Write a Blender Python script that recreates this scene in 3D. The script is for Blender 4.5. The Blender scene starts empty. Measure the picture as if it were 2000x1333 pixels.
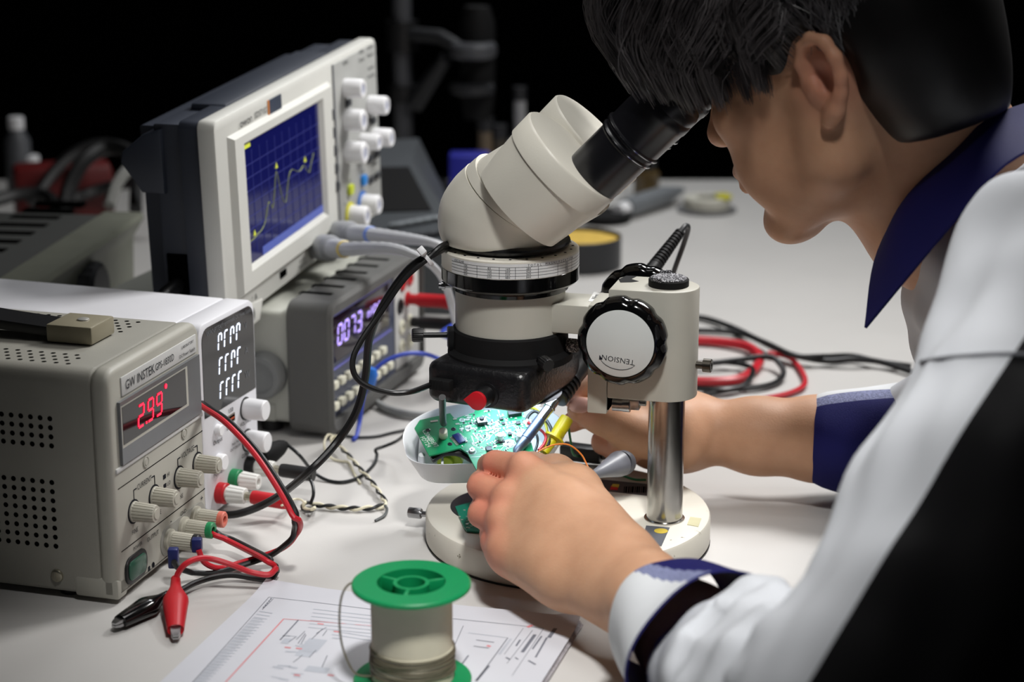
import bpy, bmesh, math, random
import numpy as np
from mathutils import Vector as V, Matrix as Mx, noise as mnoise

sc = bpy.context.scene
col = sc.collection
random.seed(4)
R = math.radians

# ------------------------------------------------------------ camera, world, lights, exposure
CAM_H, PITCH, FOC = 0.4864, R(15.5), 70.0          # metres above the bench top; the bench top is z = 0
FPX = FOC / 36 * 2000
cam = bpy.data.objects.new('camera', bpy.data.cameras.new('camera'))
col.objects.link(cam)
cam.location = (0, 0, CAM_H)
cam.rotation_euler = (R(90) - PITCH, 0, 0)
cam.data.lens = FOC
cam.data.sensor_width = 36
cam.data.clip_start = 0.05
cam.data.clip_end = 50
cam.data.dof.use_dof = True
cam.data.dof.focus_distance = 1.285
cam.data.dof.aperture_fstop = 6.0
sc.camera = cam

wd = bpy.data.worlds.new('dark_room')
sc.world = wd
wd.use_nodes = True
wd.node_tree.nodes['Background'].inputs[0].default_value = (0.010, 0.0105, 0.012, 1)
wd.node_tree.nodes['Background'].inputs[1].default_value = 1.0


def area_light(name, loc, aim, size, size_y, power, color, spread=180):
    ld = bpy.data.lights.new(name, 'AREA')
    ld.shape = 'RECTANGLE'
    ld.size, ld.size_y, ld.energy, ld.color = size, size_y, power, color
    ld.spread = R(spread)
    o = bpy.data.objects.new(name, ld)
    col.objects.link(o)
    o.location = loc
    o.rotation_euler = (V(aim) - V(loc)).to_track_quat('-Z', 'Y').to_euler()
    return o


area_light('bench_lamp', (-0.02, 1.26, 0.70), (0.02, 1.26, 0.0), 0.20, 0.30, 0.75, (1.0, 0.985, 0.965), 150)
area_light('rear_lamp', (0.55, 1.75, 0.95), (-0.10, 1.40, 0.10), 0.30, 0.30, 7.6, (1.0, 0.985, 0.97), 140)
area_light('far_bench_fill', (0.25, 2.75, 1.55), (0.25, 2.2, 0.0), 0.40, 0.40, 4.0, (0.97, 0.985, 1.0), 100)  # added fill out of view, brightens the far end of the bench
area_light('front_fill', (0.35, 0.45, 1.75), (0.15, 1.35, 0.0), 0.5, 0.5, 0.15, (1.0, 0.985, 0.97), 120)  # weak added fill from the camera side for the front faces
sd_ = bpy.data.lights.new('front_spot_fill', 'SPOT')  # added unseen spot, narrow cone for the knob disc, base and hands
sd_.energy, sd_.color, sd_.spot_size, sd_.spot_blend, sd_.shadow_soft_size = 66.0, (1.0, 0.985, 0.965), R(29), 0.95, 0.07
so0 = bpy.data.objects.new('front_spot_fill', sd_)
col.objects.link(so0)
so0.location = (0.12, 0.50, 1.15)
so0.rotation_euler = (V((0.02, 1.09, 0.02)) - so0.location).to_track_quat('-Z', 'Y').to_euler()

sc.view_settings.view_transform = 'Standard'
sc.view_settings.look = 'None'
sc.view_settings.gamma = 1.0
sc.view_settings.use_curve_mapping = False
sc.view_settings.exposure = 0.0
sc.render.film_transparent = False


# ------------------------------------------------------------ helpers
def ray(u, v):
    a, b = u - 1000.0, 666.5 - v
    cp, sp = math.cos(PITCH), math.sin(PITCH)
    return V((a, FPX * cp + b * sp, -FPX * sp + b * cp))


def pz(u, v, z=0.0):
    r = ray(u, v)
    t = (z - CAM_H) / r.z
    return V((r.x * t, r.y * t, z))


def py(u, v, y):
    r = ray(u, v)
    t = y / r.y
    return V((r.x * t, y, CAM_H + r.z * t))


def lin(c):
    return tuple((x / 255 / 12.92 if x <= 10.3 else ((x / 255 + 0.055) / 1.055) ** 2.4) for x in c) + (1.0,)


MATS = {}


def mat(name, rgb, rough=0.5, metal=0.0, var=0.06, scale=40.0, bump=0.0, bscale=300.0, spec=0.5, coat=0.0,
        emit=None, estr=0.0, alpha=None, trans=0.0, sss=0.0, specks=None):
    if name in MATS:
        return MATS[name]
    m = bpy.data.materials.new(name)
    m.use_nodes = True
    nt = m.node_tree
    b = nt.nodes['Principled BSDF']
    b.inputs['Roughness'].default_value = rough
    b.inputs['Metallic'].default_value = metal
    b.inputs['Specular IOR Level'].default_value = spec
    b.inputs['Coat Weight'].default_value = coat
    b.inputs['Transmission Weight'].default_value = trans
    if sss:
        b.inputs['Subsurface Weight'].default_value = sss
        b.inputs['Subsurface Radius'].default_value = (0.006, 0.0025, 0.0012)
        b.inputs['Subsurface Scale'].default_value = 0.6
    c = lin(rgb)
    tc = nt.nodes.new('ShaderNodeTexCoord')
    n = nt.nodes.new('ShaderNodeTexNoise')
    n.inputs['Scale'].default_value = scale
    n.inputs['Detail'].default_value = 4
    nt.links.new(tc.outputs['Object'], n.inputs['Vector'])
    rp = nt.nodes.new('ShaderNodeValToRGB')
    rp.color_ramp.elements[0].position = 0.3
    rp.color_ramp.elements[1].position = 0.7
    rp.color_ramp.elements[0].color = tuple(x * (1 - var) for x in c[:3]) + (1,)
    rp.color_ramp.elements[1].color = tuple(min(1, x * (1 + var)) for x in c[:3]) + (1,)
    nt.links.new(n.outputs['Fac'], rp.inputs[0])
    out = rp.outputs[0]
    if specks:
        n2 = nt.nodes.new('ShaderNodeTexNoise')
        n2.inputs['Scale'].default_value = specks[1]
        n2.inputs['Detail'].default_value = 6
        nt.links.new(tc.outputs['Object'], n2.inputs['Vector'])
        r2 = nt.nodes.new('ShaderNodeValToRGB')
        r2.color_ramp.elements[0].position = specks[2]
        r2.color_ramp.elements[1].position = specks[2] + 0.03
        nt.links.new(n2.outputs['Fac'], r2.inputs[0])
        mx = nt.nodes.new('ShaderNodeMix')
        mx.data_type = 'RGBA'
        nt.links.new(r2.outputs[0], mx.inputs[0])
        nt.links.new(out, mx.inputs[6])
        mx.inputs[7].default_value = lin(specks[0])
        out = mx.outputs[2]
    nt.links.new(out, b.inputs['Base Color'])
    if bump:
        n3 = nt.nodes.new('ShaderNodeTexNoise')
        n3.inputs['Scale'].default_value = bscale
        n3.inputs['Detail'].default_value = 3
        nt.links.new(tc.outputs['Object'], n3.inputs['Vector'])
        bp = nt.nodes.new('ShaderNodeBump')
        bp.inputs['Strength'].default_value = bump
        bp.inputs['Distance'].default_value = 0.001
        nt.links.new(n3.outputs['Fac'], bp.inputs['Height'])
        nt.links.new(bp.outputs[0], b.inputs['Normal'])
    if emit:
        b.inputs['Emission Color'].default_value = lin(emit)
        b.inputs['Emission Strength'].default_value = estr
    MATS[name] = m
    return m


def frame_to(z, x=None):
    """rotation whose local z is the given direction"""
    z = V(z).normalized()
    x = V(x) if x else (V((1, 0, 0)) if abs(z.x) < 0.9 else V((0, 1, 0)))
    y = z.cross(x).normalized()
    x = y.cross(z)
    return Mx((x, y, z)).transposed().to_4x4()


def spline(pts, n=8, closed=False):
    """Catmull-Rom through points"""
    P = [V(p) for p in pts]
    out = []
    m = len(P)
    for i in range(m - (0 if closed else 1)):
        if closed:
            p0, p1, p2, p3 = P[i - 1], P[i], P[(i + 1) % m], P[(i + 2) % m]
        else:
            p1, p2 = P[i], P[i + 1]
            p0 = P[i - 1] if i else p1 * 2 - p2
            p3 = P[i + 2] if i + 2 < m else p2 * 2 - p1
        for k in range(n):
            t = k / n
            out.append(0.5 * ((2 * p1) + (p2 - p0) * t + (2 * p0 - 5 * p1 + 4 * p2 - p3) * t * t + (3 * p1 - p0 - 3 * p2 + p3) * t ** 3))
    if not closed:
        out.append(P[-1])
    return out


class B:
    """collects shapes into one mesh"""

    def __init__(s):
        s.v, s.f, s.mi = [], [], []

    def add(s, vs, fs, M=None, mi=0):
        o = len(s.v)
        s.v += [tuple(M @ V(p)) for p in vs] if M is not None else [tuple(p) for p in vs]
        s.f += [tuple(i + o for i in f) for f in fs]
        s.mi += [mi] * len(fs)
        return s

    def addbm(s, bm, M=None, mi=0):
        bm.verts.index_update()
        s.add([v.co.copy() for v in bm.verts], [[v.index for v in f.verts] for f in bm.faces], M, mi)
        bm.free()
        return s

    def box(s, lo, hi, bev=0.0, seg=2, M=None, mi=0):
        bm = bmesh.new()
        bmesh.ops.create_cube(bm, size=1)
        lo, hi = V(lo), V(hi)
        for v in bm.verts:
            v.co = V((lo[i] + (v.co[i] + 0.5) * (hi[i] - lo[i]) for i in range(3)))
        if bev:
            bmesh.ops.bevel(bm, geom=bm.edges[:], offset=bev, segments=seg, profile=0.5, affect='EDGES')
        return s.addbm(bm, M, mi)

    def prism(s, outline, d0, d1, M=None, bev=0.0, seg=2, mi=0):
        """2D outline (xy) extruded along local z"""
        bm = bmesh.new()
        lo = [bm.verts.new((p[0], p[1], d0)) for p in outline]
        hi = [bm.verts.new((p[0], p[1], d1)) for p in outline]
        n = len(outline)
        f0 = bm.faces.new(lo[::-1])
        f1 = bm.faces.new(hi)
        for i in range(n):
            bm.faces.new((lo[i], lo[(i + 1) % n], hi[(i + 1) % n], hi[i]))
        bmesh.ops.recalc_face_normals(bm, faces=bm.faces[:])
        if bev:
            es = list({e for f in (f0, f1) for e in f.edges})
            bmesh.ops.bevel(bm, geom=es, offset=bev, segments=seg, profile=0.5, affect='EDGES')
        return s.addbm(bm, M, mi)

    def lathe(s, prof, seg=32, M=None, mi=0, ripple=None):
        """profile [(r, z)] about local z; ripple(angle, k) scales radius"""
        vs, fs = [], []
        for k, (r, z) in enumerate(prof):
            for i in range(seg):
                a = 2 * math.pi * i / seg
                q = r * (ripple(a, k) if ripple else 1)
                vs.append((q * math.cos(a), q * math.sin(a), z))
        for k in range(len(prof) - 1):
            for i in range(seg):
                j = (i + 1) % seg
                fs.append((k * seg + i, k * seg + j, (k + 1) * seg + j, (k + 1) * seg + i))
        fs.append(tuple(range(seg))[::-1])
        fs.append(tuple((len(prof) - 1) * seg + i for i in range(seg)))
        return s.add(vs, fs, M, mi)

    def loft(s, rings, caps=True, M=None, mi=0):
        n = len(rings[0])
        vs = [p for r in rings for p in r]
        fs = []
        for k in range(len(rings) - 1):
            for i in range(n):
                j = (i + 1) % n
                fs.append((k * n + i, k * n + j, (k + 1) * n + j, (k + 1) * n + i))
        if caps:
            fs.append(tuple(range(n))[::-1])
            fs.append(tuple((len(rings) - 1) * n + i for i in range(n)))
        return s.add(vs, fs, M, mi)

    def tube(s, pts, r, seg=8, M=None, mi=0, flat=1.0):
        P = [V(p) for p in pts]
        n = len(P)
        rr = r if hasattr(r, '__len__') else [r] * n
        up = None
        rings = []
        for i in range(n):
            t = (P[min(i + 1, n - 1)] - P[max(i - 1, 0)])
            t = t.normalized() if t.length > 1e-9 else V((0, 0, 1))
            if up is None:
                up = V((0, 0, 1)) if abs(t.z) < 0.9 else V((1, 0, 0))
            sd = t.cross(up)
            if sd.length < 1e-6:
                sd = t.cross(V((0.3, 0.5, 0.8)))
            sd.normalize()
            up = sd.cross(t).normalized()
            rings.append([P[i] + (sd * math.cos(2 * math.pi * k / seg) + up * flat * math.sin(2 * math.pi * k / seg)) * rr[i] for k in range(seg)])
        return s.loft(rings, True, M, mi)

    def build(s, name, mats, parent=None, smooth=True, angle=34, kind=None, label=None, M=None):
        me = bpy.data.meshes.new(name)
        vs = s.v if M is None else [tuple(M @ V(p)) for p in s.v]
        me.from_pydata(vs, [], s.f)
        ms = mats if isinstance(mats, (list, tuple)) else [mats]
        for m in ms:
            me.materials.append(m)
        bm = bmesh.new()
        bm.from_mesh(me)
        bmesh.ops.recalc_face_normals(bm, faces=bm.faces[:])
        bm.faces.ensure_lookup_table()
        for i, f in enumerate(bm.faces):
            f.material_index = s.mi[i] if len(ms) > 1 else 0
            f.smooth = smooth
        if smooth:
            lim = R(angle)
            for e in bm.edges:
                if len(e.link_faces) == 2 and e.calc_face_angle(0) > lim:
                    e.smooth = False
        bm.to_mesh(me)
        bm.free()
        o = bpy.data.objects.new(name, me)
        col.objects.link(o)
        if parent:
            o.parent = parent
        if kind:
            o['kind'] = kind
        if label:
            o['label'] = label
        return o


def tag(o, label, cat, group=None):
    o['label'], o['category'] = label, cat
    if group:
        o['group'] = group
    return o


def thing(name, label, cat, loc=(0, 0, 0), rot=(0, 0, 0), group=None):
    o = bpy.data.objects.new(name, None)
    o.empty_display_size = 0.02
    col.objects.link(o)
    o.location, o.rotation_euler = loc, rot
    return tag(o, label, cat, group)


def copy_tree(o, parent=None):
    c = o.copy()
    col.objects.link(c)
    if parent:
        c.parent = parent
    for ch in list(o.children):
        copy_tree(ch, c)
    return c


def rrect(x0, y0, x1, y1, r, n=5):
    out = []
    rs = r if hasattr(r, '__len__') else (r, r, r, r)      # bl, br, tr, tl
    for (cx, cy, a, q) in ((x0 + rs[0], y0 + rs[0], 180, rs[0]), (x1 - rs[1], y0 + rs[1], 270, rs[1]), (x1 - rs[2], y1 - rs[2], 0, rs[2]), (x0 + rs[3], y1 - rs[3], 90, rs[3])):
        for k in range(n + 1):
            t = R(a + 90 * k / n)
            out.append((cx + q * math.cos(t), cy + q * math.sin(t)))
    return out


FRONT = Mx.Rotation(R(90), 4, 'X')      # xy drawing -> xz plane; its +z comes out of the front (-y)


def text_mesh(b, s, size, M, align='CENTER', mi=0, sx=1.0, shear=0.0, spacing=1.0):
    """lettering as flat mesh, drawn in the local xy plane and placed by M"""
    cu = bpy.data.curves.new('t', 'FONT')
    cu.body, cu.size, cu.align_x, cu.align_y = s, size, align, 'CENTER'
    cu.resolution_u = 2
    cu.shear = shear
    cu.space_character = spacing
    o = bpy.data.objects.new('t', cu)
    me = bpy.data.meshes.new_from_object(o)
    S = Mx.Diagonal((sx, 1, 1, 1))
    b.add([v.co.copy() for v in me.vertices], [tuple(p.vertices) for p in me.polygons], M @ S, mi)
    bpy.data.objects.remove(o)
    bpy.data.curves.remove(cu)
    bpy.data.meshes.remove(me)
    return b


def at_front(x, z, y=0.0, rot=0.0):
    """placement of a drawing on an instrument's front at (x, z), y metres behind it (negative = proud)"""
    return Mx.Translation((x, y, z)) @ FRONT @ Mx.Rotation(rot, 4, 'Z')


def disc(b, M, r, h, seg=20, mi=0, bev=0.0):
    pr = [(r, 0), (r, h)] if not bev else [(r, 0), (r, h - bev), (r - bev * 0.3, h - bev * 0.3), (r - bev, h)]
    return b.lathe(pr, seg, M, mi)


def seg7(b, ch, M, w, h, t, gap=0.12, shear=0.12, mi=0):
    """seven-segment digit of bars"""
    on = {'0': 'abcdef', '1': 'bc', '2': 'abged', '3': 'abgcd', '4': 'fgbc', '5': 'afgcd', '6': 'afgcde', '7': 'abc', '8': 'abcdefg', '9': 'abcdfg', 'r': 'aef', 'n': 'abef', 'g': 'g'}[ch] if len(ch) == 1 else ch
    g = t * gap * 4
    hh = h / 2
    S = {'a': ((g, h), (w - g, h)), 'd': ((g, 0), (w - g, 0)), 'g': ((g, hh), (w - g, hh)),
         'f': ((0, hh + g), (0, h - g)), 'e': ((0, g), (0, hh - g)), 'b': ((w, hh + g), (w, h - g)), 'c': ((w, g), (w, hh - g))}
    for k in on:
        (x0, y0), (x1, y1) = S[k]
        if y0 == y1:
            q = [(x0, y0 - t / 2), (x1, y0 - t / 2), (x1, y0 + t / 2), (x0, y0 + t / 2)]
        else:
            q = [(x0 - t / 2, y0), (x0 + t / 2, y0), (x1 + t / 2, y1), (x1 - t / 2, y1)]
        q = [(x + y * shear, y) for x, y in q]
        b.prism(q, 0, 0.0002, M, mi=mi)
    return b
# ------------------------------------------------------------ the setting
m_bench = mat('bench_laminate', (196, 194, 191), 0.42, var=0.025, scale=9, bump=0.05, bscale=900, specks=((176, 173, 168), 60, 0.73))
m_edge = mat('bench_edge', (120, 118, 114), 0.5)
m_dark = mat('dark_wall_paint', (24, 24, 27), 0.8)
m_floor = mat('dark_floor', (38, 38, 40), 0.6)
m_steel = mat('steel', (168, 168, 170), 0.28, 1.0, var=0.05, scale=200)
m_black = mat('black_plastic', (16, 16, 18), 0.4)
m_blackg = mat('black_gloss', (8, 8, 9), 0.12)
m_blackm = mat('black_matt', (14, 14, 15), 0.75, spec=0.25)
m_blkprint = mat('black_print', (32, 34, 40), 0.7, spec=0.1)
m_gryprint = mat('grey_print', (120, 122, 126), 0.7, spec=0.1)
m_hole = mat('hole_black', (6, 6, 6), 0.9, spec=0.0)

B().box((-3.2, -1.2, -0.80), (3.2, 4.6, -0.75)).build('floor', m_floor, kind='structure')
B().box((-3.2, 4.6, -0.75), (3.2, 4.7, 2.2)).build('wall_back', m_dark, kind='structure')
B().box((-3.3, -1.2, -0.75), (-3.2, 4.6, 2.2)).build('wall_left', m_dark, kind='structure')
B().box((3.2, -1.2, -0.75), (3.3, 4.6, 2.2)).build('wall_right', m_dark, kind='structure')
B().box((-3.3, -1.2, 2.2), (3.3, 4.7, 2.28)).build('ceiling', m_dark, kind='structure')

t = thing('workbench', 'white laminate workbench that carries the instruments and the microscope', 'table', (0.1, 1.75, -0.75))
b = B().box((-1.05, -0.95, 0.722), (0.33, 0.785, 0.75), 0.003)
b.build('bench_top', m_bench, t)
for sx in (-0.98, 0.30):
    for sy in (-0.88, 0.72):
        B().box((sx - 0.025, sy - 0.025, 0), (sx + 0.025, sy + 0.025, 0.722), 0.002).build('leg', m_edge, t)

# ------------------------------------------------------------ grey bench supply on the left, front to the right
m_gps = mat('warm_grey_enamel', (150, 148, 139), 0.5, var=0.03, bump=0.12, bscale=1500)
m_gpsf = mat('warm_grey_panel', (172, 170, 160), 0.5, var=0.03)
m_gpsk = mat('warm_grey_knob', (176, 173, 160), 0.45)
m_bez = mat('window_bezel', (108, 110, 112), 0.45)
m_glass = mat('dark_window', (22, 18, 22), 0.06, spec=0.6)
m_redled = mat('red_digit', (255, 40, 60), 0.5, emit=(255, 28, 60), estr=2.2)
m_brass = mat('nickel', (190, 185, 168), 0.3, 1.0)
m_red = mat('red_plastic', (188, 22, 34), 0.4)
m_salmon = mat('salmon_plastic', (206, 110, 92), 0.5)
m_green = mat('green_plastic', (20, 128, 76), 0.45)
m_navyp = mat('navy_plastic', (28, 34, 72), 0.45)
m_plate = mat('name_plate', (196, 196, 194), 0.45)

GL, GY = (-0.2422, 1.1408, 0.005), 16.5
W_, H_, D_ = 0.128, 0.145, 0.285
t = thing('bench_power_supply', 'warm grey bench power supply with a red 2.99 readout and a strap handle', 'power supply', (GL[0], GL[1], 0), (0, 0, R(90 - GY)))
Z0 = GL[2]
b = B()
ol = rrect(0.0, Z0, W_, Z0 + H_, (0.003, 0.003, 0.010, 0.010))
b.prism(ol, -D_, -0.0118, FRONT, bev=0.002)
case = b.build('case', m_gps, t)
b = B()
b.prism(rrect(-0.0006, Z0 - 0.001, W_ + 0.0006, Z0 + H_ + 0.0006, (0.003, 0.003, 0.011, 0.011)), -0.0125, 0.0, FRONT, bev=0.004, seg=3)
b.box((-0.0006, 0.0, Z0 - 0.0015), (0.012, 0.03, Z0 + 0.012), 0.002)
bz = b.build('front_bezel', m_gpsf, t)
# holes on the near side and the top
b = B()
SIDE = Mx.Rotation(R(90), 4, 'Z') @ FRONT      # drawing x -> y, out of the x=0 side
SIDE = Mx(((0, 0, -1, 0), (1, 0, 0, 0), (0, 1, 0, 0), (0, 0, 0, 1)))
for c in range(24):
    for r in range(4):
        disc(b, Mx.Translation((0.0, 0.0400 + c * 0.0066, Z0 + 0.1129 - r * 0.0058)) @ SIDE.to_3x3().to_4x4(), 0.0017, 0.0001, 10)
    for r in range(8):
        disc(b, Mx.Translation((0.0, 0.0415 + c * 0.0066, Z0 + 0.0717 - r * 0.00596)) @ SIDE.to_3x3().to_4x4(), 0.0017, 0.0001, 10)
for c in range(28):
    for r in range(4):
        x = 0.012 + r * 0.0062
        disc(b, Mx.Translation((x, 0.032 + c * 0.0082 + (r % 2) * 0.0041, Z0 + H_ - 0.00002)), 0.0016, 0.0001, 10)
    for r in range(5):
        x = 0.088 + r * 0.0062
        disc(b, Mx.Translation((x, 0.036 + c * 0.0082 + (r % 2) * 0.0041, Z0 + H_ - 0.00002)), 0.0016, 0.0001, 10)
b.build('vent_hole', m_hole, t, kind='stuff', label='rows of small round vent holes')
b = B()
disc(b, Mx.Translation((0, 0.0418, Z0 + 0.0105)) @ SIDE, 0.0042, 0.0018, 20, bev=0.0012)
b.box((-0.0021, 0.0412, Z0 + 0.0075), (-0.0016, 0.0424, Z0 + 0.0135))
b.build('screw', m_brass, t)
for fx in (0.015, 0.113):
    for fy in (0.04, 0.25):
        B().lathe([(0.008, 0), (0.008, 0.0045), (0.007, 0.0052)], 16, Mx.Translation((fx, fy, 0))).build('foot', m_black, t)
# handle: metal end block and black strap
b = B().box((0.050, 0.036, Z0 + H_ + 0.0008), (0.081, 0.068, Z0 + H_ + 0.0125), 0.0015)
m_pin = mat('satin_pin', (205, 203, 196), 0.4, 0.6)
h = b.build('handle_block', mat('handle_metal', (150, 143, 122), 0.45, 0.15), t)
disc(B(), Mx.Translation((0.066, 0.05, Z0 + H_ + 0.0125)), 0.004, 0.001, 16, bev=0.0008).build('screw', m_pin, h)
b = B()
pts = [(0.0655, 0.062, Z0 + H_ + 0.0062), (0.0655, 0.1, Z0 + H_ + 0.0085), (0.0655, 0.16, Z0 + H_ + 0.0125), (0.0655, 0.22, Z0 + H_ + 0.009), (0.0655, 0.262, Z0 + H_ + 0.004)]
sp = spline(pts, 6)
b.loft([[p + V((-0.012, 0, -0.003)), p + V((0.012, 0, -0.003)), p + V((0.0125, 0, 0)), p + V((0.012, 0, 0.003)), p + V((-0.012, 0, 0.003)), p + V((-0.0125, 0, 0))] for p in sp])
b.build('handle_strap', m_black, t)
# window: bezel frame around a dark glass
fr = B()
oz0, oz1, ox0, ox1 = Z0 + 0.0835, Z0 + 0.1235, 0.0105, 0.1225
iz0, iz1, ix0, ix1 = Z0 + 0.0945, Z0 + 0.1185, 0.0165, 0.1050
d = 0.006
O = [(ox0, 0.0, oz0), (ox1, 0.0, oz0), (ox1, 0.0, oz1), (ox0, 0.0, oz1)]
O2 = [(x, -0.0022, z) for x, _, z in O]
I = [(ix0, 0.0005, iz0), (ix1, 0.0005, iz0), (ix1, 0.0005, iz1), (ix0, 0.0005, iz1)]
fr.add(O + O2 + I, [(0, 1, 5, 4), (1, 2, 6, 5), (2, 3, 7, 6), (3, 0, 4, 7), (4, 5, 9, 8), (5, 6, 10, 9), (6, 7, 11, 10), (7, 4, 8, 11)])
wf = fr.build('window_frame', m_bez, t)
B().box((ix0, -0.0002, iz0), (ix1, 0.0012, iz1)).build('display_glass', m_glass, wf)
b = B()
zz = Z0 + 0.0995
for ch, x in (('2', 0.036), ('9', 0.0490), ('9', 0.0610)):
    seg7(b, ch, at_front(x, zz, -0.0004), 0.0072, 0.0135, 0.0014)
b.prism([(0, 0), (0.0016, 0), (0.0016, 0.0016), (0, 0.0016)], 0, 0.0002, at_front(0.0462, zz - 0.0006, -0.0004))
b.lathe([(0.0017, 0), (0.0017, 0.0002)], 12, at_front(0.0757, Z0 + 0.1151, -0.0004))
b.build('red_digit', m_redled, wf, label='glowing red 2.99 readout')
b = B().box((0.0165, -0.0008, Z0 + 0.1255), (0.1215, 0.0004, Z0 + 0.1375), 0.0003)
pl = b.build('name_plate', m_plate, t)
b = B()
text_mesh(b, 'GW INSTEK', 0.0085, at_front(0.0405, Z0 + 0.1312, -0.0012), sx=0.88)
text_mesh(b, 'GPS-1830D', 0.0066, at_front(0.0745, Z0 + 0.1312, -0.0012), sx=0.85)
text_mesh(b, 'LABORATORY', 0.0028, at_front(0.108, Z0 + 0.1340, -0.0012))
text_mesh(b, 'DC Power Supply', 0.0032, at_front(0.107, Z0 + 0.1288, -0.0012))
b.build('lettering', m_blkprint, pl)
# panel grooves, round plugs, prints
b = B().box((0.006, -0.0001, Z0 + 0.0690), (0.1265, 0.0005, Z0 + 0.0696)).box((0.006, -0.0001, Z0 + 0.0282), (0.1265, 0.0005, Z0 + 0.0288))
b.build('panel_groove', m_hole, t)
b = B().box((0.004, -0.0012, Z0 + 0.0795), (0.1265, 0.001, Z0 + 0.0828), 0.0009)
b.build('panel_ridge', m_plate, t)
for x, z in ((0.044, 0.0748), (0.099, 0.0763)):
    B().lathe([(0.0038, -0.001), (0.0038, 0.0007), (0.003, 0.0008), (0.003, 0.0003), (0.0026, 0.0003), (0.0022, 0.0008)], 20, at_front(x, Z0 + z)).build('panel_plug', m_gpsf, t)
b = B()
for x0, x1, s in ((0.0258, 0.0545, 'CURRENT'), (0.0880, 0.1175, 'VOLTAGE')):
    for q in (((x0, 0.0555), (x0, 0.062)), ((x1, 0.0555), (x1, 0.062))):
        b.box((q[0][0] - 0.0003, -0.0003, Z0 + q[0][1]), (q[0][0] + 0.0003, 0, Z0 + q[1][1]))
    b.box((x0, -0.0003, Z0 + 0.0617), (x0 + 0.004, 0, Z0 + 0.0623)).box((x1 - 0.004, -0.0003, Z0 + 0.0617), (x1, 0, Z0 + 0.0623))
    text_mesh(b, s, 0.0052, at_front((x0 + x1) / 2, Z0 + 0.062, -0.0004), sx=0.85)
for x, s in ((0.0245, 'FINE'), (0.053, 'COARSE'), (0.089, 'FINE'), (0.117, 'COARSE')):
    text_mesh(b, s, 0.0042, at_front(x, Z0 + 0.0355, -0.0004))
text_mesh(b, 'HI', 0.0038, at_front(0.0735, Z0 + 0.0565, -0.0004))
text_mesh(b, 'LO', 0.0038, at_front(0.0735, Z0 + 0.0505, -0.0004))
b.box((0.0665, -0.0003, Z0 + 0.0552), (0.0700, 0, Z0 + 0.0580)).box((0.0665, -0.0003, Z0 + 0.0492), (0.0700, 0, Z0 + 0.0518))
text_mesh(b, 'OUTPUT', 0.0042, at_front(0.048, Z0 + 0.0235, -0.0004))
text_mesh(b, '+', 0.007, at_front(0.1205, Z0 + 0.0235, -0.0004))
text_mesh(b, '-', 0.007, at_front(0.074, Z0 + 0.0245, -0.0004))
text_mesh(b, 'POWER', 0.0034, at_front(0.027, Z0 + 0.0245, -0.0004))
text_mesh(b, 'GND', 0.004, at_front(0.092, Z0 + 0.0237, -0.0004))
b.box((0.0395, -0.0003, Z0 + 0.0025), (0.0422, 0, Z0 + 0.0055)).lathe([(0.0018, 0), (0.0018, 0.0002), (0.0013, 0.0002), (0.0013, 0)], 14, at_front(0.0465, Z0 + 0.0045, -0.0002))
b.build('lettering', m_blkprint, t)
# switch with green window
b = B().prism(rrect(0.0085, Z0 + 0.0035, 0.0375, Z0 + 0.0215, 0.0075), -0.0005, 0.0014, FRONT, bev=0.0006)
sw = b.build('power_switch', m_black, t)
B().prism(rrect(0.0115, Z0 + 0.0062, 0.0345, Z0 + 0.0188, 0.004), 0.0012, 0.0022, FRONT, bev=0.0004).build('rocker', mat('green_rocker', (40, 84, 66), 0.25), sw)
# knobs
def flutes(n, d):
    return lambda a, k: 1 - d * (0.5 + 0.5 * math.cos(n * a)) ** 3

kprof = [(0.0066, 0), (0.0066, 0.0012), (0.0063, 0.0016), (0.0057, 0.0145), (0.0052, 0.0155), (0.0034, 0.0155), (0.0032, 0.0161), (0.0, 0.0163)]
kb = B().lathe(kprof[:-1], 72, FRONT, ripple=lambda a, k: (1 - 0.09 * (math.cos(18 * a) > 0.2)) if 2 <= k <= 3 else 1)
kn = kb.build('knob', m_gpsk, t, angle=28)
kn.location = (0.0245, 0, Z0 + 0.0485)
rk = B().lathe([(0.0078, 0), (0.0078, 0.0004)], 28, FRONT).build('knob_ring', m_blkprint, kn)
for x, z in ((0.053, 0.0485), (0.089, 0.0492), (0.117, 0.0495)):
    k = copy_tree(kn, t)
    k.location = (x, 0, Z0 + z)
# binding posts in a grey recess
B().prism(rrect(0.058, Z0 + 0.003, 0.1245, Z0 + 0.0225, 0.009), -0.0003, 0.0006, FRONT, bev=0.0003).build('terminal_plate', mat('terminal_grey', (140, 139, 132), 0.5), t)
for x, z, m in ((0.0691, 0.0133, m_black), (0.0905, 0.0140, m_green), (0.1085, 0.0150, m_salmon)):
    p = B().lathe([(0.0072, 0.0), (0.0072, 0.0025), (0.0056, 0.003), (0.0054, 0.0045), (0.0058, 0.005), (0.0054, 0.0185)], 80, FRONT, ripple=lambda a, k: 1 - 0.05 * (math.cos(20 * a) > 0) if k >= 4 else 1)
    o = p.build('binding_post', m_gpsk, t, angle=25)
    o.location = (x, 0, Z0 + z)
    q = B().lathe([(0.0055, 0.0183), (0.0055, 0.0215), (0.0048, 0.0222), (0.0026, 0.0222), (0.0026, 0.0195), (0.0, 0.0195)][:-1], 28, FRONT)
    q.build('post_cap', m, o, label='coloured end cap of a binding post')

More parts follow.
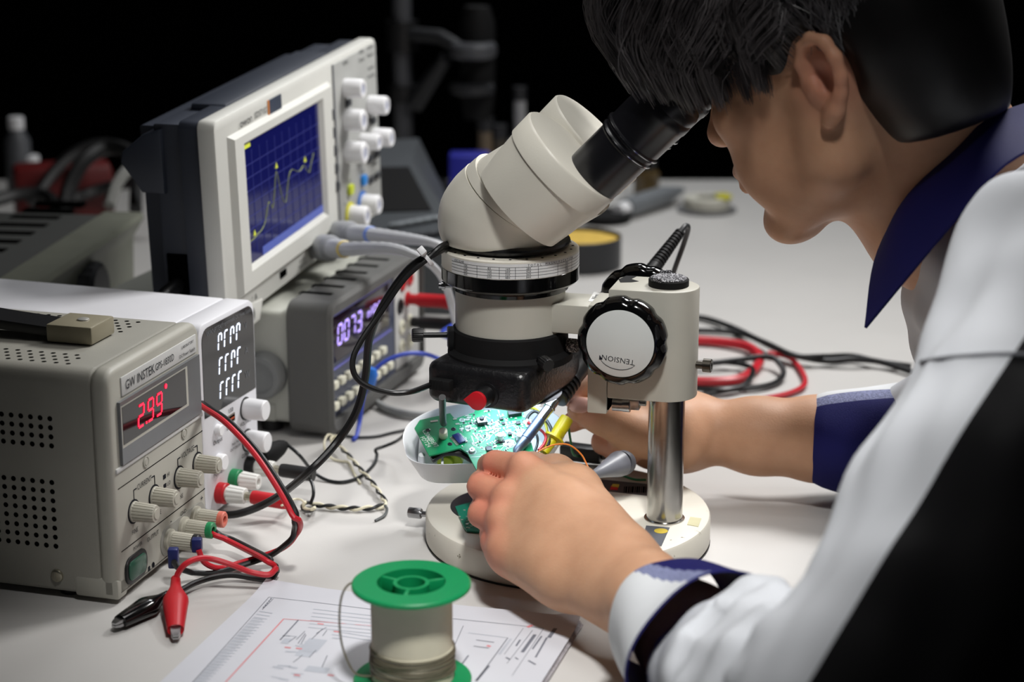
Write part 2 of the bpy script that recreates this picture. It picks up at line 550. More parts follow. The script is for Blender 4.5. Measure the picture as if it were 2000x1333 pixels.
# ------------------------------------------------------------ white programmable supply beside it
m_wht = mat('white_enamel', (236, 236, 241), 0.4, var=0.015)
m_whtk = mat('white_knob', (238, 238, 240), 0.4, var=0.01)
m_disp = mat('smoked_display', (30, 30, 32), 0.07, spec=0.7)
m_wseg = mat('white_digit', (235, 240, 255), 0.5, emit=(225, 235, 255), estr=1.6)
WX, WYAW = (-0.21, 1.2866, 0.003), 18.9
WW, WH, WD = 0.0835, 0.1358, 0.22
t = thing('slim_power_supply', 'slim white power supply with white four-digit readouts, close behind the grey one', 'power supply', (WX[0], WX[1], 0), (0, 0, R(90 - WYAW)))
Z0 = WX[2]
B().prism(rrect(0, Z0, WW, Z0 + WH, 0.007), -WD, -0.0205, FRONT, bev=0.002).build('case', m_wht, t)
B().prism(rrect(-0.0005, Z0 - 0.0005, WW + 0.0005, Z0 + WH + 0.0005, 0.0085), -0.0200, 0.0, FRONT, bev=0.0018).build('front_bezel', m_wht, t)
for fx in (0.012, 0.070):
    for fy in (0.03, 0.19):
        B().lathe([(0.006, 0), (0.006, 0.0035)], 14, Mx.Translation((fx, fy, 0))).build('foot', m_black, t)
ds = B().prism(rrect(0.0035, Z0 + 0.0705, WW - 0.002, Z0 + WH - 0.003, (0.0008, 0.0008, 0.009, 0.009)), -0.001, 0.0003, FRONT).build('display_glass', m_disp, t)
b = B()
for z, rows in ((0.1128, 'nnnn'), (0.0955, 'rnnn'), (0.0780, 'rrrr')):
    for i, ch in enumerate(('n', 'r', 'n', 'n') if z > 0.11 else (('r', 'r', 'n', 'r') if z > 0.09 else 'rrrr')):
        seg7(b, ch, at_front(0.0262 + i * 0.0092, Z0 + z, -0.0005), 0.0046, 0.0112, 0.0011)
b.build('white_digit', m_wseg, ds, label='glowing white readout digits')
b = B()
for s, z in (('V', 0.1197), ('A', 0.1015), ('W', 0.0838)):
    text_mesh(b, s, 0.0072, at_front(0.0690, Z0 + z, -0.0005))
text_mesh(b, 'WANPTEK', 0.0052, at_front(0.0215, Z0 + 0.1285, -0.0005), sx=0.95)
text_mesh(b, 'Programmable DC Power Supply', 0.0042, at_front(0.0555, Z0 + 0.1295, -0.0005), sx=0.8)
b.build('lettering', m_gryprint, ds)
b = B()
for s, x, z, q in (('USB', 0.0418, 0.0655, 0.0042), ('VOLTAGE', 0.0640, 0.0500, 0.0040), ('CURRENT', 0.0645, 0.0265, 0.0040), ('Output', 0.0205, 0.0495, 0.0046), ('POWER', 0.0200, 0.0265, 0.0044), ('Quick', 0.038, 0.0540, 0.0034),
                   ('Push: Fine', 0.047, 0.0400, 0.0028), ('OCP ON/OFF', 0.047, 0.0365, 0.0028)):
    text_mesh(b, s, q, at_front(x, Z0 + z, -0.0004))
b.build('lettering', m_blkprint, t)
b = B().box((0.0375, -0.0006, Z0 + 0.0565), (0.0475, 0.002, Z0 + 0.0625), 0.0004)
us = b.build('usb_port', mat('port_metal', (150, 140, 130), 0.3, 0.8), t)
B().box((0.0385, -0.0008, Z0 + 0.0575), (0.0465, 0.0, Z0 + 0.0615)).box((0.0392, -0.0010, Z0 + 0.0588), (0.0458, 0.0, Z0 + 0.0602), mi=1).build('socket', [m_hole, mat('port_orange', (170, 70, 30), 0.5)], us)
kp = [(0.0068, 0), (0.0068, 0.0012), (0.0074, 0.0014), (0.0078, 0.0035), (0.0074, 0.0155), (0.0066, 0.0163), (0.002, 0.0164)]
for x, z in ((0.0645, 0.0600), (0.0655, 0.0360)):
    k = B().lathe(kp, 36, FRONT).build('knob', m_whtk, t)
    k.location = (x, 0, Z0 + z)
    B().lathe([(0.0084, 0), (0.0084, 0.0003)], 28, FRONT).build('knob_ring', m_black, k)
for x, z, r, l in ((0.0205, 0.0575, 0.0042, 0.004), (0.0205, 0.0345, 0.0058, 0.0055)):
    B().lathe([(r, -0.001), (r, l - 0.0008), (r - 0.0008, l)], 28, at_front(x, Z0 + z)).build('push_button', m_whtk, t)
WP = [((0.0195, 0.0120), m_red), ((0.0405, 0.0150), m_green), ((0.0655, 0.0165), m_black)]
m_postw = mat('post_white', (222, 222, 218), 0.45)
for (x, z), m in WP:
    o = B().lathe([(0.0075, 0.0), (0.0075, 0.0055), (0.0068, 0.0062)], 32, FRONT).build('post_collar', m, t, label='coloured collar of a binding post')
    o.location = (x, 0, Z0 + z)
    q = B().lathe([(0.0048, 0.0060), (0.0048, 0.0078), (0.0066, 0.0080), (0.0056, 0.0200), (0.0050, 0.0205), (0.0028, 0.0205), (0.0028, 0.0185)], 72, FRONT, ripple=lambda a, k: 1 - 0.06 * (math.cos(12 * a) > 0.3) if 2 <= k <= 3 else 1)
    q.build('binding_post', m_postw, o, angle=25)

# ------------------------------------------------------------ bench multimeter with a dark bumper
m_bump = mat('dark_grey_rubber', (92, 92, 90), 0.6, var=0.03)
m_chs = mat('pale_grey_case', (186, 187, 178), 0.5, var=0.02)
m_face = mat('dmm_face', (66, 72, 92), 0.35, var=0.02)
m_cream = mat('cream_button', (222, 220, 200), 0.5)
m_vfd = mat('vfd_digit', (200, 180, 255), 0.5, emit=(176, 150, 255), estr=1.3)
DX, DYAW = (-0.138, 1.4604, 0.003), 17.5
t = thing('bench_multimeter', 'bench multimeter in a dark grey bumper with violet readout, under the oscilloscope', 'multimeter', (DX[0], DX[1], 0), (0, 0, R(90 - DYAW)))
Z0 = DX[2]
DW, DH = 0.211, 0.106
B().prism(rrect(0.005, Z0 + 0.007, DW - 0.005, Z0 + 0.0965, 0.005), -0.205, -0.034, FRONT, bev=0.002).build('case', m_chs, t)
B().box((0.004, 0.05, Z0 + 0.008), (0.0052, 0.20, Z0 + 0.022), 0.0005).build('lower_rail', m_chs, t)
# bumper ring: outer shell minus face opening
outer = rrect(0, Z0, DW, Z0 + DH, 0.011, 6)
inner = rrect(0.006, Z0 + 0.0115, DW - 0.0035, Z0 + 0.0965, 0.004, 6)
b = B()
rg = lambda o, y, g=0: [(p[0], y, p[1]) for p in o]
def shrink(o, k):
    cx, cz = DW / 2, Z0 + DH / 2
    return [(cx + (p[0] - cx) * (1 - 2 * k / DW), cz + (p[1] - cz) * (1 - 2 * k / DH)) for p in o]
b.loft([rg(shrink(outer, 0.0015), 0.037), rg(outer, 0.0355), rg(outer, 0.003), rg(shrink(outer, 0.003), 0.0), rg(inner, 0.0004), rg(inner, 0.006), rg(shrink(inner, 0.0), 0.006)], caps=False)
b.build('bumper', m_bump, t)
b = B()
for i in range(6):
    x = 0.034 + i * 0.0245
    b.box((x - 0.0034, 0.012, Z0 + DH - 0.002), (x + 0.0034, 0.0385, Z0 + DH + 0.0001), 0.0)
    b.box((x - 0.0034, 0.0365, Z0 + DH - 0.014), (x + 0.0034, 0.0373, Z0 + DH))
b.build('bumper_slot', m_hole, t)
B().box((0.005, 0.005, Z0 + 0.0105), (DW - 0.003, 0.0075, Z0 + 0.0975)).build('face_panel', m_face, t)
B().box((0.149, 0.0042, Z0 + 0.0125), (0.206, 0.006, Z0 + 0.0955), 0.0006).build('terminal_panel', mat('terminal_white', (206, 206, 202), 0.5), t)
dg = B().box((0.010, 0.0038, Z0 + 0.056), (0.134, 0.0055, Z0 + 0.0925), 0.0005).build('display_glass', mat('vfd_glass', (34, 22, 34), 0.1), t)
B().box((0.008, 0.0036, Z0 + 0.0928), (0.139, 0.0055, Z0 + 0.0945)).build('blue_stripe', mat('violet_stripe', (112, 112, 190), 0.4), t)
b = B()
for i, ch in enumerate('0073'):
    seg7(b, ch, at_front(0.022 + i * 0.0135, Z0 + 0.069, 0.0035), 0.0085, 0.015, 0.0018)
text_mesh(b, 'mVDC', 0.011, at_front(0.1, Z0 + 0.078, 0.0035))
b.build('violet_digit', m_vfd, dg, label='glowing violet readout')
for r, z in enumerate((0.0225, 0.0395)):
    for i in range(9):
        x = 0.012 + i * 0.0148
        if r == 1 and i > 7:
            continue
        o = B().prism(rrect(-0.0046, -0.0032, 0.0046, 0.0032, 0.0016, 3), 0, 0.0050, FRONT, bev=0.0008).build('push_button', m_cream, t)
        o.location = (x, 0.0055, Z0 + z)
b = B().box((0.008, 0.0042, Z0 + 0.050), (0.140, 0.0055, Z0 + 0.0515))
b.build('blue_stripe', MATS['violet_stripe'], t)
for x, z, m in ((0.1667, 0.0839, m_red), (0.184, 0.0845, m_red), (0.160, 0.066, m_black), (0.1775, 0.068, m_red), (0.163, 0.047, m_cream), (0.182, 0.047, m_cream), (0.163, 0.030, m_cream), (0.182, 0.030, m_cream)):
    o = B().lathe([(0.0064, 0), (0.0064, 0.0012), (0.0055, 0.0018), (0.003, 0.0018), (0.003, 0.0004)], 22, FRONT).build('input_jack', m, t)
    o.location = (x, 0.0042, Z0 + z)
# handle pivot on the near side
PV = Mx.Translation((0.005, 0.0575, Z0 + 0.046)) @ SIDE
pv = B().lathe([(0.0185, 0), (0.0185, 0.010), (0.0165, 0.013), (0.0125, 0.0135), (0.0125, 0.012), (0.0, 0.012)][:-1], 36, PV).build('handle_pivot', mat('pivot_grey', (128, 130, 130), 0.5), t)
b = B().prism(rrect(-0.006, 0, 0.10, 0.012, 0.005), 0.003, 0.009, PV @ Mx.Rotation(R(4), 4, 'Z'))
b.build('carry_handle', MATS['pivot_grey'], t)
for fx in (0.02, 0.19):
    for fy in (0.06, 0.18):
        B().lathe([(0.009, 0), (0.009, Z0 + 0.0075)], 14, Mx.Translation((fx, fy, 0))).build('foot', m_black, t)

# ------------------------------------------------------------ oscilloscope, tilted, on top of the multimeter
m_scb = mat('slate_case', (46, 51, 62), 0.5, var=0.03)
m_scf = mat('scope_bezel', (214, 214, 208), 0.45, var=0.015)
m_scp = mat('scope_panel', (170, 171, 168), 0.5)
m_scr = mat('lcd_blue', (12, 14, 58), 0.08, emit=(24, 27, 98), estr=0.40)
m_scd = mat('dark_grey_button', (58, 60, 64), 0.5)
SX, SYAW, SROLL = (-0.2054, 1.4106, 0.1035), 16.0, 3.64
Ma = Mx.Rotation(R(90 - SYAW), 4, 'Z') @ Mx.Rotation(R(-SROLL), 4, 'Y')
t = thing('oscilloscope', 'pale fronted oscilloscope with blue trace screen, tilted on the multimeter', 'oscilloscope', SX, Ma.to_euler())
SW, SH = 0.34, 0.1554
# rear case in two steps
B().prism(rrect(0.004, 0.004, SW - 0.004, SH - 0.002, 0.006), -0.034, -0.015, FRONT, bev=0.001).build('case', m_scb, t)
b = B().prism([(0.012, 0.006), (SW - 0.012, 0.006), (SW - 0.012, SH - 0.006), (0.012, SH - 0.006)], -0.058, -0.033, FRONT, bev=0.003)
b.build('rear_case', m_scb, t)
b = B().prism([(0.03, 0.0), (SW - 0.03, 0.0), (SW - 0.03, SH - 0.012), (0.03, SH - 0.012)], -0.078, -0.05, FRONT, bev=0.003)
b.box((0.06, 0.02, SH - 0.0085), (SW - 0.07, 0.05, SH - 0.0005), 0.003)
b.prism([(0.050, 0.098), (0.050, 0.146), (0.064, 0.142), (0.082, 0.128), (0.084, 0.120), (0.068, 0.098)], 0.008, SW - 0.02, Mx(((0, 0, 1, 0), (1, 0, 0, 0), (0, 1, 0, 0), (0, 0, 0, 1))), bev=0.002)
b.build('rear_shell', m_scb, t)
s_ = B().box((0.0108, 0.036, 0.012), (0.0125, 0.054, 0.052), 0.001).build('side_socket', m_hole, t)
B().tube([(0.011, 0.046, 0.028), (-0.008, 0.047, 0.026), (-0.02, 0.055, 0.02)], [0.006, 0.0065, 0.004], 12).build('power_plug', m_black, s_)
# front bezel: frame with sunken screen opening
so = rrect(0, 0, SW, SH, 0.007, 5)
b = B().prism(so, -0.018, -0.0035, FRONT, bev=0.0025)
b.build('front_bezel', m_scf, t)
fr = B()
X0, X1, ZB, ZT = 0.040, 0.200, 0.033, 0.131
o4 = [(0.020, 0.0035, 0.016), (0.222, 0.0035, 0.016), (0.222, 0.0035, 0.140), (0.020, 0.0035, 0.140)]
o5 = [(0.024, -0.001, 0.020), (0.218, -0.001, 0.020), (0.218, -0.001, 0.137), (0.024, -0.001, 0.137)]
i4 = [(X0, -0.001, ZB), (X1, -0.001, ZB), (X1, -0.001, ZT), (X0, -0.001, ZT)]
i5 = [(X0 + 0.004, 0.003, ZB + 0.004), (X1 - 0.004, 0.003, ZB + 0.004), (X1 - 0.004, 0.003, ZT - 0.003), (X0 + 0.004, 0.003, ZT - 0.003)]
q = lambda a, c: [(a + k, a + (k + 1) % 4, c + (k + 1) % 4, c + k) for k in range(4)]
fr.add(o4 + o5 + i4 + i5, q(0, 4) + q(4, 8) + q(8, 12))
sf = fr.build('screen_frame', m_scf, t)
B().box((X0 + 0.0035, 0.0026, ZB + 0.0035), (X1 - 0.0035, 0.0034, ZT - 0.0025)).build('screen', m_scr, sf)
b = B()
for i in range(1, 10):
    x = X0 + 0.005 + i * 0.0148
    b.box((x - 0.00012, 0.0022, ZB + 0.010), (x + 0.00012, 0.0026, ZT - 0.009))
for i in range(1, 8):
    z = ZB + 0.010 + i * 0.0098
    b.box((X0 + 0.004, 0.0022, z - 0.00012), (X1 - 0.004, 0.0026, z + 0.00012))
b.build('screen_grid', mat('grid_line', (54, 58, 120), 0.4, emit=(50, 56, 130), estr=0.25), sf)
b = B()
tr = [(0.048, 0.054), (0.056, 0.0545), (0.062, 0.056), (0.070, 0.057), (0.078, 0.062), (0.084, 0.072), (0.088, 0.074), (0.093, 0.068), (0.098, 0.078), (0.104, 0.094), (0.108, 0.085), (0.113, 0.071), (0.119, 0.066), (0.124, 0.075), (0.130, 0.086), (0.137, 0.0875), (0.145, 0.084), (0.152, 0.083), (0.160, 0.085), (0.166, 0.080), (0.171, 0.077), (0.176, 0.084), (0.182, 0.090)]
b.tube(spline([(x, 0.0024, z) for x, z in tr], 4), 0.00038, 4, flat=0.5)
b.build('trace', mat('trace_yellow', (150, 160, 70), 0.5, emit=(112, 118, 80), estr=0.30), sf, label='pale yellow trace')
mk_ = mat('marker_yellow', (200, 205, 60), 0.5, emit=(190, 200, 60), estr=0.45)
for x, z in ((0.1045, 0.0965), (0.1625, 0.0875), (0.056, 0.0565)):
    B().prism([(-0.0022, 0), (0.0022, 0), (0, 0.0045)], 0, 0.0003, at_front(x, z, 0.0022)).build('trace_marker', mk_, sf)
B().box((0.045, 0.0022, ZT - 0.0065), (0.058, 0.0025, ZT - 0.0035)).build('trace_marker', mk_, sf)
b = B().box((X0 + 0.030, 0.0022, ZB + 0.004), (X1 - 0.004, 0.0025, ZB + 0.0105))
b.build('status_bar', mat('status_blue', (70, 84, 150), 0.3, emit=(80, 92, 170), estr=0.45), sf)
b = B()
text_mesh(b, 'owon', 0.0092, at_front(0.0540, 0.1445, -0.0003 + 0.0035 - 0.0008), sx=1.1)
text_mesh(b, 'SDS7102', 0.0066, at_front(0.0825, 0.1445, 0.0027))
for s, x, z in (('USB', 0.1075, 0.018), ('Probe Comp', 0.148, 0.0065), ('5V 1KHz', 0.148, 0.0105)):
    text_mesh(b, s, 0.0036, at_front(x, z if z > .012 else z, 0.0027))
text_mesh(b, '!  A', 0.007, at_front(0.050, 0.009, 0.0027))
for s, x, z in (('MENU', 0.262, 0.1475), ('Utility', 0.300, 0.150), ('Acquire', 0.322, 0.150), ('Display', 0.300, 0.143), ('Measure', 0.322, 0.143), ('Autoset', 0.322, 0.132), ('Run/Stop', 0.322, 0.125),
                ('TRIGGER', 0.317, 0.088), ('LEVEL', 0.317, 0.053), ('HORIZ', 0.322, 0.047), ('SET', 0.318, 0.036), ('CH1', 0.257, 0.0475), ('CH2', 0.290, 0.0475), ('M', 0.246, 0.030), ('X', 0.246, 0.008)):
    text_mesh(b, s, 0.0048, at_front(x, z, 0.0023))
b.build('lettering', m_blkprint, t)
b = B().box((0.0985, 0.0025, 0.1395), (0.1225, 0.0036, 0.1505)).box((0.0970, 0.0025, 0.1395), (0.0985, 0.0036, 0.1505), mi=1)
b.build('logo_block', [mat('logo_slate', (56, 64, 80), 0.5), mat('logo_orange', (222, 140, 70), 0.5)], t, label='slate and orange badge')
B().box((0.234, 0.0024, 0.004), (SW - 0.004, 0.0036, SH - 0.004), 0.0006).build('control_panel', m_scp, t)
B().box((0.233, 0.0022, 0.004), (0.2345, 0.0036, SH - 0.004)).build('panel_groove', m_gryprint, t)
for i in range(5):
    o = B().prism(rrect(-0.0042, -0.0044, 0.0042, 0.0044, 0.0035, 4), 0, 0.0026, FRONT, bev=0.0007).build('soft_key', m_scd, t)
    o.location = (0.2265 + i * 0.0009, 0.0034, 0.1115 - i * 0.0154)
kk = [(0.0078, 0), (0.0078, 0.001), (0.0082, 0.0012), (0.0080, 0.0150), (0.0072, 0.0162), (0.0045, 0.0163), (0.0044, 0.0155)]
m_face2 = mat('knob_face', (176, 180, 198), 0.4)
for x, z, sc_ in ((0.2585, 0.1272, 1.0), (0.3150, 0.1010, 1.0), (0.2575, 0.1005, 1.15), (0.3240, 0.0705, 1.0), (0.2570, 0.0730, 1.15), (0.2925, 0.0740, 0.9), (0.2860, 0.0205, 1.05), (0.2560, 0.0185, 1.05)):
    k = B().lathe([(r * sc_, h) for r, h in kk], 30, FRONT).build('knob', m_whtk, t)
    k.location = (x, 0.0024, z)
    B().lathe([(0.0044 * sc_, 0.0150), (0.0044 * sc_, 0.0157)], 16, FRONT).build('knob_face', m_face2, k)
for x, z, m in ((0.2860, 0.0205, mat('scope_blue', (52, 110, 190), 0.4)), (0.2560, 0.0185, mat('scope_yellow', (205, 200, 50), 0.4))):
    B().lathe([(0.0112, 0.0), (0.0112, 0.0012), (0.0095, 0.0018)], 30, at_front(x, z, 0.0024)).build('knob_ring', m, t, label='coloured ring behind a knob')
for x, z, m in ((0.2896, 0.0406, mat('key_blue', (40, 130, 210), 0.4)), (0.2572, 0.0405, mat('key_yellow', (196, 208, 60), 0.4))):
    B().prism(rrect(-0.0052, -0.0046, 0.0052, 0.0046, 0.003, 3), 0, 0.0035, at_front(x, z, 0.0024), bev=0.001).build('channel_key', m, t, label='coloured channel key')
for x, z in ((0.310, 0.036), (0.326, 0.036), (0.308, 0.055), (0.326, 0.055), (0.320, 0.086), (0.262, 0.114)):
    B().prism(rrect(-0.005, -0.003, 0.005, 0.003, 0.001, 2), 0, 0.0025, at_front(x, z, 0.0024), bev=0.0006).build('panel_key', m_scd, t)
B().box((0.1020, 0.0024, 0.0085), (0.1135, 0.0036, 0.0135)).build('usb_port', m_hole, t)
for x, z in ((0.1730, 0.0140), (0.2100, 0.0155)):
    B().lathe([(0.0095, 0), (0.0095, 0.0015), (0.0072, 0.002), (0.0068, 0.010), (0.0045, 0.010)], 26, at_front(x, z, 0.0034)).build('probe_socket', m_steel, t)
# corner foot at the lower near end
b = B().prism([(0.022, -0.011), (0.058, -0.011), (0.066, 0.004), (0.020, 0.010)], -0.014, 0.0012, at_front(0.0, 0.0, 0.0035), bev=0.002)
ft = b.build('corner_foot', m_scf, t)
B().lathe([(0.0065, 0), (0.0065, 0.0012), (0.0048, 0.0012), (0.0048, 0.0002)], 22, at_front(0.040, -0.002, 0.0024)).build('foot_ring', m_scp, ft)
B().box((0.27, 0.004, -0.004), (0.30, 0.030, 0.003), 0.001).build('corner_foot', m_scf, t)
# ------------------------------------------------------------ stereo microscope on its post stand
m_bei = mat('cream_enamel', (232, 228, 215), 0.38, var=0.02, bump=0.05, bscale=900)
m_hold = mat('putty_enamel', (188, 186, 175), 0.4, var=0.02)
m_base = mat('base_enamel', (214, 210, 198), 0.45, var=0.03, scale=20, specks=((120, 112, 92), 130, 0.70))
m_chrome = mat('chrome', (200, 200, 202), 0.16, 1.0, var=0.02)
m_stand = mat('brushed_post', (176, 174, 170), 0.22, 1.0, var=0.10, scale=60)
m_foam = mat('speckled_foam', (64, 64, 68), 0.95, var=0.6, scale=900, bump=0.8, bscale=1200, specks=((205, 205, 210), 1100, 0.54))
m_knobw = mat('knob_disc', (206, 210, 208), 0.35, var=0.01)
m_label = mat('label_paper', (228, 229, 229), 0.45)
ML, MYAW = (0.0375, 1.2585, 0.0), -15.0
MM = Mx.Translation(ML) @ Mx.Rotation(R(MYAW), 4, 'Z')
mic = thing('stereo_microscope', 'cream stereo microscope on a post stand with a round base', 'microscope', ML, (0, 0, R(MYAW)))
TZ = Mx.Translation
AX = -0.0400       # optical axis, local x

base = B().lathe([(0.0932, 0.0), (0.0945, 0.0008), (0.0955, 0.0025), (0.0955, 0.0180), (0.0946, 0.0197), (0.0930, 0.0205), (0.002, 0.0205)], 96).build('base', m_base, mic)
MO = TZ((0.0, 0.0, 0))
b = B().lathe([(0.0957, 0.0), (0.0957, 0.0009)], 72)
b.build('rubber_rim', m_black, base)
m_stage = mat('stage_black', (14, 14, 18), 0.3)
B().lathe([(0.0365, 0.0204), (0.0365, 0.0206), (0.0358, 0.0209)], 56, TZ((-0.0425, -0.006, 0))).build('stage_plate', m_stage, base)
b = B()
b.lathe([(0.0020, 0), (0.0020, 0.005)], 12, TZ((-0.0955, -0.012, 0.0115)) @ frame_to((-1, 0.05, 0)))
b.lathe([(0.0034, 0.004), (0.0036, 0.0045), (0.0036, 0.0125), (0.0034, 0.013)], 36, TZ((-0.0955, -0.012, 0.0115)) @ frame_to((-1, 0.05, 0)), ripple=lambda a, k: 1 - 0.05 * (math.cos(12 * a) > 0))
b.build('stage_screw', m_steel, base)
# plates and stickers on the base
def plate(name, pts, m, h=0.0004, z=0.0205, par=base):
    inv = MM.inverted()
    return B().prism([tuple((inv @ pz(u, v, z)).xy) for u, v in pts][::-1], z, z + h).build(name, m, par)

plate('serial_plate', [(1252, 1062), (1262, 1028), (1308, 1032), (1292, 1068)], mat('plate_grey', (92, 96, 104), 0.4))
inv = MM.inverted()
p = inv @ pz(1291, 1038, 0.0209)
B().lathe([(0.0045, 0), (0.0045, 0.0002)], 20, TZ(p)).build('sticker', mat('sticker_yellow', (196, 172, 56), 0.5), base, label='round yellow sticker')
plate('small_plate', [(1342, 1026), (1348, 1011), (1370, 1014), (1364, 1030)], mat('plate_cream', (200, 196, 160), 0.4))
bp = plate('barcode_plate', [(1165, 958), (1175, 938), (1275, 948), (1272, 970)], mat('plate_dark', (62, 62, 66), 0.35))
plate('sticker', [(1191, 957), (1194, 949), (1208, 950), (1206, 958)], m_red, 0.0002, 0.0210)
plate('sticker', [(1194, 951), (1197, 946), (1210, 947), (1208, 953)], MATS['sticker_yellow'], 0.0002, 0.0212)
b = B()
x = 1218
k = 0
while x < 1262:
    w = (1.6, 3.0, 2.2, 1.4, 3.6)[k % 5]
    q = [inv @ pz(x, 962, 0.0211), inv @ pz(x + w, 962.5, 0.0211), inv @ pz(x + w + 1.2, 951, 0.0211), inv @ pz(x + 1.2, 950.5, 0.0211)]
    b.prism([tuple(c.xy) for c in q], 0.0209, 0.0211)
    x += w + (1.4, 2.4, 1.8)[k % 3]
    k += 1
b.build('barcode', m_hole, bp, kind='stuff')
# post
B().lathe([(0.0135, 0.0205), (0.0135, 0.0212), (0.0119, 0.0216), (0.0119, 0.181)], 48, TZ((0.066, -0.001, 0))).build('post', m_stand, mic, angle=60)
# carriage that clamps on the post
r = 0.0195
ol = [(0.0305, -0.0205), (0.066, -0.0205)]
ol += [(0.066 + r * math.sin(R(a)), -0.001 - r * math.cos(R(a))) for a in range(10, 180, 10)]
ol += [(0.066, 0.0185), (0.034, 0.0185), (0.0305, 0.012)]
car = B().prism(ol, 0.1065, 0.1795, bev=0.0012).build('carriage', m_hold, mic)
b = B().lathe([(0.0126, 0.1790), (0.0130, 0.1794), (0.0130, 0.1835), (0.0124, 0.1842)], 40, TZ((0.0655, -0.001, 0)))
cp = b.build('post_cap', m_blackm, car)
B().lathe([(0.0116, 0.1840), (0.0116, 0.1847), (0.0108, 0.1851)], 30, TZ((0.0655, -0.001, 0))).build('foam_pad', m_foam, cp)
b = B()
for a in (150, 20):
    b.box((-0.004, -0.0012, 0), (0.004, 0.0012, 0.0028), 0.0006, M=TZ((0.0655, -0.001, 0.1838)) @ Mx.Rotation(R(a), 4, 'Z') @ TZ((0, 0.012, 0)))
b.build('cap_lug', m_foam, cp)
b = B().prism([(0.034, 0.017), (0.041, 0.0176), (0.039, 0.009), (0.045, 0.004), (0.041, 0.0005), (0.034, -0.002), (0.0312, 0.006)], 0.1795, 0.1797)
b.build('paint_chip', m_blackm, car, label='black patch of worn paint')
B().lathe([(0.0026, 0), (0.0026, 0.0045), (0.0044, 0.0047), (0.0044, 0.0098), (0.0040, 0.0102), (0.0022, 0.0102), (0.0022, 0.0075)], 24, TZ((0.0850, -0.003, 0.1285)) @ frame_to((1, -0.05, 0))).build('clamp_screw', mat('dark_steel', (92, 88, 82), 0.35, 1.0), car)
b = B().lathe([(0.0045, 0), (0.0045, 0.007)], 18, TZ((0.0325, -0.012, 0.1005)) @ frame_to((1, 0, 0)))
b.lathe([(0.0052, 0), (0.0052, 0.0045)], 18, TZ((0.0395, -0.012, 0.1010)) @ frame_to((1, 0, 0)))
b.box((0.044, -0.016, 0.0985), (0.0505, -0.009, 0.1065), 0.0004)
b.lathe([(0.002, 0), (0.002, 0.004)], 10, TZ((0.0505, -0.013, 0.1030)) @ frame_to((1, 0, 0)))
b.build('pinion_shaft', m_steel, car)
# rack slide and arm
B().box((0.0172, -0.0205, 0.0957), (0.0300, 0.014, 0.168), 0.0008).build('rack_slide', m_hold, mic)
B().box((0.0300, -0.0185, 0.098), (0.0308, 0.012, 0.168)).build('slide_gap', m_hole, mic)
arm = B().box((-0.016, -0.0165, 0.1468), (0.0320, 0.0165, 0.1660), 0.001).build('arm', m_hold, mic)
# little white maker's sticker on the arm
q = [inv @ pz(u, v, 0.1661) for u, v in ((1149, 589), (1160, 571), (1179, 572), (1168, 591))]
st = B().prism([tuple(c.xy) for c in q], 0.1660, 0.1663).build('sticker', mat('sticker_white', (235, 235, 232), 0.4), arm, label='small white sticker')
cc = (q[0] + q[1] + q[2] + q[3]) / 4
dd = (q[1] - q[0])
text_mesh(B(), 'Nikon', 0.0062, TZ((cc.x, cc.y, 0.1664)) @ Mx.Rotation(math.atan2(dd.y, dd.x), 4, 'Z'), sx=0.8).build('lettering', m_hole, st)
q2 = [inv @ pz(u, v, 0.1661) for u, v in ((1171, 591), (1181, 573), (1188, 574), (1178, 592))]
B().prism([tuple(c.xy) for c in q2], 0.1660, 0.1663).build('sticker', m_black, arm, label='narrow black sticker')
# focus knobs, scalloped
KC = (0.0416, 0.1482)
def scal(a, k):
    return 1 - (0.045 * max(0.0, math.cos(9 * a)) ** 2 if 1 <= k <= 5 else 0)

kprof2 = [(0.024, 0.0), (0.0275, 0.0015), (0.0290, 0.004), (0.0290, 0.0090), (0.0275, 0.0128), (0.0250, 0.0146), (0.0226, 0.0150), (0.0224, 0.0146)]
kn = B().lathe(kprof2, 120, TZ((KC[0], -0.0210, KC[1])) @ FRONT, ripple=scal).build('focus_knob', m_blackg, mic, angle=50)
kd = B().lathe([(0.0219, 0.0140), (0.0219, 0.0152), (0.0214, 0.0155)], 64, TZ((KC[0], -0.0210, KC[1])) @ FRONT).build('knob_disc', m_knobw, kn)
KM = TZ((KC[0], -0.0210 - 0.0156, KC[1])) @ FRONT @ Mx.Rotation(R(-6), 4, 'Z')
b = text_mesh(B(), 'TENSION', 0.0050, KM @ TZ((0, -0.0105, 0)) @ Mx.Rotation(R(180), 4, 'Z'), spacing=1.05)
arc = [(0.0125 * math.cos(R(a)) * 1.0, -0.0085 + 0.0085 * math.sin(R(a))) for a in range(202, 339, 6)]
for i in range(len(arc) - 1):
    (x0, y0), (x1, y1) = arc[i], arc[i + 1]
    b.prism([(x0, y0 - 0.00018), (x1, y1 - 0.00018), (x1, y1 + 0.00018), (x0, y0 + 0.00018)], 0, 0.0001, KM)
x0, y0 = arc[0]
b.prism([(x0 - 0.0006, y0 + 0.0022), (x0 + 0.0016, y0 - 0.0002), (x0 - 0.0005, y0 - 0.0010)], 0, 0.0001, KM)
b.build('lettering', m_blkprint, kd)
B().lathe(kprof2, 120, TZ((KC[0], 0.0210, KC[1] + 0.0085)) @ FRONT @ Mx.Rotation(R(180), 4, 'X'), ripple=scal).build('focus_knob', m_blackg, mic, angle=50)
B().box((0.030, 0.018, 0.135), (0.054, 0.022, 0.165)).build('knob_hub', m_hold, mic)
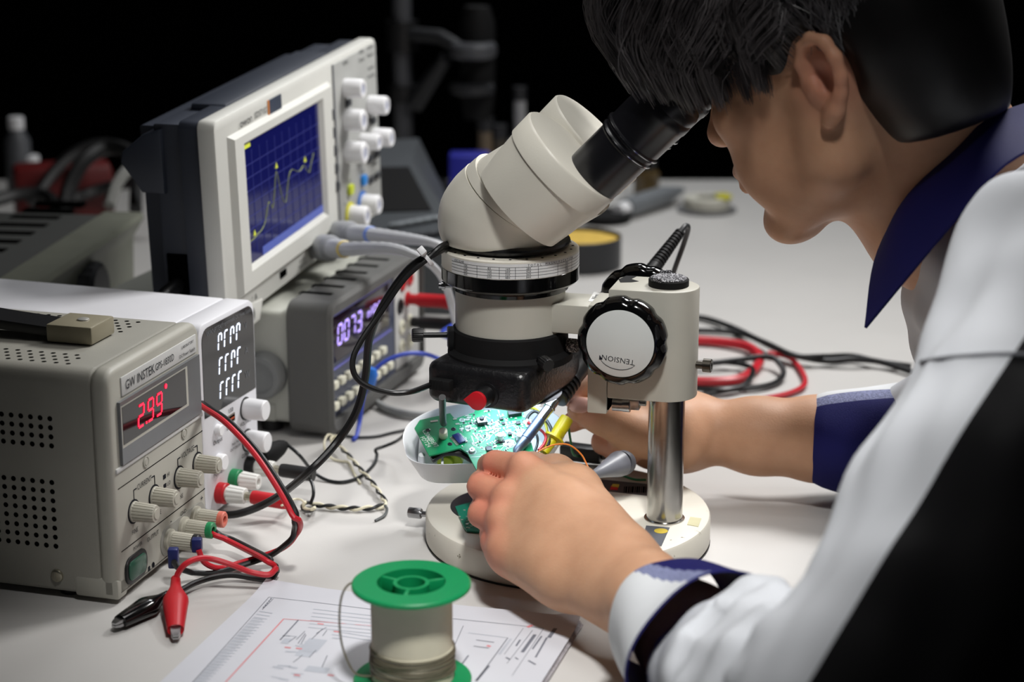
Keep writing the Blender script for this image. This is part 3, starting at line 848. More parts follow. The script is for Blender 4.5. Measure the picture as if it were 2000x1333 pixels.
# body: holder cylinder, black ring, scale ring, top plate
OX = TZ((AX, 0, 0))
bod = B().lathe([(0.034, 0.1440), (0.0362, 0.1446), (0.0362, 0.1735), (0.034, 0.174)], 64, OX).build('holder_ring', m_hold, mic)
b = B().lathe([(0.0355, 0.1715), (0.0385, 0.1722), (0.0388, 0.1745), (0.0440, 0.1772), (0.0452, 0.1785), (0.0452, 0.1868), (0.0445, 0.1874)], 72, OX)
b.build('black_ring', m_blackg, mic, angle=25)
sr = B().lathe([(0.0448, 0.1866), (0.0450, 0.1870), (0.0450, 0.1982), (0.0440, 0.1990), (0.0360, 0.1992)], 72, OX).build('scale_ring', m_bei, mic)
# printed table around the ring: pale label with ruled lines and figures
lab, prt = B(), B()
a0, a1, rr = -131, 12, 0.04515
def ring_pt(a, z, r_=0.04515):
    return (AX + r_ * math.cos(R(a)), r_ * math.sin(R(a)), z)

N = 36
for i in range(N):
    aa, ab = a0 + (a1 - a0) * i / N, a0 + (a1 - a0) * (i + 1) / N
    lab.add([ring_pt(aa, 0.1874), ring_pt(ab, 0.1874), ring_pt(ab, 0.1972), ring_pt(aa, 0.1972)], [(0, 1, 2, 3)])
    for z in (0.1893, 0.1912, 0.1931, 0.1950):
        if i < N:
            prt.add([ring_pt(aa, z, 0.04522), ring_pt(ab, z, 0.04522), ring_pt(ab, z + 0.00022, 0.04522), ring_pt(aa, z + 0.00022, 0.04522)], [(0, 1, 2, 3)])
for a in (-103, -84, -71, -52, -33, -14):
    prt.add([ring_pt(a, 0.1875, 0.04522), ring_pt(a + 0.35, 0.1875, 0.04522), ring_pt(a + 0.35, 0.1952, 0.04522), ring_pt(a, 0.1952, 0.04522)], [(0, 1, 2, 3)])
def ring_text(s, a, z, size):
    M = TZ(ring_pt(a, z, 0.04526)) @ Mx.Rotation(R(a + 90), 4, 'Z') @ FRONT
    text_mesh(prt, s, size, M)

for a, s in ((-121, 'OCULAR'), (-60, 'TOTAL MAGNIFICATION')):
    if len(s) < 8:
        ring_text(s, a, 0.1961, 0.0022)
    else:
        for i, ch in enumerate(s):
            ring_text(ch, a + i * 2.6, 0.1961, 0.0022)
for z, o_, vals in ((0.1941, '10X', ('8X', '16X', '28X', '35X')), (0.1922, '15X', ('12X', '24X', '42X', '52X')), (0.1903, '20X', ('16X', '32X', '56X', '70X')), (0.1884, '30X', ('24X', '48X', '84X', '105X'))):
    ring_text(o_, -114, z, 0.0019)
    for a, s in zip((-92, -77, -60, -22), vals):
        ring_text(s, a, z, 0.0019)
lab.build('scale_label', m_label, sr)
prt.build('lettering', m_blkprint, sr)
b = B()
for a in range(-150, 31, 15):
    c = ring_pt(a, 0.1992, 0.0408)
    b.lathe([(0.0009, 0), (0.0009, 0.0002)], 8, TZ(c))
b.build('scale_mark', m_blkprint, sr)
B().lathe([(0.0335, 0.1990), (0.0335, 0.2035)], 56, OX).build('neck', m_blackm, mic)
b = B().lathe([(0.0016, 0.0), (0.0016, 0.006), (0.0030, 0.0062), (0.0030, 0.0085), (0.0018, 0.0088), (0.0018, 0.0105)], 20, TZ((AX - 0.0362, -0.006, 0.1712)) @ frame_to((-1, -0.15, 0)))
b.build('ring_screw', m_steel, mic)
# head: elbow body swept from a flat bottom to a slanted seam
def ell(L, Rr, lat, n=48, y=0.0, sq=2.0):
    L, Rr = V((L[0], 0, L[1])), V((Rr[0], 0, Rr[1]))
    c, h = (L + Rr) / 2, (Rr - L) / 2
    out = []
    for i in range(n):
        a = 2 * math.pi * i / n
        ca, sa = math.cos(a), math.sin(a)
        e = 2.0 / sq
        out.append(c + h * math.copysign(abs(ca) ** e, ca) + V((0, y + lat * math.copysign(abs(sa) ** e, sa), 0)))
    return out

keys = [((-0.0790, 0.2020), (-0.0130, 0.2032), 0.0350), ((-0.0836, 0.2024), (-0.0100, 0.2036), 0.0385), ((-0.0862, 0.2070), (-0.0092, 0.2042), 0.0405), ((-0.0874, 0.2154), (-0.0090, 0.2052), 0.0415),
        ((-0.0850, 0.2300), (-0.0092, 0.2062), 0.0420), ((-0.0768, 0.2431), (-0.0098, 0.2075), 0.0420), ((-0.0680, 0.2520), (-0.0105, 0.2082), 0.0420)]
def dens(ks, n=4):
    out = []
    A = spline([(k[0][0], k[0][1], k[2]) for k in ks], n)
    C = spline([(k[1][0], k[1][1], 0) for k in ks], n)
    return [((a.x, a.y), (c.x, c.y), a.z) for a, c in zip(A, C)]

hb = B().loft([ell(*k) for k in dens(keys)]).build('head_body', m_bei, mic, angle=50)
b = B().loft([ell(*k) for k in (((-0.0668, 0.2526), (-0.0100, 0.2080), 0.0426), ((-0.0640, 0.2552), (-0.0094, 0.2086), 0.0428), ((-0.0606, 0.2580), (-0.0090, 0.2098), 0.0426), ((-0.0600, 0.2578), (-0.0096, 0.2104), 0.0416))])
b.build('seam_band', m_bei, hb, angle=50)
# prism block between the seam and the two eyepiece housings, with a faceted belly
def rot_sec(cx, cz, ang, hl, lat, y=0.0, sq=2.0):
    d_ = V((math.sin(R(ang)), 0, -math.cos(R(ang))))
    return ell((cx - d_.x * hl, cz - d_.z * hl), (cx + d_.x * hl, cz + d_.z * hl), lat, y=y, sq=sq)

B().loft([ell((-0.0580, 0.2570), (-0.0110, 0.2095), 0.0395, sq=2.6), ell((-0.0495, 0.2625), (-0.0035, 0.2112), 0.0400, sq=3), ell((-0.0440, 0.2660), (0.0080, 0.2160), 0.0400, sq=3), ell((-0.0300, 0.2740), (0.0230, 0.2255), 0.0385, sq=3)]).build('prism_block', m_bei, mic, angle=30)
dx = V((math.cos(R(45.5)), 0, math.sin(R(45.5))))
for s_, off in ((-1, -0.0015), (1, 0.0015)):
    y = 0.030 * s_
    fc = V((0.0095, 0, 0.2675)) + dx * off
    secs = []
    for back, hl, lat in ((0.050, 0.0325, 0.026), (0.036, 0.0345, 0.0290), (0.0165, 0.0360, 0.0305), (0.0160, 0.0375, 0.0318), (0.0015, 0.0378, 0.0320), (0.0, 0.0366, 0.0308)):
        c = fc - dx * back
        secs.append(rot_sec(c.x, c.z, 45.5, hl, lat, y))
    hs = B().loft(secs).build('eyepiece_housing', m_bei, mic, angle=40)
    ex = V((0.0227, y * 0.98, 0.2545)) + dx * off
    EM = TZ(ex) @ frame_to(dx)
    ep = B().lathe([(0.0186, -0.001), (0.0188, 0.002), (0.0190, 0.028), (0.0200, 0.029), (0.0200, 0.031), (0.0193, 0.0318), (0.0193, 0.0335), (0.0208, 0.0345), (0.0208, 0.0365), (0.0198, 0.0372), (0.0200, 0.058), (0.0206, 0.0595), (0.0206, 0.064), (0.0196, 0.066), (0.0200, 0.071), (0.0188, 0.074), (0.015, 0.074), (0.0145, 0.072)], 56, EM).build('eyepiece', mat('eyepiece_black', (20, 20, 24), 0.3), hs, angle=30)
    for h in (0.0302, 0.0357):
        B().lathe([(0.0198, h - 0.0004), (0.0205 if h < 0.033 else 0.0212, h - 0.0002), (0.0205 if h < 0.033 else 0.0212, h + 0.0003), (0.0198, h + 0.0005)], 56, EM).build('eyepiece_ring', m_chrome, hs, label='thin bright ring round an eyepiece')
    for k, (a, q) in enumerate(((200, 0.023), (165, 0.0245), (140, 0.024), (110, 0.024))):
        fx = ex + Mx.Rotation(0, 3, 'X') @ V((0, 0, 0))
        p = EM @ V((q * math.cos(R(a - 60)), q * math.sin(R(a - 60)) * -s_, 0.0))
        B().lathe([(0.0011, 0), (0.0011, 0.0004)], 10, TZ(p - dx * 0.0002) @ frame_to(dx)).build('tiny_screw', m_chrome, hs)
B().lathe([(0.0019, -0.002), (0.0019, 0.0006), (0.0012, 0.0006), (0.0010, -0.0003)], 14, TZ((-0.0445, -0.0385, 0.2520)) @ frame_to((-0.25, -0.95, 0.25))).build('tiny_screw', m_bei, hb)

# ------------------------------------------------------------ black light box clamped under the microscope
m_box = mat('light_box_black', (22, 22, 24), 0.32, var=0.2, scale=120, bump=0.35, bscale=420)
LBc = MM @ V((-0.0435, 0.0005, 0))
LYAW = MYAW - 10.5
ill = thing('microscope_light', 'black light box with a red tipped knob, clamped under the microscope', 'lamp', (LBc.x, LBc.y, 0.100), (0, 0, R(LYAW)))
hw, hd = 0.0365, 0.0455
B().prism(rrect(-hw, -hd, hw, hd, 0.008, 5), 0.0, 0.0275, bev=0.006, seg=4).build('case', m_box, ill, angle=60)
c = (Mx.Rotation(R(-LYAW), 4, 'Z') @ ((MM @ V((AX, 0, 0))) - LBc))
nk = B().lathe([(0.0415, 0.0245), (0.0415, 0.0290), (0.0385, 0.0320), (0.0382, 0.0440), (0.0368, 0.0452)], 60, TZ((c.x, c.y, 0))).build('clamp_collar', m_blackm, ill)
def thumb(p, d, l, name='thumb_screw', m=m_black):
    F_ = TZ(p) @ frame_to(d)
    q = B().lathe([(0.0019, 0), (0.0019, l)], 12, F_)
    q.lathe([(0.0030, l), (0.0046, l + 0.0004), (0.0046, l + 0.0065), (0.0040, l + 0.0075)], 48, F_, ripple=lambda a, k: 1 - 0.06 * (math.cos(16 * a) > 0))
    return q.build(name, m, nk)

RL = Mx.Rotation(R(-LYAW), 3, 'Z')
thumb(V((c.x, c.y, 0.0388)) + RL @ V((-0.0375, 0, 0)), RL @ V((-1, -0.12, 0.02)), 0.0200)
thumb(V((c.x, c.y, 0.0330)) + RL @ V((0.0185, -0.036, 0)), RL @ V((0.45, -0.9, -0.12)), 0.0060)
thumb(V((c.x, c.y, 0.0350)) + RL @ V((0.034, -0.010, 0)), RL @ V((0.95, -0.35, 0)), 0.0035, m=m_foam)
B().box((-0.0035, -0.006, 0), (0.0035, 0.006, 0.014), 0.0008, M=TZ((c.x, c.y, 0.0305)) @ Mx.Rotation(R(-LYAW + 186), 4, 'Z') @ TZ((0.038, 0, 0))).build('clamp_lug', m_black, nk)
# red tipped dimmer knob
KMx = TZ((0.0085, -hd, 0.0105)) @ frame_to((0.02, -1, 0))
dk = B().lathe([(0.0085, -0.002), (0.0085, 0.0012), (0.0066, 0.0015), (0.0062, 0.0125), (0.0056, 0.0135)], 28, KMx).build('dimmer_knob', m_black, ill)
ang = math.atan2(*(reversed((KMx.to_3x3().inverted() @ V((-1, 0, -0.02))).xy)))
te = [(0.0062 * math.cos(R(a)), 0.0062 * math.sin(R(a))) for a in range(60, 301, 20)]
te += [(0.0095, 0.0)]
B().prism(te, 0.0125, 0.0155, KMx @ Mx.Rotation(ang, 4, 'Z'), bev=0.0006).build('knob_pointer', m_red, dk, label='red pointer cap')
# LED ring underneath
m_led = mat('led_white', (230, 240, 255), 0.5, emit=(205, 226, 255), estr=6)
lr = B().lathe([(0.0345, 0.0), (0.0345, -0.0006), (0.029, -0.0006), (0.029, 0.0)], 40, TZ((c.x, c.y, 0.0))).build('lens_ring', mat('lens_frost', (190, 195, 205), 0.4), ill)
for k in range(24):
    a = 2 * math.pi * k / 24
    B().lathe([(0.0021, -0.0004), (0.0019, -0.0014), (0.0010, -0.0020)], 8, TZ((c.x + 0.0318 * math.cos(a), c.y + 0.0318 * math.sin(a), 0))).build('led', m_led, lr)
ld = bpy.data.lights.new('ring_light', 'AREA')
ld.shape, ld.size, ld.energy, ld.color, ld.spread = 'DISK', 0.058, 0.05, (0.66, 0.84, 1.0), R(110)
lo = bpy.data.objects.new('ring_light', ld)
col.objects.link(lo)
lo.parent = ill
lo.location = (c.x, c.y, -0.004)
# ------------------------------------------------------------ the device being repaired: tray, circuit board, iron, clip, loose bits
def W(loc):
    return Mx.Translation(-V(loc))


BC, BTH = V((-0.017, 1.250, 0.066)), R(22)
BX, BY, BN = V((1, 0, 0)), V((0, math.cos(BTH), math.sin(BTH))), V((0, -math.sin(BTH), math.cos(BTH)))


def bl(u, v, d=0.0):
    """pixel -> board coordinates on the plane d above the board"""
    r = ray(u, v)
    o = BC + BN * d - V((0, 0, CAM_H))
    p = r * (o.dot(BN) / r.dot(BN)) - (o - BN * d)
    return V((p.dot(BX), p.dot(BY), d))


m_pcb = mat('pcb_green', (16, 138, 88), 0.35, var=0.05, scale=60)
m_pcbd = mat('pcb_trace', (10, 96, 78), 0.35)
m_silk = mat('pcb_white', (222, 232, 228), 0.5)
m_pad = mat('solder_pad', (205, 205, 196), 0.3, 0.6)
m_chip = mat('chip_black', (24, 26, 34), 0.3)
m_cap = mat('capacitor_can', (206, 214, 216), 0.25, 0.5)
m_tray = mat('white_housing', (228, 230, 234), 0.3, var=0.01)
tr = thing('device_housing', 'white plastic housing tray under the green circuit board, held over the microscope base', 'housing', BC, (BTH, 0, 0))
rim = [bl(u, v, -0.006) for u, v in ((787, 850), (790, 877), (799, 897), (834, 908), (917, 907), (985, 904), (1043, 891), (1085, 874), (1104, 848), (1092, 815), (1040, 792), (950, 786), (860, 797), (805, 822))]
rim = spline(rim, 5, closed=True)
cx = sum((p.x for p in rim)) / len(rim)
cy = sum((p.y for p in rim)) / len(rim)


def rim_at(d, s, dy=0.0):
    return [V((cx + (p.x - cx) * s, cy + dy + (p.y - cy) * (1 - (1 - s) * 1.2), d)) for p in rim]


B().loft([rim_at(-0.0285, 0.76), rim_at(-0.0280, 0.81), rim_at(-0.0260, 0.835), rim_at(-0.018, 0.90), rim_at(-0.0065, 0.995), rim_at(-0.0058, 0.998), rim_at(-0.0060, 0.980), rim_at(-0.018, 0.87), rim_at(-0.0255, 0.80)]).build('tray_shell', m_tray, tr, angle=55)
b = B()
b.box((-0.046, 0.004, -0.0215), (-0.030, 0.040, -0.0165), 0.001)
b.lathe([(0.0022, -0.024), (0.0022, -0.009)], 12, TZ((-0.043, 0.004, 0)))
b.build('tray_boss', m_tray, tr)
B().box((-0.030, -0.004, -0.024), (-0.0285, 0.046, -0.010), 0.0003).build('tray_rib', m_tray, tr)
m_lime = mat('lime_cell', (176, 196, 52), 0.4)
for k, (x, y) in enumerate(((-0.0275, 0.002), (-0.0215, 0.004))):
    B().lathe([(0.0052, 0), (0.0056, 0.0005), (0.0056, 0.012), (0.0050, 0.0125)], 20, TZ((x, y, -0.0155)) @ frame_to((0.15, 1, 0))).build('battery_cell', m_lime, tr, label='small lime green cell')
pts = [V((-0.036, -0.004, -0.0065)), V((-0.028, 0.0005, -0.0045)), V((-0.018, 0.001, -0.005)), V((-0.008, -0.0045, -0.007))]
B().tube(spline(pts, 6), 0.0024, 10).build('inner_cable', m_black, tr)

pcb = thing('circuit_board', 'green circuit board with chips and white print, under the light box', 'circuit board', BC, (BTH, 0, 0))
ol = [bl(u, v) for u, v in ((809.5, 836.5), (819.7, 820.8), (879.3, 807.3), (888, 818), (926, 806), (928, 801), (1021, 801), (1043, 884), (1069, 889), (1077, 895), (1072, 907), (985, 927), (933, 923), (913, 886), (899, 876), (893, 877), (838, 890.5))]
sub = B().prism([(p.x, p.y) for p in ol], -0.0012, 0.0, bev=0.0001, seg=1).build('board', m_pcb, pcb)
rp = random.Random(3)


def inside(x, y):
    c = False
    n = len(ol)
    for i in range(n):
        a, d_ = ol[i], ol[(i + 1) % n]
        if (a.y > y) != (d_.y > y) and x < (d_.x - a.x) * (y - a.y) / (d_.y - a.y) + a.x:
            c = not c
    return c


def bt(u, v, rot=0.0, d=0.0):
    p = bl(u, v)
    return TZ((p.x, p.y, d)) @ Mx.Rotation(R(rot), 4, 'Z')


tra, slk, pad, chp = B(), B(), B(), B()
for i in range(150):
    x, y = rp.uniform(-0.020, 0.034), rp.uniform(-0.006, 0.036)
    a = rp.choice((0, 90, 45, -45, 0, 90)) + 14
    l = rp.uniform(0.002, 0.011)
    e = Mx.Rotation(R(a), 3, 'Z') @ V((l, 0, 0))
    if inside(x, y) and inside(x + e.x, y + e.y):
        (slk if rp.random() < 0.3 else tra).box((0, -0.00014, 0.0), (l, 0.00014, 0.00006), M=TZ((x, y, 0)) @ Mx.Rotation(R(a), 4, 'Z'))
for i in range(330):
    x, y = rp.gauss(0.006, 0.014), rp.gauss(0.016, 0.012)
    if not inside(x, y) or x < -0.0195 or (x > 0.0 and y < -0.001 and rp.random() < 0.7):
        continue
    a = rp.choice((0, 90)) + 14
    M_ = TZ((x, y, 0)) @ Mx.Rotation(R(a), 4, 'Z')
    w = rp.uniform(0.0005, 0.0010)
    pad.box((-w * 1.3, -w * 0.6, 0), (-w * 0.6, w * 0.6, 0.00025), M=M_)
    pad.box((w * 0.6, -w * 0.6, 0), (w * 1.3, w * 0.6, 0.00025), M=M_)
    if rp.random() < 0.55:
        (chp if rp.random() < 0.4 else slk).box((-w * 0.8, -w * 0.55, 0), (w * 0.8, w * 0.55, 0.0006), M=M_)
for u, v in ((888.5, 819.5), (893.5, 829), (912.5, 813), (913.5, 821), (916, 817), (901, 838.5), (915, 842), (915.5, 833)):
    pad.box((-0.0013, -0.0007, 0), (0.0013, 0.0007, 0.0004), M=bt(u, v, 10))
for u, v, w in ((903, 821, 0.0020), (915, 836, 0.0022), (922, 883, 0.0028), (995, 867, 0.0042)):
    slk.lathe([(w, 0), (w, 0.0001), (w - 0.0003, 0.0001), (w - 0.0003, 0)], 22, bt(u, v))
for k in range(5):
    slk.box((0, 0, 0), (0.0085 - k * 0.001, 0.0002, 0.00006), M=bt(1009 + k * 2.4, 846 - k * 1.6, -52))
slk.box((0, -0.0002, 0), (0.017, 0.0002, 0.00006), M=bt(920, 893.5, 6))
tra.build('copper_trace', m_pcbd, pcb, kind='stuff')
pad.build('solder_pad', m_pad, pcb, kind='stuff')
chp.build('tiny_component', m_chip, pcb, kind='stuff')
text_mesh(slk, 'C2068BH97', 0.0046, bt(840, 857, -62, 0.0001), sx=0.85)
text_mesh(slk, 'TK-2', 0.0038, bt(836.5, 862, -62, 0.0001))
text_mesh(slk, 'FDT24', 0.0042, bt(831, 864, -62, 0.0001))
slk.build('white_print', m_silk, pcb, kind='stuff')
b = B().box((-0.0026, -0.0009, 0), (0.0026, 0.0009, 0.0003), M=bt(848, 823.5, 12))
q = b.build('edge_slot', m_pad, pcb)
for u, v in ((836, 841), (886, 839), (879, 868)):
    B().lathe([(0.0017, 0), (0.0017, 0.0002), (0.0011, 0.0003), (0.0011, 0.0001)], 16, bt(u, v)).build('via_hole', m_chip, pcb)
pbn = B().box((-0.0034, -0.0030, 0), (0.0034, 0.0030, 0.0034), 0.0003, M=bt(941, 828, 14)).build('tact_switch', m_chip, pcb)
B().box((-0.0032, -0.0028, 0.0033), (0.0032, 0.0028, 0.0038), 0.0002, M=bt(941, 828, 14)).build('switch_cover', m_pad, pbn)
B().lathe([(0.0017, 0.0037), (0.0017, 0.0050), (0.0014, 0.0053)], 18, bt(941, 828)).build('plunger', m_chip, pbn)
pn_ = B()
for sx in (-1, 1):
    for sy in (-1, 1):
        pn_.lathe([(0.0005, 0.0037), (0.0005, 0.0041)], 8, bt(941, 828, 14) @ TZ((sx * 0.0024, sy * 0.0021, 0)))
pn_.build('rivet', m_chip, pbn, kind='stuff')
ic = B().box((-0.0026, -0.0048, 0.0003), (0.0026, 0.0048, 0.0021), 0.0002, M=bt(896, 860, 30)).build('logic_chip', mat('chip_blue', (40, 48, 96), 0.25), pcb)
b = B()
for k in range(7):
    for sx in (-1, 1):
        b.box((sx * 0.0034 - 0.0009, -0.0042 + k * 0.0014 - 0.0003, 0), (sx * 0.0034 + 0.0009, -0.0042 + k * 0.0014 + 0.0003, 0.0008), M=bt(896, 860, 30))
b.build('chip_pin', m_pad, ic, kind='stuff')
for u, v in ((977, 861), (1015, 861)):
    cpt = B().box((-0.0027, -0.0027, 0), (0.0027, 0.0027, 0.0011), 0.0002, M=bt(u, v, 14)).build('capacitor', m_chip, pcb)
    B().lathe([(0.0024, 0.001), (0.0025, 0.0014), (0.0025, 0.0050), (0.0022, 0.0054)], 24, bt(u, v)).build('capacitor_can', m_cap, cpt)
B().lathe([(0.0030, 0.0001), (0.0030, 0.0003), (0.0016, 0.0003), (0.0016, -0.0004)], 22, bt(995, 867)).build('mount_hole', m_pad, pcb)
B().lathe([(0.0022, 0.0), (0.0022, 0.0010), (0.0019, 0.0016), (0.0008, 0.0017), (0.0007, 0.0010)], 22, bt(922, 882)).build('screw', m_chrome, pcb)
for u, v, w, h, t_, r_ in ((955, 879, 0.0020, 0.0021, 0.0016, 14), (1005, 811, 0.0046, 0.0022, 0.0030, 14), (996, 850, 0.0012, 0.0012, 0.0016, 14), (979, 820, 0.0013, 0.0011, 0.0012, 14), (983, 829, 0.0011, 0.0012, 0.0012, 14), (1012, 828, 0.0015, 0.0014, 0.0012, 14)):
    B().box((-w, -h, 0), (w, h, t_), 0.0002, M=bt(u, v, r_)).build('small_chip', m_chip, pcb)
b = B()
for k in range(14):
    p = bl(1028 + rp.uniform(-9, 9), 830 + rp.uniform(-9, 9))
    b.lathe([(0.0011, 0), (0.0010, 0.0006), (0.0005, 0.0010)], 10, TZ(p))
b.build('solder_blob', m_pad, pcb, kind='stuff')

# insulated rod hanging from the light box to the board
RP = BC + BX * bl(866, 853).x + BY * bl(866, 853).y
rod = thing('insulated_probe', 'thin black rod with a white tip standing on the circuit board', 'probe', RP)
top = py(864, 788, 1.222) - RP
B().tube([V((0.0003, -0.001, 0.0095)), top * 0.5, top + V((0, 0, 0.004))], 0.0023, 14).build('rod', m_black, rod)
B().lathe([(0.0028, 0.0006), (0.0030, 0.0010), (0.0028, 0.0088), (0.0024, 0.0094)], 20, frame_to(top)).build('tip', mat('ivory_tip', (224, 226, 206), 0.45), rod, label='ivory white tip')

# soldering iron
A_ = py(1003, 890, 1.2405)
E_ = py(1330, 452, 1.395)
ix = (E_ - A_).normalized()
L_ = (E_ - A_).length
iron = thing('soldering_iron', 'black handled soldering iron with a steel barrel, in the far hand', 'soldering iron', A_)
IM = frame_to(ix)
fr_ = lambda u: (u - 1003) / (1330 - 1003) * L_
s1, s2, s3 = fr_(1024), fr_(1051), fr_(1081)
B().lathe([(0.0006, 0.0), (0.0030, 0.004), (0.0034, s1)], 22, IM).build('tip_sleeve', mat('dull_steel', (132, 142, 160), 0.4, 0.9), iron)
B().lathe([(0.0034, s1), (0.0037, s1 + 0.0004), (0.0037, s2)], 22, IM).build('barrel', mat('blued_steel', (112, 124, 152), 0.38, 0.9, var=0.2, scale=300), iron)
bb = B().lathe([(0.0036, s2), (0.0036, s3 + 0.004)], 26, IM)
bb.lathe([(0.0043, s2 + 0.011), (0.0043, s2 + 0.0125)], 26, IM)
bb.build('barrel_shank', m_chrome, iron)
b = B()
pr_ = [(0.0062, s3), (0.0082, s3 + 0.0008)]
z = s3 + 0.0008
for k in range(5):
    pr_ += [(0.0082, z + 0.0012), (0.0070, z + 0.0016), (0.0070, z + 0.0028), (0.0082, z + 0.0032)]
    z += 0.0036
zc = fr_(1277)
pr_ += [(0.0072, z + 0.003), (0.0078, z + 0.02), (0.0072, zc - 0.03), (0.0050, zc)]
b.lathe(pr_, 28, IM)
b.build('handle', m_black, iron, angle=25)
b = B()
z, pr_ = zc - 0.002, []
n_ = 12
zs = (L_ - zc) / n_
for k in range(n_):
    r_ = 0.0052 - 0.0016 * k / n_
    pr_ += [(r_, zc + k * zs), (r_, zc + (k + 0.55) * zs), (r_ * 0.74, zc + (k + 0.6) * zs), (r_ * 0.74, zc + (k + 0.97) * zs)]
b.lathe(pr_, 20, IM)
b.build('strain_relief', m_black, iron, angle=20)
cpts = [E_ - ix * 0.004, E_ + ix * 0.0035, py(1340, 441, 1.402), py(1344, 447, 1.407), py(1335, 478, 1.415), py(1318, 525, 1.42), py(1296, 590, 1.44), py(1270, 650, 1.50), pz(1250, 690, 0.004), pz(1180, 720, 0.0035), pz(1080, 735, 0.0035)]
B().tube([p - A_ for p in spline(cpts, 6)], 0.0019, 8).build('cord', mat('grey_black_cord', (34, 36, 40), 0.45), iron)

# yellow test hook, wires and the grey nozzle by the post
m_yel = mat('yellow_plastic', (192, 178, 14), 0.4)
h0, h1, h2, h3 = py(1107, 816, 1.272), py(1087, 851, 1.266), py(1080, 860, 1.262), py(1062, 886, 1.254)
hk = thing('test_hook', 'yellow test hook clip hanging on the housing rim', 'clip', h2)
d_ = (h0 - h2).normalized()
b = B().lathe([(0.0042, 0), (0.0046, 0.001), (0.0050, (h0 - h1).length * 0.5), (0.0046, (h0 - h1).length), (0.0030, (h0 - h1).length + 0.0003), (0.0030, 0.006)], 14, W(h2) @ Mx.Translation(h1) @ frame_to(d_))
b.build('barrel', m_yel, hk)
b = B()
b.lathe([(0.0040, 0), (0.0072, 0.0006), (0.0072, 0.0020), (0.0044, 0.0028)], 20, W(h2) @ Mx.Translation(h2) @ frame_to(d_))
b.lathe([(0.0040, 0), (0.0040, 0.006)], 14, W(h2) @ Mx.Translation(h2 + d_ * 0.002) @ frame_to(d_))
b.build('flange', m_yel, hk)
B().lathe([(0.0030, 0), (0.0034, (h2 - h3).length)], 12, W(h2) @ Mx.Translation(h3) @ frame_to(h2 - h3)).build('nose', m_yel, hk)


def wire(name, label, pts, r, m, n=8, seg=7, cat='wire', group=None):
    P = spline(pts, n)
    lo = V(P[0])
    o = B().tube([p - lo for p in P], r, seg).build(name, m)
    o.location = lo
    return tag(o, label, cat, group)


m_org = mat('orange_wire', (216, 118, 36), 0.45)
m_grn = mat('green_wire', (24, 104, 58), 0.45)
m_rw = mat('red_wire', (176, 30, 34), 0.4)
m_kw = mat('black_wire', (20, 24, 26), 0.42)
m_yw = mat('yellow_wire', (190, 180, 40), 0.45)
wire('orange_wire', 'thin orange wire arching from the board to the grey nozzle', [bl_ for bl_ in (BC + BX * bl(1041, 892).x + BY * bl(1041, 892).y + BN * 0.001, py(1060, 878, 1.245), py(1085, 869, 1.25), py(1112, 870, 1.255), py(1135, 888, 1.255), py(1147, 910, 1.25), py(1156, 927, 1.242))], 0.00055, m_org)
wire('green_wire', 'green wire hanging behind the yellow test hook', [py(1103, 815, 1.285), py(1110, 835, 1.285), py(1115, 865, 1.29), py(1120, 888, 1.30), pz(1135, 893, 0.026), pz(1165, 902, 0.024), pz(1195, 920, 0.0225), pz(1235, 936, 0.0225), pz(1262, 938, 0.0225)], 0.00085, m_grn)
wire('yellow_wire', 'short yellow wire arching behind the iron barrel', [py(1034, 797, 1.292), py(1046, 800, 1.292), py(1058, 812, 1.288), py(1066, 830, 1.278), py(1070, 850, 1.268)], 0.0010, m_yw)
wire('black_wire', 'black wire looping from the board edge beside the iron barrel', [py(1027, 826, 1.278), py(1033, 812, 1.282), py(1044, 804, 1.284), py(1056, 810, 1.282), py(1070, 826, 1.276), py(1078, 846, 1.266), py(1070, 872, 1.254)], 0.0011, m_kw)
wire('black_wire', 'black wire running down inside the housing below the iron', [py(1038, 842, 1.268), py(1048, 850, 1.262), py(1050, 866, 1.252), py(1044, 884, 1.245)], 0.0009, m_kw)
wire('red_wire', 'red wire curving inside the housing next to the test hook', [py(1030, 825, 1.272), py(1044, 834, 1.27), py(1058, 842, 1.266), py(1066, 854, 1.260), py(1062, 868, 1.254), py(1052, 880, 1.248)], 0.0010, m_rw)

m_noz = mat('grey_rubber', (116, 118, 126), 0.4)
n0, n1, n2 = py(1154, 930, 1.236), py(1206, 908, 1.262), py(1226, 906, 1.275)
nz_ = thing('rubber_nozzle', 'grey tapered rubber nozzle lying on the microscope base before the post', 'nozzle', n1)
nd_ = (n1 - n0).normalized()
nL = (n1 - n0).length
B().lathe([(0.0012, 0.0), (0.0026, 0.002), (0.0040, nL * 0.35), (0.0068, nL * 0.75), (0.0086, nL), (0.0088, nL + 0.003), (0.0070, nL + 0.0045)], 30, W(n1) @ Mx.Translation(n0) @ frame_to(nd_)).build('cone', m_noz, nz_)
B().lathe([(0.0050, 0), (0.0078, 0.001), (0.0086, 0.004), (0.0078, 0.0075), (0.004, 0.009)], 26, W(n1) @ Mx.Translation(n1 + nd_ * 0.0042) @ frame_to(n2 - n1)).build('rear_ball', mat('grey_rubber_dark', (92, 94, 102), 0.45), nz_)
# black plug on a grey cable behind the housing
p0, p1 = pz(1098, 880, 0.0285), pz(1176, 890, 0.0285)
pg = thing('cable_plug', 'black plug on a grey cable lying behind the housing', 'plug', p0)
B().box((0, -0.0062, -0.0055), ((p1 - p0).length, 0.0062, 0.0055), 0.0012, M=Mx.Rotation(math.atan2((p1 - p0).y, (p1 - p0).x), 4, 'Z')).build('plug_body', m_black, pg)
B().tube([q - p0 for q in spline([p1, pz(1210, 893, 0.0275), pz(1250, 898, 0.0255), pz(1300, 905, 0.024)], 5)], 0.0032, 10).build('cable', mat('mid_grey_cable', (120, 120, 122), 0.5), pg)

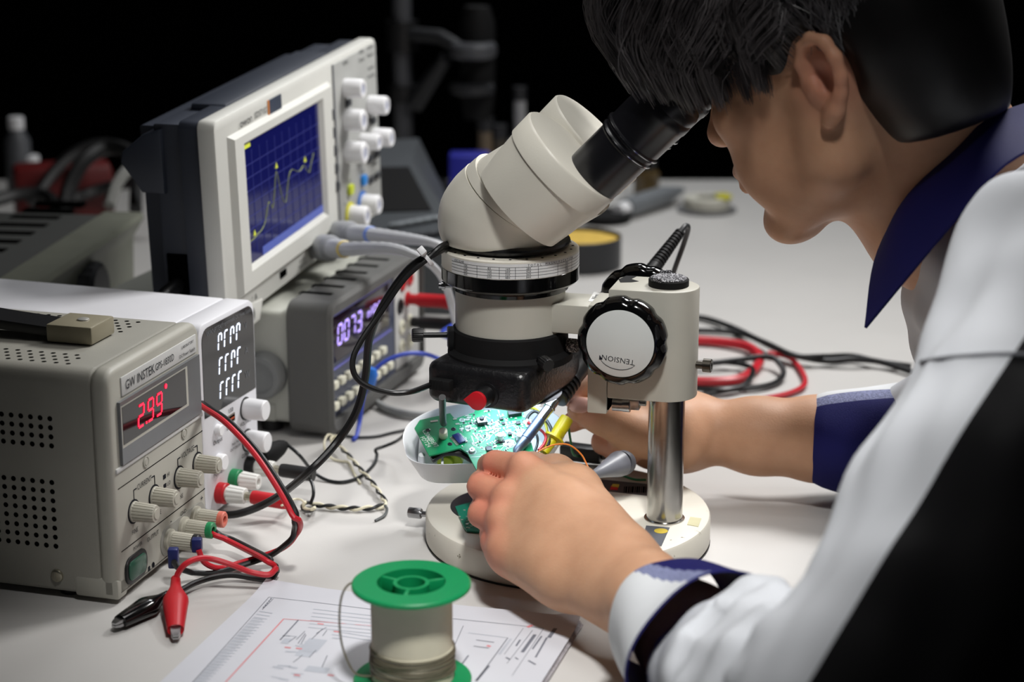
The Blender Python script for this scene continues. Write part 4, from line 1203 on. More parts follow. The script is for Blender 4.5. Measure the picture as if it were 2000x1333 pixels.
# spare green board on the stage plate
sp0 = pz(925, 1015, 0.0212)
sb = thing('spare_board', 'small green spare board lying on the black stage plate', 'circuit board', sp0)
q = [(pz(u, v, 0.0212) - sp0) for u, v in ((889, 993), (950, 976), (990, 1030), (935, 1042), (912, 1040), (906, 1033))]
B().prism([(p.x, p.y) for p in q][::-1], 0.0, 0.0012).build('board', mat('pcb_teal', (14, 122, 98), 0.35), sb)
b = B()
for i in range(26):
    u, v = rp.uniform(897, 950), rp.uniform(988, 1036)
    p = pz(u, v, 0.0225) - sp0
    if v > 990 + (905 - u) * 0.5 and (u - 889) * 2.2 > (v - 993) * 0.9:
        b.box((-0.0007, -0.0005, 0), (0.0007, 0.0005, 0.0004), M=TZ((p.x, p.y, 0.0012)) @ Mx.Rotation(R(rp.uniform(-40, 40)), 4, 'Z'))
p = pz(913, 1025, 0.0225) - sp0
b.lathe([(0.0013, 0), (0.0013, 0.0006), (0.0006, 0.0009)], 12, TZ((p.x, p.y, 0.0012)))
b.build('solder_pad', m_pad, sb, kind='stuff')
# ------------------------------------------------------------ leads and cables
def P3(q):
    """(u, v, z) lies at height z; (u, v, None, y) hangs at depth y"""
    return pz(q[0], q[1], q[2]) if len(q) == 3 else py(q[0], q[1], q[3])


def offset(P, d, up=0.0):
    out = []
    for i, p in enumerate(P):
        t = (P[min(i + 1, len(P) - 1)] - P[max(i - 1, 0)])
        s_ = t.cross(V((0, 0, 1)))
        s_ = s_.normalized() if s_.length > 1e-6 else V((1, 0, 0))
        out.append(p + s_ * d + V((0, 0, up)))
    return out


m_rc = mat('red_silicone', (190, 30, 44), 0.38)
m_kc = mat('black_silicone', (18, 18, 20), 0.4)
m_kcab = mat('black_pvc', (20, 20, 21), 0.38)
m_blue = mat('navy_ferrule', (30, 40, 96), 0.4)
# twin lead from the posts up over to the white supply
pa = [(388, 786, None, 1.290), (404, 797, None, 1.265), (446, 826, None, 1.238), (500, 884, None, 1.212), (546, 952, None, 1.190), (577, 1010, None, 1.172), (580, 1034, 0.034), (566, 1058, 0.024), (533, 1081, 0.012), (474, 1101, 0.0060), (418, 1117, 0.0050), (372, 1116, 0.0080)]
P = spline([P3(q) for q in pa], 7)
lo = P[0]
tl = thing('twin_lead', 'red and black twin lead arching over from the white supply to the grey supply posts', 'lead', lo)
rp_, kp_ = offset(P, 0.0017), offset(P, -0.0017, -0.0004)
kp_ = kp_ + spline([kp_[-1], P3((348, 1110, 0.014)), P3((340, 1098, 0.020))], 4)[1:]
rp_ = rp_[:-10] + spline([rp_[-11], P3((418, 1109, 0.008)), P3((398, 1098, 0.014)), P3((388, 1075, 0.022))], 4)[1:]
B().tube([p - lo for p in rp_], 0.0019, 9).build('red_core', m_rc, tl, label='red core')
B().tube([p - lo for p in kp_], 0.0019, 9).build('black_core', m_kc, tl, label='black core')
for (u, v, z), h in (((339, 1092, 0.020), 0.013), ((385, 1066, 0.0235), 0.009)):
    p = P3((u, v, z)) - lo
    B().box((-0.0032, -0.0032, -h * 0.45), (0.0032, 0.0032, h * 0.55), 0.001, M=TZ(p)).build('ferrule', m_blue, tl, label='navy crimp ferrule')
# clip lead with a red and a black crocodile clip
pb_ = [(402, 1024, 0.016), (420, 1043, 0.016), (450, 1056, 0.012), (486, 1074, 0.012), (520, 1092, 0.017), (538, 1108, 0.012)]
P = spline([P3(q) for q in pb_], 7)
lo = P3((343, 1180, 0.004))
cl_ = thing('clip_lead', 'lead with red and black crocodile clips lying before the grey supply', 'lead', lo)
rA = offset(P, 0.0017) + spline([P3(q) for q in ((539, 1112, 0.014), (524, 1123, 0.012), (490, 1118, 0.014), (450, 1103, 0.020), (412, 1092, 0.024), (385, 1092, 0.026), (362, 1103, 0.024), (348, 1120, 0.018), (343, 1138, 0.0125))], 7)
kA = offset(P, -0.0017) + spline([P3(q) for q in ((541, 1116, 0.006), (528, 1133, 0.003), (495, 1130, 0.0035), (455, 1124, 0.0055), (418, 1128, 0.0060), (380, 1140, 0.0055), (350, 1156, 0.0060), (326, 1166, 0.0065))], 7)
B().tube([p - lo for p in rA], 0.0019, 9).build('red_core', m_rc, cl_, label='red core')
B().tube([p - lo for p in kA], 0.0019, 9).build('black_core', m_kc, cl_, label='black core')


def croc(a, e, m, name, lab, roll=0.0):
    """boot from the cable end a to the jaw tip e"""
    d_ = (e - a)
    L = d_.length
    M_ = W(lo) @ Mx.Translation(a) @ frame_to(d_, V((0, 0, 1)).cross(d_))
    def sec(z, w, h, off=0.0):
        return [V((w * math.cos(t), h * math.sin(t) + off, z)) for t in (2 * math.pi * k / 20 for k in range(20))]
    o = B().loft([sec(0, 0.0030, 0.0030), sec(L * 0.14, 0.0034, 0.0034), sec(L * 0.20, 0.0042, 0.0040), sec(L * 0.36, 0.0078, 0.0058), sec(L * 0.42, 0.0080, 0.0060), sec(L * 0.62, 0.0066, 0.0052), sec(L * 0.86, 0.0052, 0.0042), sec(L * 0.88, 0.0050, 0.0040), sec(L * 0.87, 0.0042, 0.0034)], M=M_).build(name, m, cl_, label=lab, angle=50)
    b = B()
    for s_ in (-1, 1):
        b.loft([[V((x, s_ * y, z)) for x, y in ((-w, 0.0003), (w, 0.0003), (w, h), (-w, h))] for z, w, h in ((L * 0.80, 0.0034, 0.0026), (L * 0.95, 0.0026, 0.0020), (L * 1.0, 0.0016, 0.0014))], M=M_)
    b.build('jaw', m_steel, o)


croc(P3((343, 1132, 0.0135)), P3((343, 1246, 0.0045)), m_red, 'crocodile_clip', 'red crocodile clip')
croc(P3((328, 1163, 0.0070)), P3((222, 1222, 0.0055)), m_blackg, 'crocodile_clip', 'black crocodile clip')

# thick black cable from the bench up and round the microscope neck
neck = [MM @ V((AX + 0.0368 * math.cos(R(a)), 0.0368 * math.sin(R(a)), 0.2030)) for a in (-150, -120, -90, -60, -35, -10, 20, 50)]
wire('black_cable', 'thick black cable rising from the bench to the microscope neck', [P3(q) for q in ((385, 998, 0.012), (420, 1005, 0.010), (470, 1003, 0.012), (535, 975, 0.022), (600, 925, None, 1.240), (655, 868, None, 1.255), (695, 806, None, 1.262), (714, 735, None, 1.262), (722, 660, None, 1.258), (752, 590, None, 1.250), (800, 525, None, 1.242), (845, 497, None, 1.240))] + neck, 0.0027, m_kcab, seg=10, cat='cable')
usbw = MM @ V((0, 0, 0))
IM_ = Mx.Translation((LBc.x, LBc.y, 0.100)) @ Mx.Rotation(R(LYAW), 4, 'Z')
up0 = IM_ @ V((-0.0215, -hd - 0.001, 0.0150))
pl_ = IM_ @ V((-0.0300, -hd - 0.0050, 0.0135))
uc = wire('usb_cable', 'thinner black cable looping into the plug on the light box', [P3(q) for q in ((905, 474, None, 1.292), (868, 478, None, 1.246), (838, 503, None, 1.236), (790, 545, None, 1.232), (742, 613, None, 1.226), (706, 665, None, 1.218), (689, 703, None, 1.212), (694, 735, None, 1.208), (720, 756, None, 1.207), (765, 768, None, 1.210), (805, 765, None, 1.214))] + [pl_], 0.0019, m_kcab, seg=10, cat='cable')
b = B().box((-0.0075, -0.0035, -0.0035), (0.0075, 0.0035, 0.0035), 0.0009, M=W(uc.location) @ Mx.Translation(IM_ @ V((-0.0225, -hd - 0.0036, 0.0145))) @ Mx.Rotation(R(LYAW), 4, 'Z'))
for k in range(4):
    b.box((-0.005 + k * 0.0022, -0.0039, -0.0030), (-0.0042 + k * 0.0022, -0.0030, 0.0037), 0.0002, M=W(uc.location) @ Mx.Translation(IM_ @ V((-0.0225, -hd - 0.0036, 0.0145))) @ Mx.Rotation(R(LYAW), 4, 'Z'))
b.build('plug', m_blackm, uc)
tp = py(833, 505, 1.238)
ct = thing('cable_tie', 'white cable tie round the two black cables beside the microscope', 'cable tie', tp)
td = (py(790, 545, 1.236) - py(862, 485, 1.244)).normalized()
B().lathe([(0.0050, -0.0012), (0.0056, -0.0012), (0.0056, 0.0012), (0.0050, 0.0012)], 22, frame_to(td) @ Mx.Diagonal((1.1, 1.0, 1, 1))).build('band', m_whtk, ct)
B().box((-0.0026, -0.0030, -0.0022), (0.0026, 0.0030, 0.0022), 0.0005, M=TZ(py(824, 491, 1.232) - tp) @ frame_to(td)).build('tie_head', m_whtk, ct)

# plugs on the white supply
def wfront(x, z, out=0.0):
    a = R(90 - WYAW)
    return V((WX[0], WX[1], WX[2])) + V((math.cos(a), math.sin(a), 0)) * x + V((math.sin(a), -math.cos(a), 0)) * out + V((0, 0, z))


wn = V((math.sin(R(90 - WYAW)), -math.cos(R(90 - WYAW)), 0))
for (x, z), m, lab, d_ in ((WP[0][0], m_red, 'red banana plug in the red post of the white supply', V((0.98, -0.28, -0.10))), (WP[2][0], m_black, 'black banana plug in the black post of the white supply', V((0.98, -0.26, -0.08)))):
    o = wfront(x, z, 0.0200)
    t = thing('banana_plug', lab, 'plug', o)
    F_ = frame_to((wn + d_).normalized())
    B().lathe([(0.0022, -0.004), (0.0022, 0.0), (0.0030, 0.0006), (0.0030, 0.0060)], 18, F_).build('pin', m_brass, t)
    B().lathe([(0.0038, 0.0052), (0.0046, 0.0056), (0.0050, 0.008), (0.0050, 0.0290), (0.0046, 0.0310), (0.0030, 0.0310)], 24, F_).build('sleeve', m, t)
bo = wfront(0.0660, 0.0240, 0.0120)
be = py(560, 868, 1.372)
t = thing('boot_clip', 'black rubber boot clipped on the black post of the white supply', 'clip', bo)
B().lathe([(0.0040, 0.0), (0.0058, 0.004), (0.0062, 0.012), (0.0048, 0.022), (0.0032, (be - bo).length * 0.9), (0.0016, (be - bo).length)], 20, frame_to(be - bo) @ Mx.Diagonal((1, 1.25, 1, 1))).build('boot', m_blackm, t)
wire('black_wire', 'thin dark wire curving over the bench from the boot clip to the housing', [be, P3((585, 890, None, 1.36)), P3((612, 922, 0.006)), P3((640, 939, 0.0015)), P3((672, 942, 0.0015)), P3((705, 931, 0.0015)), P3((730, 908, 0.0015)), P3((736, 890, 0.004)), P3((734, 879, 0.008)), P3((752, 872, 0.010)), P3((775, 862, 0.016)), P3((792, 848, 0.030))], 0.0013, m_kw)
wire('black_wire', 'thin dark wire running flat behind the housing, furthest back', [P3(q) for q in ((672, 852, 0.0015), (700, 855, 0.0015), (735, 853, 0.0015), (765, 846, 0.0015), (800, 839, 0.0020), (840, 832, 0.0020), (900, 820, 0.002))], 0.0011, m_kw)
# twisted white and black pair
axis = spline([P3(q) for q in ((608, 985, 0.0035), (650, 991, 0.0028), (700, 994, 0.0028), (742, 990, 0.0030), (752, 982, 0.0035), (744, 968, 0.0040), (728, 945, 0.0045), (706, 920, 0.005), (682, 892, 0.006), (660, 868, 0.007), (652, 852, 0.009))], 14)
m_cw = mat('cream_wire', (222, 216, 190), 0.5)
lo2 = axis[0]
tw = thing('twisted_pair', 'twisted cream and black wire pair knotted on the bench beside the supplies', 'wire', lo2)
cum, acc_ = [0.0], 0.0
for i in range(1, len(axis)):
    acc_ += (axis[i] - axis[i - 1]).length
    cum.append(acc_)
for ph, m, nm in ((0.0, m_cw, 'cream_core'), (math.pi, m_kw, 'black_core')):
    pts = []
    for i, p in enumerate(axis):
        t_ = (axis[min(i + 1, len(axis) - 1)] - axis[max(i - 1, 0)]).normalized()
        s_ = t_.cross(V((0, 0, 1))).normalized()
        a = ph + cum[i] / 0.0110 * 2 * math.pi * 0.62 if cum[i] < 0.062 else ph + 0.062 / 0.0110 * 2 * math.pi * 0.62 + (cum[i] - 0.062) / 0.030 * 2 * math.pi
        pts.append(p + (s_ * math.cos(a) + V((0, 0, 1)) * math.sin(a)) * 0.0011 - lo2)
    B().tube(pts, [0.0011 if c_ < 0.062 else 0.0009 for c_ in cum], 8).build(nm, m, tw)
ring = [P3((602 + 12 * math.cos(a), 991 + 8.5 * math.sin(a), 0.004 + 0.002 * math.sin(2 * a))) - lo2 for a in (2 * math.pi * k / 22 for k in range(24))]
B().tube(ring, 0.0013, 8).build('knot', m_kw, tw)
B().tube([p + V((0.001, -0.001, 0.0016)) for p in ring[2:15]], 0.0013, 8).build('knot', m_cw, tw)
B().tube([p - lo2 for p in spline([P3((606, 985, 0.006)), P3((612, 968, 0.012)), P3((611, 950, 0.017)), P3((606, 938, 0.020)), P3((601, 930, 0.0235))], 6)], 0.0012, 8).build('black_core', m_kw, tw)
B().tube([p - lo2 for p in spline([P3(q) for q in ((597, 986, 0.004), (588, 977, 0.006), (574, 976, 0.006), (560, 984, 0.010), (550, 988, 0.014))], 6)], 0.0008, 7).build('cream_core', m_cw, tw)
B().tube([p - lo2 for p in spline([P3(q) for q in ((652, 852, 0.009), (641, 850, 0.014), (634, 862, 0.014), (634, 876, 0.010), (640, 888, 0.005), (650, 897, 0.0015), (664, 901, 0.0012), (680, 903, 0.0012), (686, 913, 0.001), (693, 928, 0.001), (704, 945, 0.001))], 6)], 0.0009, 8).build('cream_core', m_cw, tw)
B().tube([p - lo2 for p in spline([P3(q) for q in ((648, 862, 0.008), (655, 853, 0.014), (662, 855, 0.014), (661, 866, 0.010), (650, 870, 0.008), (646, 858, 0.013), (652, 852, 0.012))], 6)], 0.0009, 8).build('knot', m_cw, tw)
B().tube([p - lo2 for p in spline([P3(q) for q in ((752, 988, 0.004), (756, 996, 0.003), (752, 1006, 0.002), (744, 1012, 0.0015), (733, 1018, 0.001))], 6)], 0.0010, 7).build('black_core', mat('grey_tail', (80, 84, 84), 0.5), tw)

# probe leads from the oscilloscope
m_prb = mat('probe_grey', (186, 188, 192), 0.45)
m_prc = mat('probe_boot', (158, 160, 164), 0.5)
Sm = Mx.Translation(SX) @ Ma
for (x, z), rgb, nm, lab, path in (((0.1730, 0.0140), (222, 196, 90), 'yellow', 'grey probe lead with a yellow ring on the oscilloscope', [(700, 489, None, 1.50), (760, 486, None, 1.46), (812, 500, None, 1.44), (850, 525, None, 1.45), (872, 562, None, 1.48), (888, 620, None, 1.52), (905, 690, 0.004), (960, 735, 0.0035), (1040, 750, 0.0035)]),
                                   ((0.2100, 0.0155), (120, 150, 226), 'blue', 'grey probe lead with a blue ring on the oscilloscope', [(735, 459, None, 1.56), (800, 467, None, 1.54), (850, 476, None, 1.53), (900, 500, None, 1.54), (940, 560, None, 1.57), (960, 640, 0.02), (990, 690, 0.004), (1060, 705, 0.0035)])):
    o = Sm @ V((x, -0.004, z))
    n0 = (Sm.to_3x3() @ V((0, -1, 0))).normalized()
    t = thing('probe_lead', lab, 'probe', o)
    p1 = P3(path[0])
    d_ = (p1 - o).normalized()
    F_ = frame_to(d_)
    B().lathe([(0.0100, 0.0), (0.0106, 0.001), (0.0106, 0.020), (0.0094, 0.022), (0.0086, 0.022), (0.0084, 0.027)], 28, F_).build('connector', m_prc, t)
    B().lathe([(0.0078, 0.026), (0.0080, 0.0275), (0.0076, 0.050), (0.0062, 0.052)], 26, F_).build('grip', m_prb, t)
    B().lathe([(0.0066, 0.0515), (0.0068, 0.0520), (0.0068, 0.0545), (0.0064, 0.055)], 26, F_).build('colour_ring', mat('ring_' + nm, rgb, 0.45), t, label=nm + ' colour ring')
    pts = [o + d_ * 0.054] + [P3(q) for q in path[1:]]
    sp = spline(pts, 10)
    rr = []
    for i in range(len(sp)):
        if i < 22:
            rr.append((0.0062 - 0.0028 * min(1, i / 18)) * (1 - 0.06 * (i % 2)))
        else:
            rr.append(0.0030)
    B().tube([p - o for p in sp], rr, 10).build('cable', m_prb, t)
# plugs and blue leads on the bench multimeter
def dfront(x, z, out=0.0):
    a = R(90 - DYAW)
    return V((DX[0], DX[1], DX[2])) + V((math.cos(a), math.sin(a), 0)) * x + V((math.sin(a), -math.cos(a), 0)) * out + V((0, 0, z))


m_bw = mat('blue_wire', (52, 76, 186), 0.45)
for (x, z), m, lab, wl, path in (((0.1775, 0.068), m_red, 'red banana plug in the bench multimeter', 'blue lead hanging from the red multimeter plug', [(888, 600, None, 1.58), (893, 625, None, 1.57), (890, 655, None, 1.58), (905, 690, None, 1.60), (930, 715, 0.004)]),
                                 ((0.182, 0.047), m_black, 'black banana plug in the bench multimeter', 'blue lead hanging from the black multimeter plug', [(862, 652, None, 1.58), (880, 662, None, 1.57), (905, 680, None, 1.58), (950, 700, 0.004)])):
    o = dfront(x, z, 0.0)
    t = thing('banana_plug', lab, 'plug', o)
    dn = V((math.sin(R(90 - DYAW)), -math.cos(R(90 - DYAW)), 0)) + V((0.10, 0.10, -0.02))
    F_ = frame_to(dn)
    B().lathe([(0.0042, -0.002), (0.0046, 0.0), (0.0046, 0.004), (0.0056, 0.005), (0.0056, 0.028), (0.0062, 0.029), (0.0062, 0.034), (0.004, 0.035)], 22, F_).build('sleeve', m, t)
    e_ = o + dn.normalized() * 0.034
    wire('blue_lead', wl, [e_] + [P3(q) for q in path], 0.0019, m_bw)
o = P3((722, 738, None, 1.492))
bl_w = wire('blue_lead', 'blue lead with a round clip crossing the multimeter front down to the bench', [P3(q) for q in ((868, 706, None, 1.53), (830, 692, None, 1.515), (790, 692, None, 1.505), (750, 708, None, 1.498), (724, 735, None, 1.492), (710, 775, None, 1.486), (703, 820, None, 1.482), (697, 850, 0.003), (690, 860, 0.0015))], 0.0018, m_bw)
B().lathe([(0.0045, -0.008), (0.0058, -0.006), (0.0058, 0.004), (0.0035, 0.008)], 18, W(bl_w.location) @ Mx.Translation(o) @ frame_to((0.3, 0, 1))).build('clip_body', mat('clip_blue', (36, 112, 206), 0.4), bl_w)
wire('grey_cable', 'grey cable lying on the bench in front of the multimeter', [P3(q) for q in ((738, 788, 0.004), (760, 800, 0.004), (800, 810, 0.004), (850, 812, 0.004), (910, 806, 0.004), (980, 790, 0.004), (1060, 770, 0.004))], 0.0032, mat('pale_grey_cable', (150, 152, 152), 0.5), cat='cable')
# loose red and black test leads behind the post
G_ = 'loose test leads behind the post'
for nm, lab, m, r_, path in (
        ('test_lead', 'broad red test lead looping behind the post, upper of the red loops', m_rc, 0.0042, ((1330, 664, .005), (1400, 668, .005), (1455, 676, .006), (1480, 690, .006), (1484, 706, .006), (1470, 725, .005), (1445, 740, .004), (1400, 745, .004), (1330, 744, .004))),
        ('test_lead', 'thin red test lead sweeping round below, nearest the far forearm', m_rc, 0.0024, ((1500, 690, .006), (1535, 696, .005), (1555, 710, .004), (1572, 740, .004), (1565, 758, .004), (1530, 772, .003), (1470, 782, .003), (1400, 788, .003), (1330, 790, .003))),
        ('test_lead', 'black test lead leaving the loops towards the jacket', m_kc, 0.0028, ((1330, 620, .004), (1375, 622, .004), (1430, 640, .005), (1480, 664, .007), (1530, 688, .008), (1570, 699, .007), (1620, 706, .006), (1665, 703, .008), (1720, 708, .006), (1790, 730, .004))),
        ('test_lead', 'second black test lead, running beside the first one from the loops', m_kc, 0.0026, ((1330, 646, .004), (1400, 647, .004), (1450, 653, .005), (1500, 672, .009), (1555, 696, .010), (1610, 697, .009), (1665, 696, .007), (1715, 707, .006), (1780, 716, .004))),
        ('test_lead', 'black test lead from the clamp screw bending back in a small loop', m_kc, 0.0026, ((1330, 712, .008), (1390, 710, .008), (1440, 704, .009), (1500, 697, .011), (1522, 710, .009), (1530, 730, .006), (1515, 748, .004), (1480, 757, .004), (1420, 762, .004), (1360, 776, .004), (1330, 782, .004))),
        ('test_lead', 'short black test lead curling inside the red loops', m_kc, 0.0024, ((1365, 712, .005), (1410, 708, .006), (1450, 712, .007), (1470, 722, .008), (1465, 740, .008), (1446, 756, .006), (1400, 762, .006), (1330, 756, .004)))):
    wire(nm, lab, [P3(q) for q in path], r_, m, cat='lead', group=G_)
# ------------------------------------------------------------ the technician: one body mesh, with hair and clothes as its children
class Field:
    """signed distance field on a grid; shapes are blended in, then meshed as one skin"""

    def __init__(s, lo, hi, h):
        s.lo, s.h = np.array(lo, np.float32), h
        s.n = np.ceil((np.array(hi) - np.array(lo)) / h).astype(int) + 1
        s.D = np.full(s.n, 0.05, np.float32)

    def block(s, a, b, m):
        i0 = np.maximum(0, np.floor((np.minimum(a, b) - m - s.lo) / s.h).astype(int))
        i1 = np.minimum(s.n, np.ceil((np.maximum(a, b) + m - s.lo) / s.h).astype(int) + 1)
        if (i1 <= i0).any():
            return None
        ax = [s.lo[k] + s.h * np.arange(i0[k], i1[k], dtype=np.float32) for k in range(3)]
        return tuple(slice(i0[k], i1[k]) for k in range(3)), np.stack(np.meshgrid(*ax, indexing='ij'), -1)

    def mix(s, sl, d, k, cut=False):
        o = s.D[sl]
        if cut:
            h = np.clip(0.5 - 0.5 * (o + d) / k, 0, 1)
            s.D[sl] = o * (1 - h) - d * h + k * h * (1 - h)
        else:
            h = np.clip(0.5 + 0.5 * (o - d) / k, 0, 1)
            s.D[sl] = o * (1 - h) + d * h - k * h * (1 - h)

    def capsule(s, a, b, r1, r2, k=0.004, cut=False):
        a, b = np.array(a, np.float32), np.array(b, np.float32)
        q = s.block(a, b, max(r1, r2) + k + 0.008)
        if q is None:
            return s
        sl, P = q
        ba = b - a
        t = np.clip(((P - a) @ ba) / max(float(ba @ ba), 1e-12), 0, 1)
        s.mix(sl, np.linalg.norm(P - a - t[..., None] * ba, axis=-1) - (r1 + (r2 - r1) * t), k, cut)
        return s

    def chain(s, pts, rs, k=0.004):
        for i in range(len(pts) - 1):
            s.capsule(pts[i], pts[i + 1], rs[i], rs[i + 1], k)
        return s

    def ellipsoid(s, c, r, M=None, k=0.004, cut=False):
        """radii along the columns of M (3x3)"""
        c, r = np.array(c, np.float32), np.array(r, np.float32)
        m = float(max(r)) + k + 0.008
        q = s.block(c, c, m)
        if q is None:
            return s
        sl, P = q
        L = P - c
        if M is not None:
            L = L @ np.array(M, np.float32)
        k0 = np.linalg.norm(L / r, axis=-1)
        k1 = np.linalg.norm(L / (r * r), axis=-1)
        s.mix(sl, np.where(k1 > 1e-6, k0 * (k0 - 1) / np.maximum(k1, 1e-6), -float(min(r))), k, cut)
        return s

    def mesh(s):
        D = s.D
        I = D < 0
        c8 = [(i, j, k) for i in (0, 1) for j in (0, 1) for k in (0, 1)]
        sub = lambda A, c: A[c[0]:A.shape[0] - 1 + c[0], c[1]:A.shape[1] - 1 + c[1], c[2]:A.shape[2] - 1 + c[2]]
        anyv = np.zeros([x - 1 for x in D.shape], bool)
        allv = np.ones_like(anyv)
        for c in c8:
            w = sub(I, c)
            anyv |= w
            allv &= w
        act = anyv & ~allv
        idx = np.argwhere(act)
        ids = np.full(act.shape, -1, np.int32)
        ids[act] = np.arange(len(idx))
        val = {c: D[idx[:, 0] + c[0], idx[:, 1] + c[1], idx[:, 2] + c[2]] for c in c8}
        acc = np.zeros((len(idx), 3), np.float32)
        cnt = np.zeros(len(idx), np.float32)
        for c in c8:
            for ax in range(3):
                if c[ax]:
                    continue
                e = list(c)
                e[ax] = 1
                e = tuple(e)
                a, b = val[c], val[e]
                x = (a < 0) != (b < 0)
                t = np.where(x, a / np.where(np.abs(a - b) < 1e-12, 1, a - b), 0)
                p = np.tile(np.array(c, np.float32), (len(idx), 1))
                p[:, ax] = t
                acc[x] += p[x]
                cnt[x] += 1
        vs = s.lo + s.h * (idx + acc / cnt[:, None])
        faces = []
        for ax in range(3):
            o1, o2 = (ax + 1) % 3, (ax + 2) % 3
            A = [slice(None)] * 3
            Bs = [slice(None)] * 3
            A[ax], Bs[ax] = slice(0, -1), slice(1, None)
            a, b = I[tuple(A)], I[tuple(Bs)]
            x = a != b
            e = np.argwhere(x)
            ok = (e[:, o1] > 0) & (e[:, o2] > 0) & (e[:, o1] < D.shape[o1] - 1) & (e[:, o2] < D.shape[o2] - 1)
            e = e[ok]
            fl = a[e[:, 0], e[:, 1], e[:, 2]]
            def cid(d1, d2):
                q = e.copy()
                q[:, o1] -= d1
                q[:, o2] -= d2
                return ids[q[:, 0], q[:, 1], q[:, 2]]
            q = np.stack([cid(0, 0), cid(1, 0), cid(1, 1), cid(0, 1)], 1)
            q[~fl] = q[~fl][:, ::-1]
            faces.append(q)
        return vs, np.concatenate(faces)


def np_mesh(name, vs, fs, mats, parent=None, matidx=None, relax=0):
    fs = np.asarray(fs)
    for _ in range(relax):
        acc = np.zeros_like(vs)
        cnt = np.zeros(len(vs), np.float32)
        for a, b in ((0, 1), (1, 2), (2, 3), (3, 0)):
            np.add.at(acc, fs[:, a], vs[fs[:, b]])
            np.add.at(acc, fs[:, b], vs[fs[:, a]])
            np.add.at(cnt, fs[:, a], 1)
            np.add.at(cnt, fs[:, b], 1)
        vs = vs * 0.5 + 0.5 * acc / np.maximum(cnt, 1)[:, None]
    me = bpy.data.meshes.new(name)
    me.vertices.add(len(vs))
    me.vertices.foreach_set('co', np.asarray(vs, np.float32).ravel())
    w = fs.shape[1]
    me.loops.add(fs.size)
    me.loops.foreach_set('vertex_index', fs.astype(np.int32).ravel())
    me.polygons.add(len(fs))
    me.polygons.foreach_set('loop_start', np.arange(0, fs.size, w, dtype=np.int32))
    me.polygons.foreach_set('use_smooth', np.ones(len(fs), bool))
    for m in mats:
        me.materials.append(m)
    if matidx is not None:
        me.polygons.foreach_set('material_index', np.asarray(matidx, np.int32))
    me.update()
    me.validate()
    o = bpy.data.objects.new(name, me)
    col.objects.link(o)
    if parent:
        o.parent = parent
    return o, vs


# head frame, fitted to the photograph: origin between the ears
HO, HPIT, HYAW, HS = V((0.2068, 1.2081, 0.3227)), R(22.5), R(30), 0.86
fh = V((-math.cos(HYAW), math.sin(HYAW), 0))
HL = V((-math.sin(HYAW), -math.cos(HYAW), 0))
HF = fh * math.cos(HPIT) - V((0, 0, 1)) * math.sin(HPIT)
HU = fh * math.sin(HPIT) + V((0, 0, 1)) * math.cos(HPIT)
HM3 = Mx((HF, HL, HU)).transposed()


def hp(a, l, c):
    return HO + (HF * a + HL * l + HU * c) * HS


bd = Field((-0.10, 0.84, -0.012), (0.52, 1.47, 0.47), 0.0017)
Hn = np.array([[HF[i], HL[i], HU[i]] for i in range(3)])


def hell(c, r, k=0.01, cut=False):
    bd.ellipsoid(hp(*c), [x * HS for x in r], Hn, k, cut)


def hcap(a, b, r1, r2, k=0.008, cut=False):
    bd.capsule(hp(*a), hp(*b), r1 * HS, r2 * HS, k, cut)


hell((0.000, 0, 0.052), (0.098, 0.076, 0.086))
hell((0.045, 0, 0.000), (0.052, 0.060, 0.080), 0.02)
hell((0.035, 0, -0.045), (0.050, 0.050, 0.048), 0.02)
for s_ in (1, -1):
    hcap((0.012, s_ * 0.050, -0.052), (0.076, s_ * 0.014, -0.088), 0.017, 0.014, 0.02)
    hcap((0.005, s_ * 0.058, -0.01), (0.012, s_ * 0.052, -0.055), 0.018, 0.016, 0.02)
    hell((0.070, s_ * 0.040, -0.006), (0.024, 0.024, 0.020), 0.016)
    hell((0.064, s_ * 0.030, -0.045), (0.030, 0.024, 0.030), 0.016)
    hcap((0.096, 0, 0.046), (0.080, s_ * 0.046, 0.046), 0.009, 0.008, 0.012)
    hell((0.094, s_ * 0.031, 0.027), (0.012, 0.016, 0.010), 0.008, True)
    hell((0.080, s_ * 0.031, 0.027), (0.0135, 0.0135, 0.0125), 0.003)
    hcap((0.0875, s_ * 0.019, 0.0335), (0.0845, s_ * 0.043, 0.0335), 0.0055, 0.005, 0.003)
    hcap((0.0870, s_ * 0.019, 0.0205), (0.0840, s_ * 0.043, 0.0215), 0.0045, 0.004, 0.003)
    hell((0.101, s_ * 0.0125, -0.016), (0.010, 0.0075, 0.0075), 0.004)
    hell((0.101, s_ * 0.0065, -0.024), (0.0045, 0.0032, 0.004), 0.002, True)
hell((0.0835, 0, -0.088), (0.017, 0.019, 0.014), 0.014)
hcap((0.094, 0, 0.030), (0.1105, 0, -0.010), 0.0075, 0.0105, 0.010)
hell((0.1125, 0, -0.012), (0.0095, 0.0110, 0.0095), 0.005)
hell((0.0935, 0, -0.043), (0.0135, 0.026, 0.015), 0.010)
hcap((0.1035, -0.012, -0.0430), (0.1035, 0.012, -0.0430), 0.0052, 0.0052, 0.004)
hcap((0.1015, -0.011, -0.0545), (0.1015, 0.011, -0.0545), 0.0058, 0.0058, 0.004)
hcap((0.108, -0.02, -0.0490), (0.108, 0.02, -0.0490), 0.0016, 0.0016, 0.002, True)
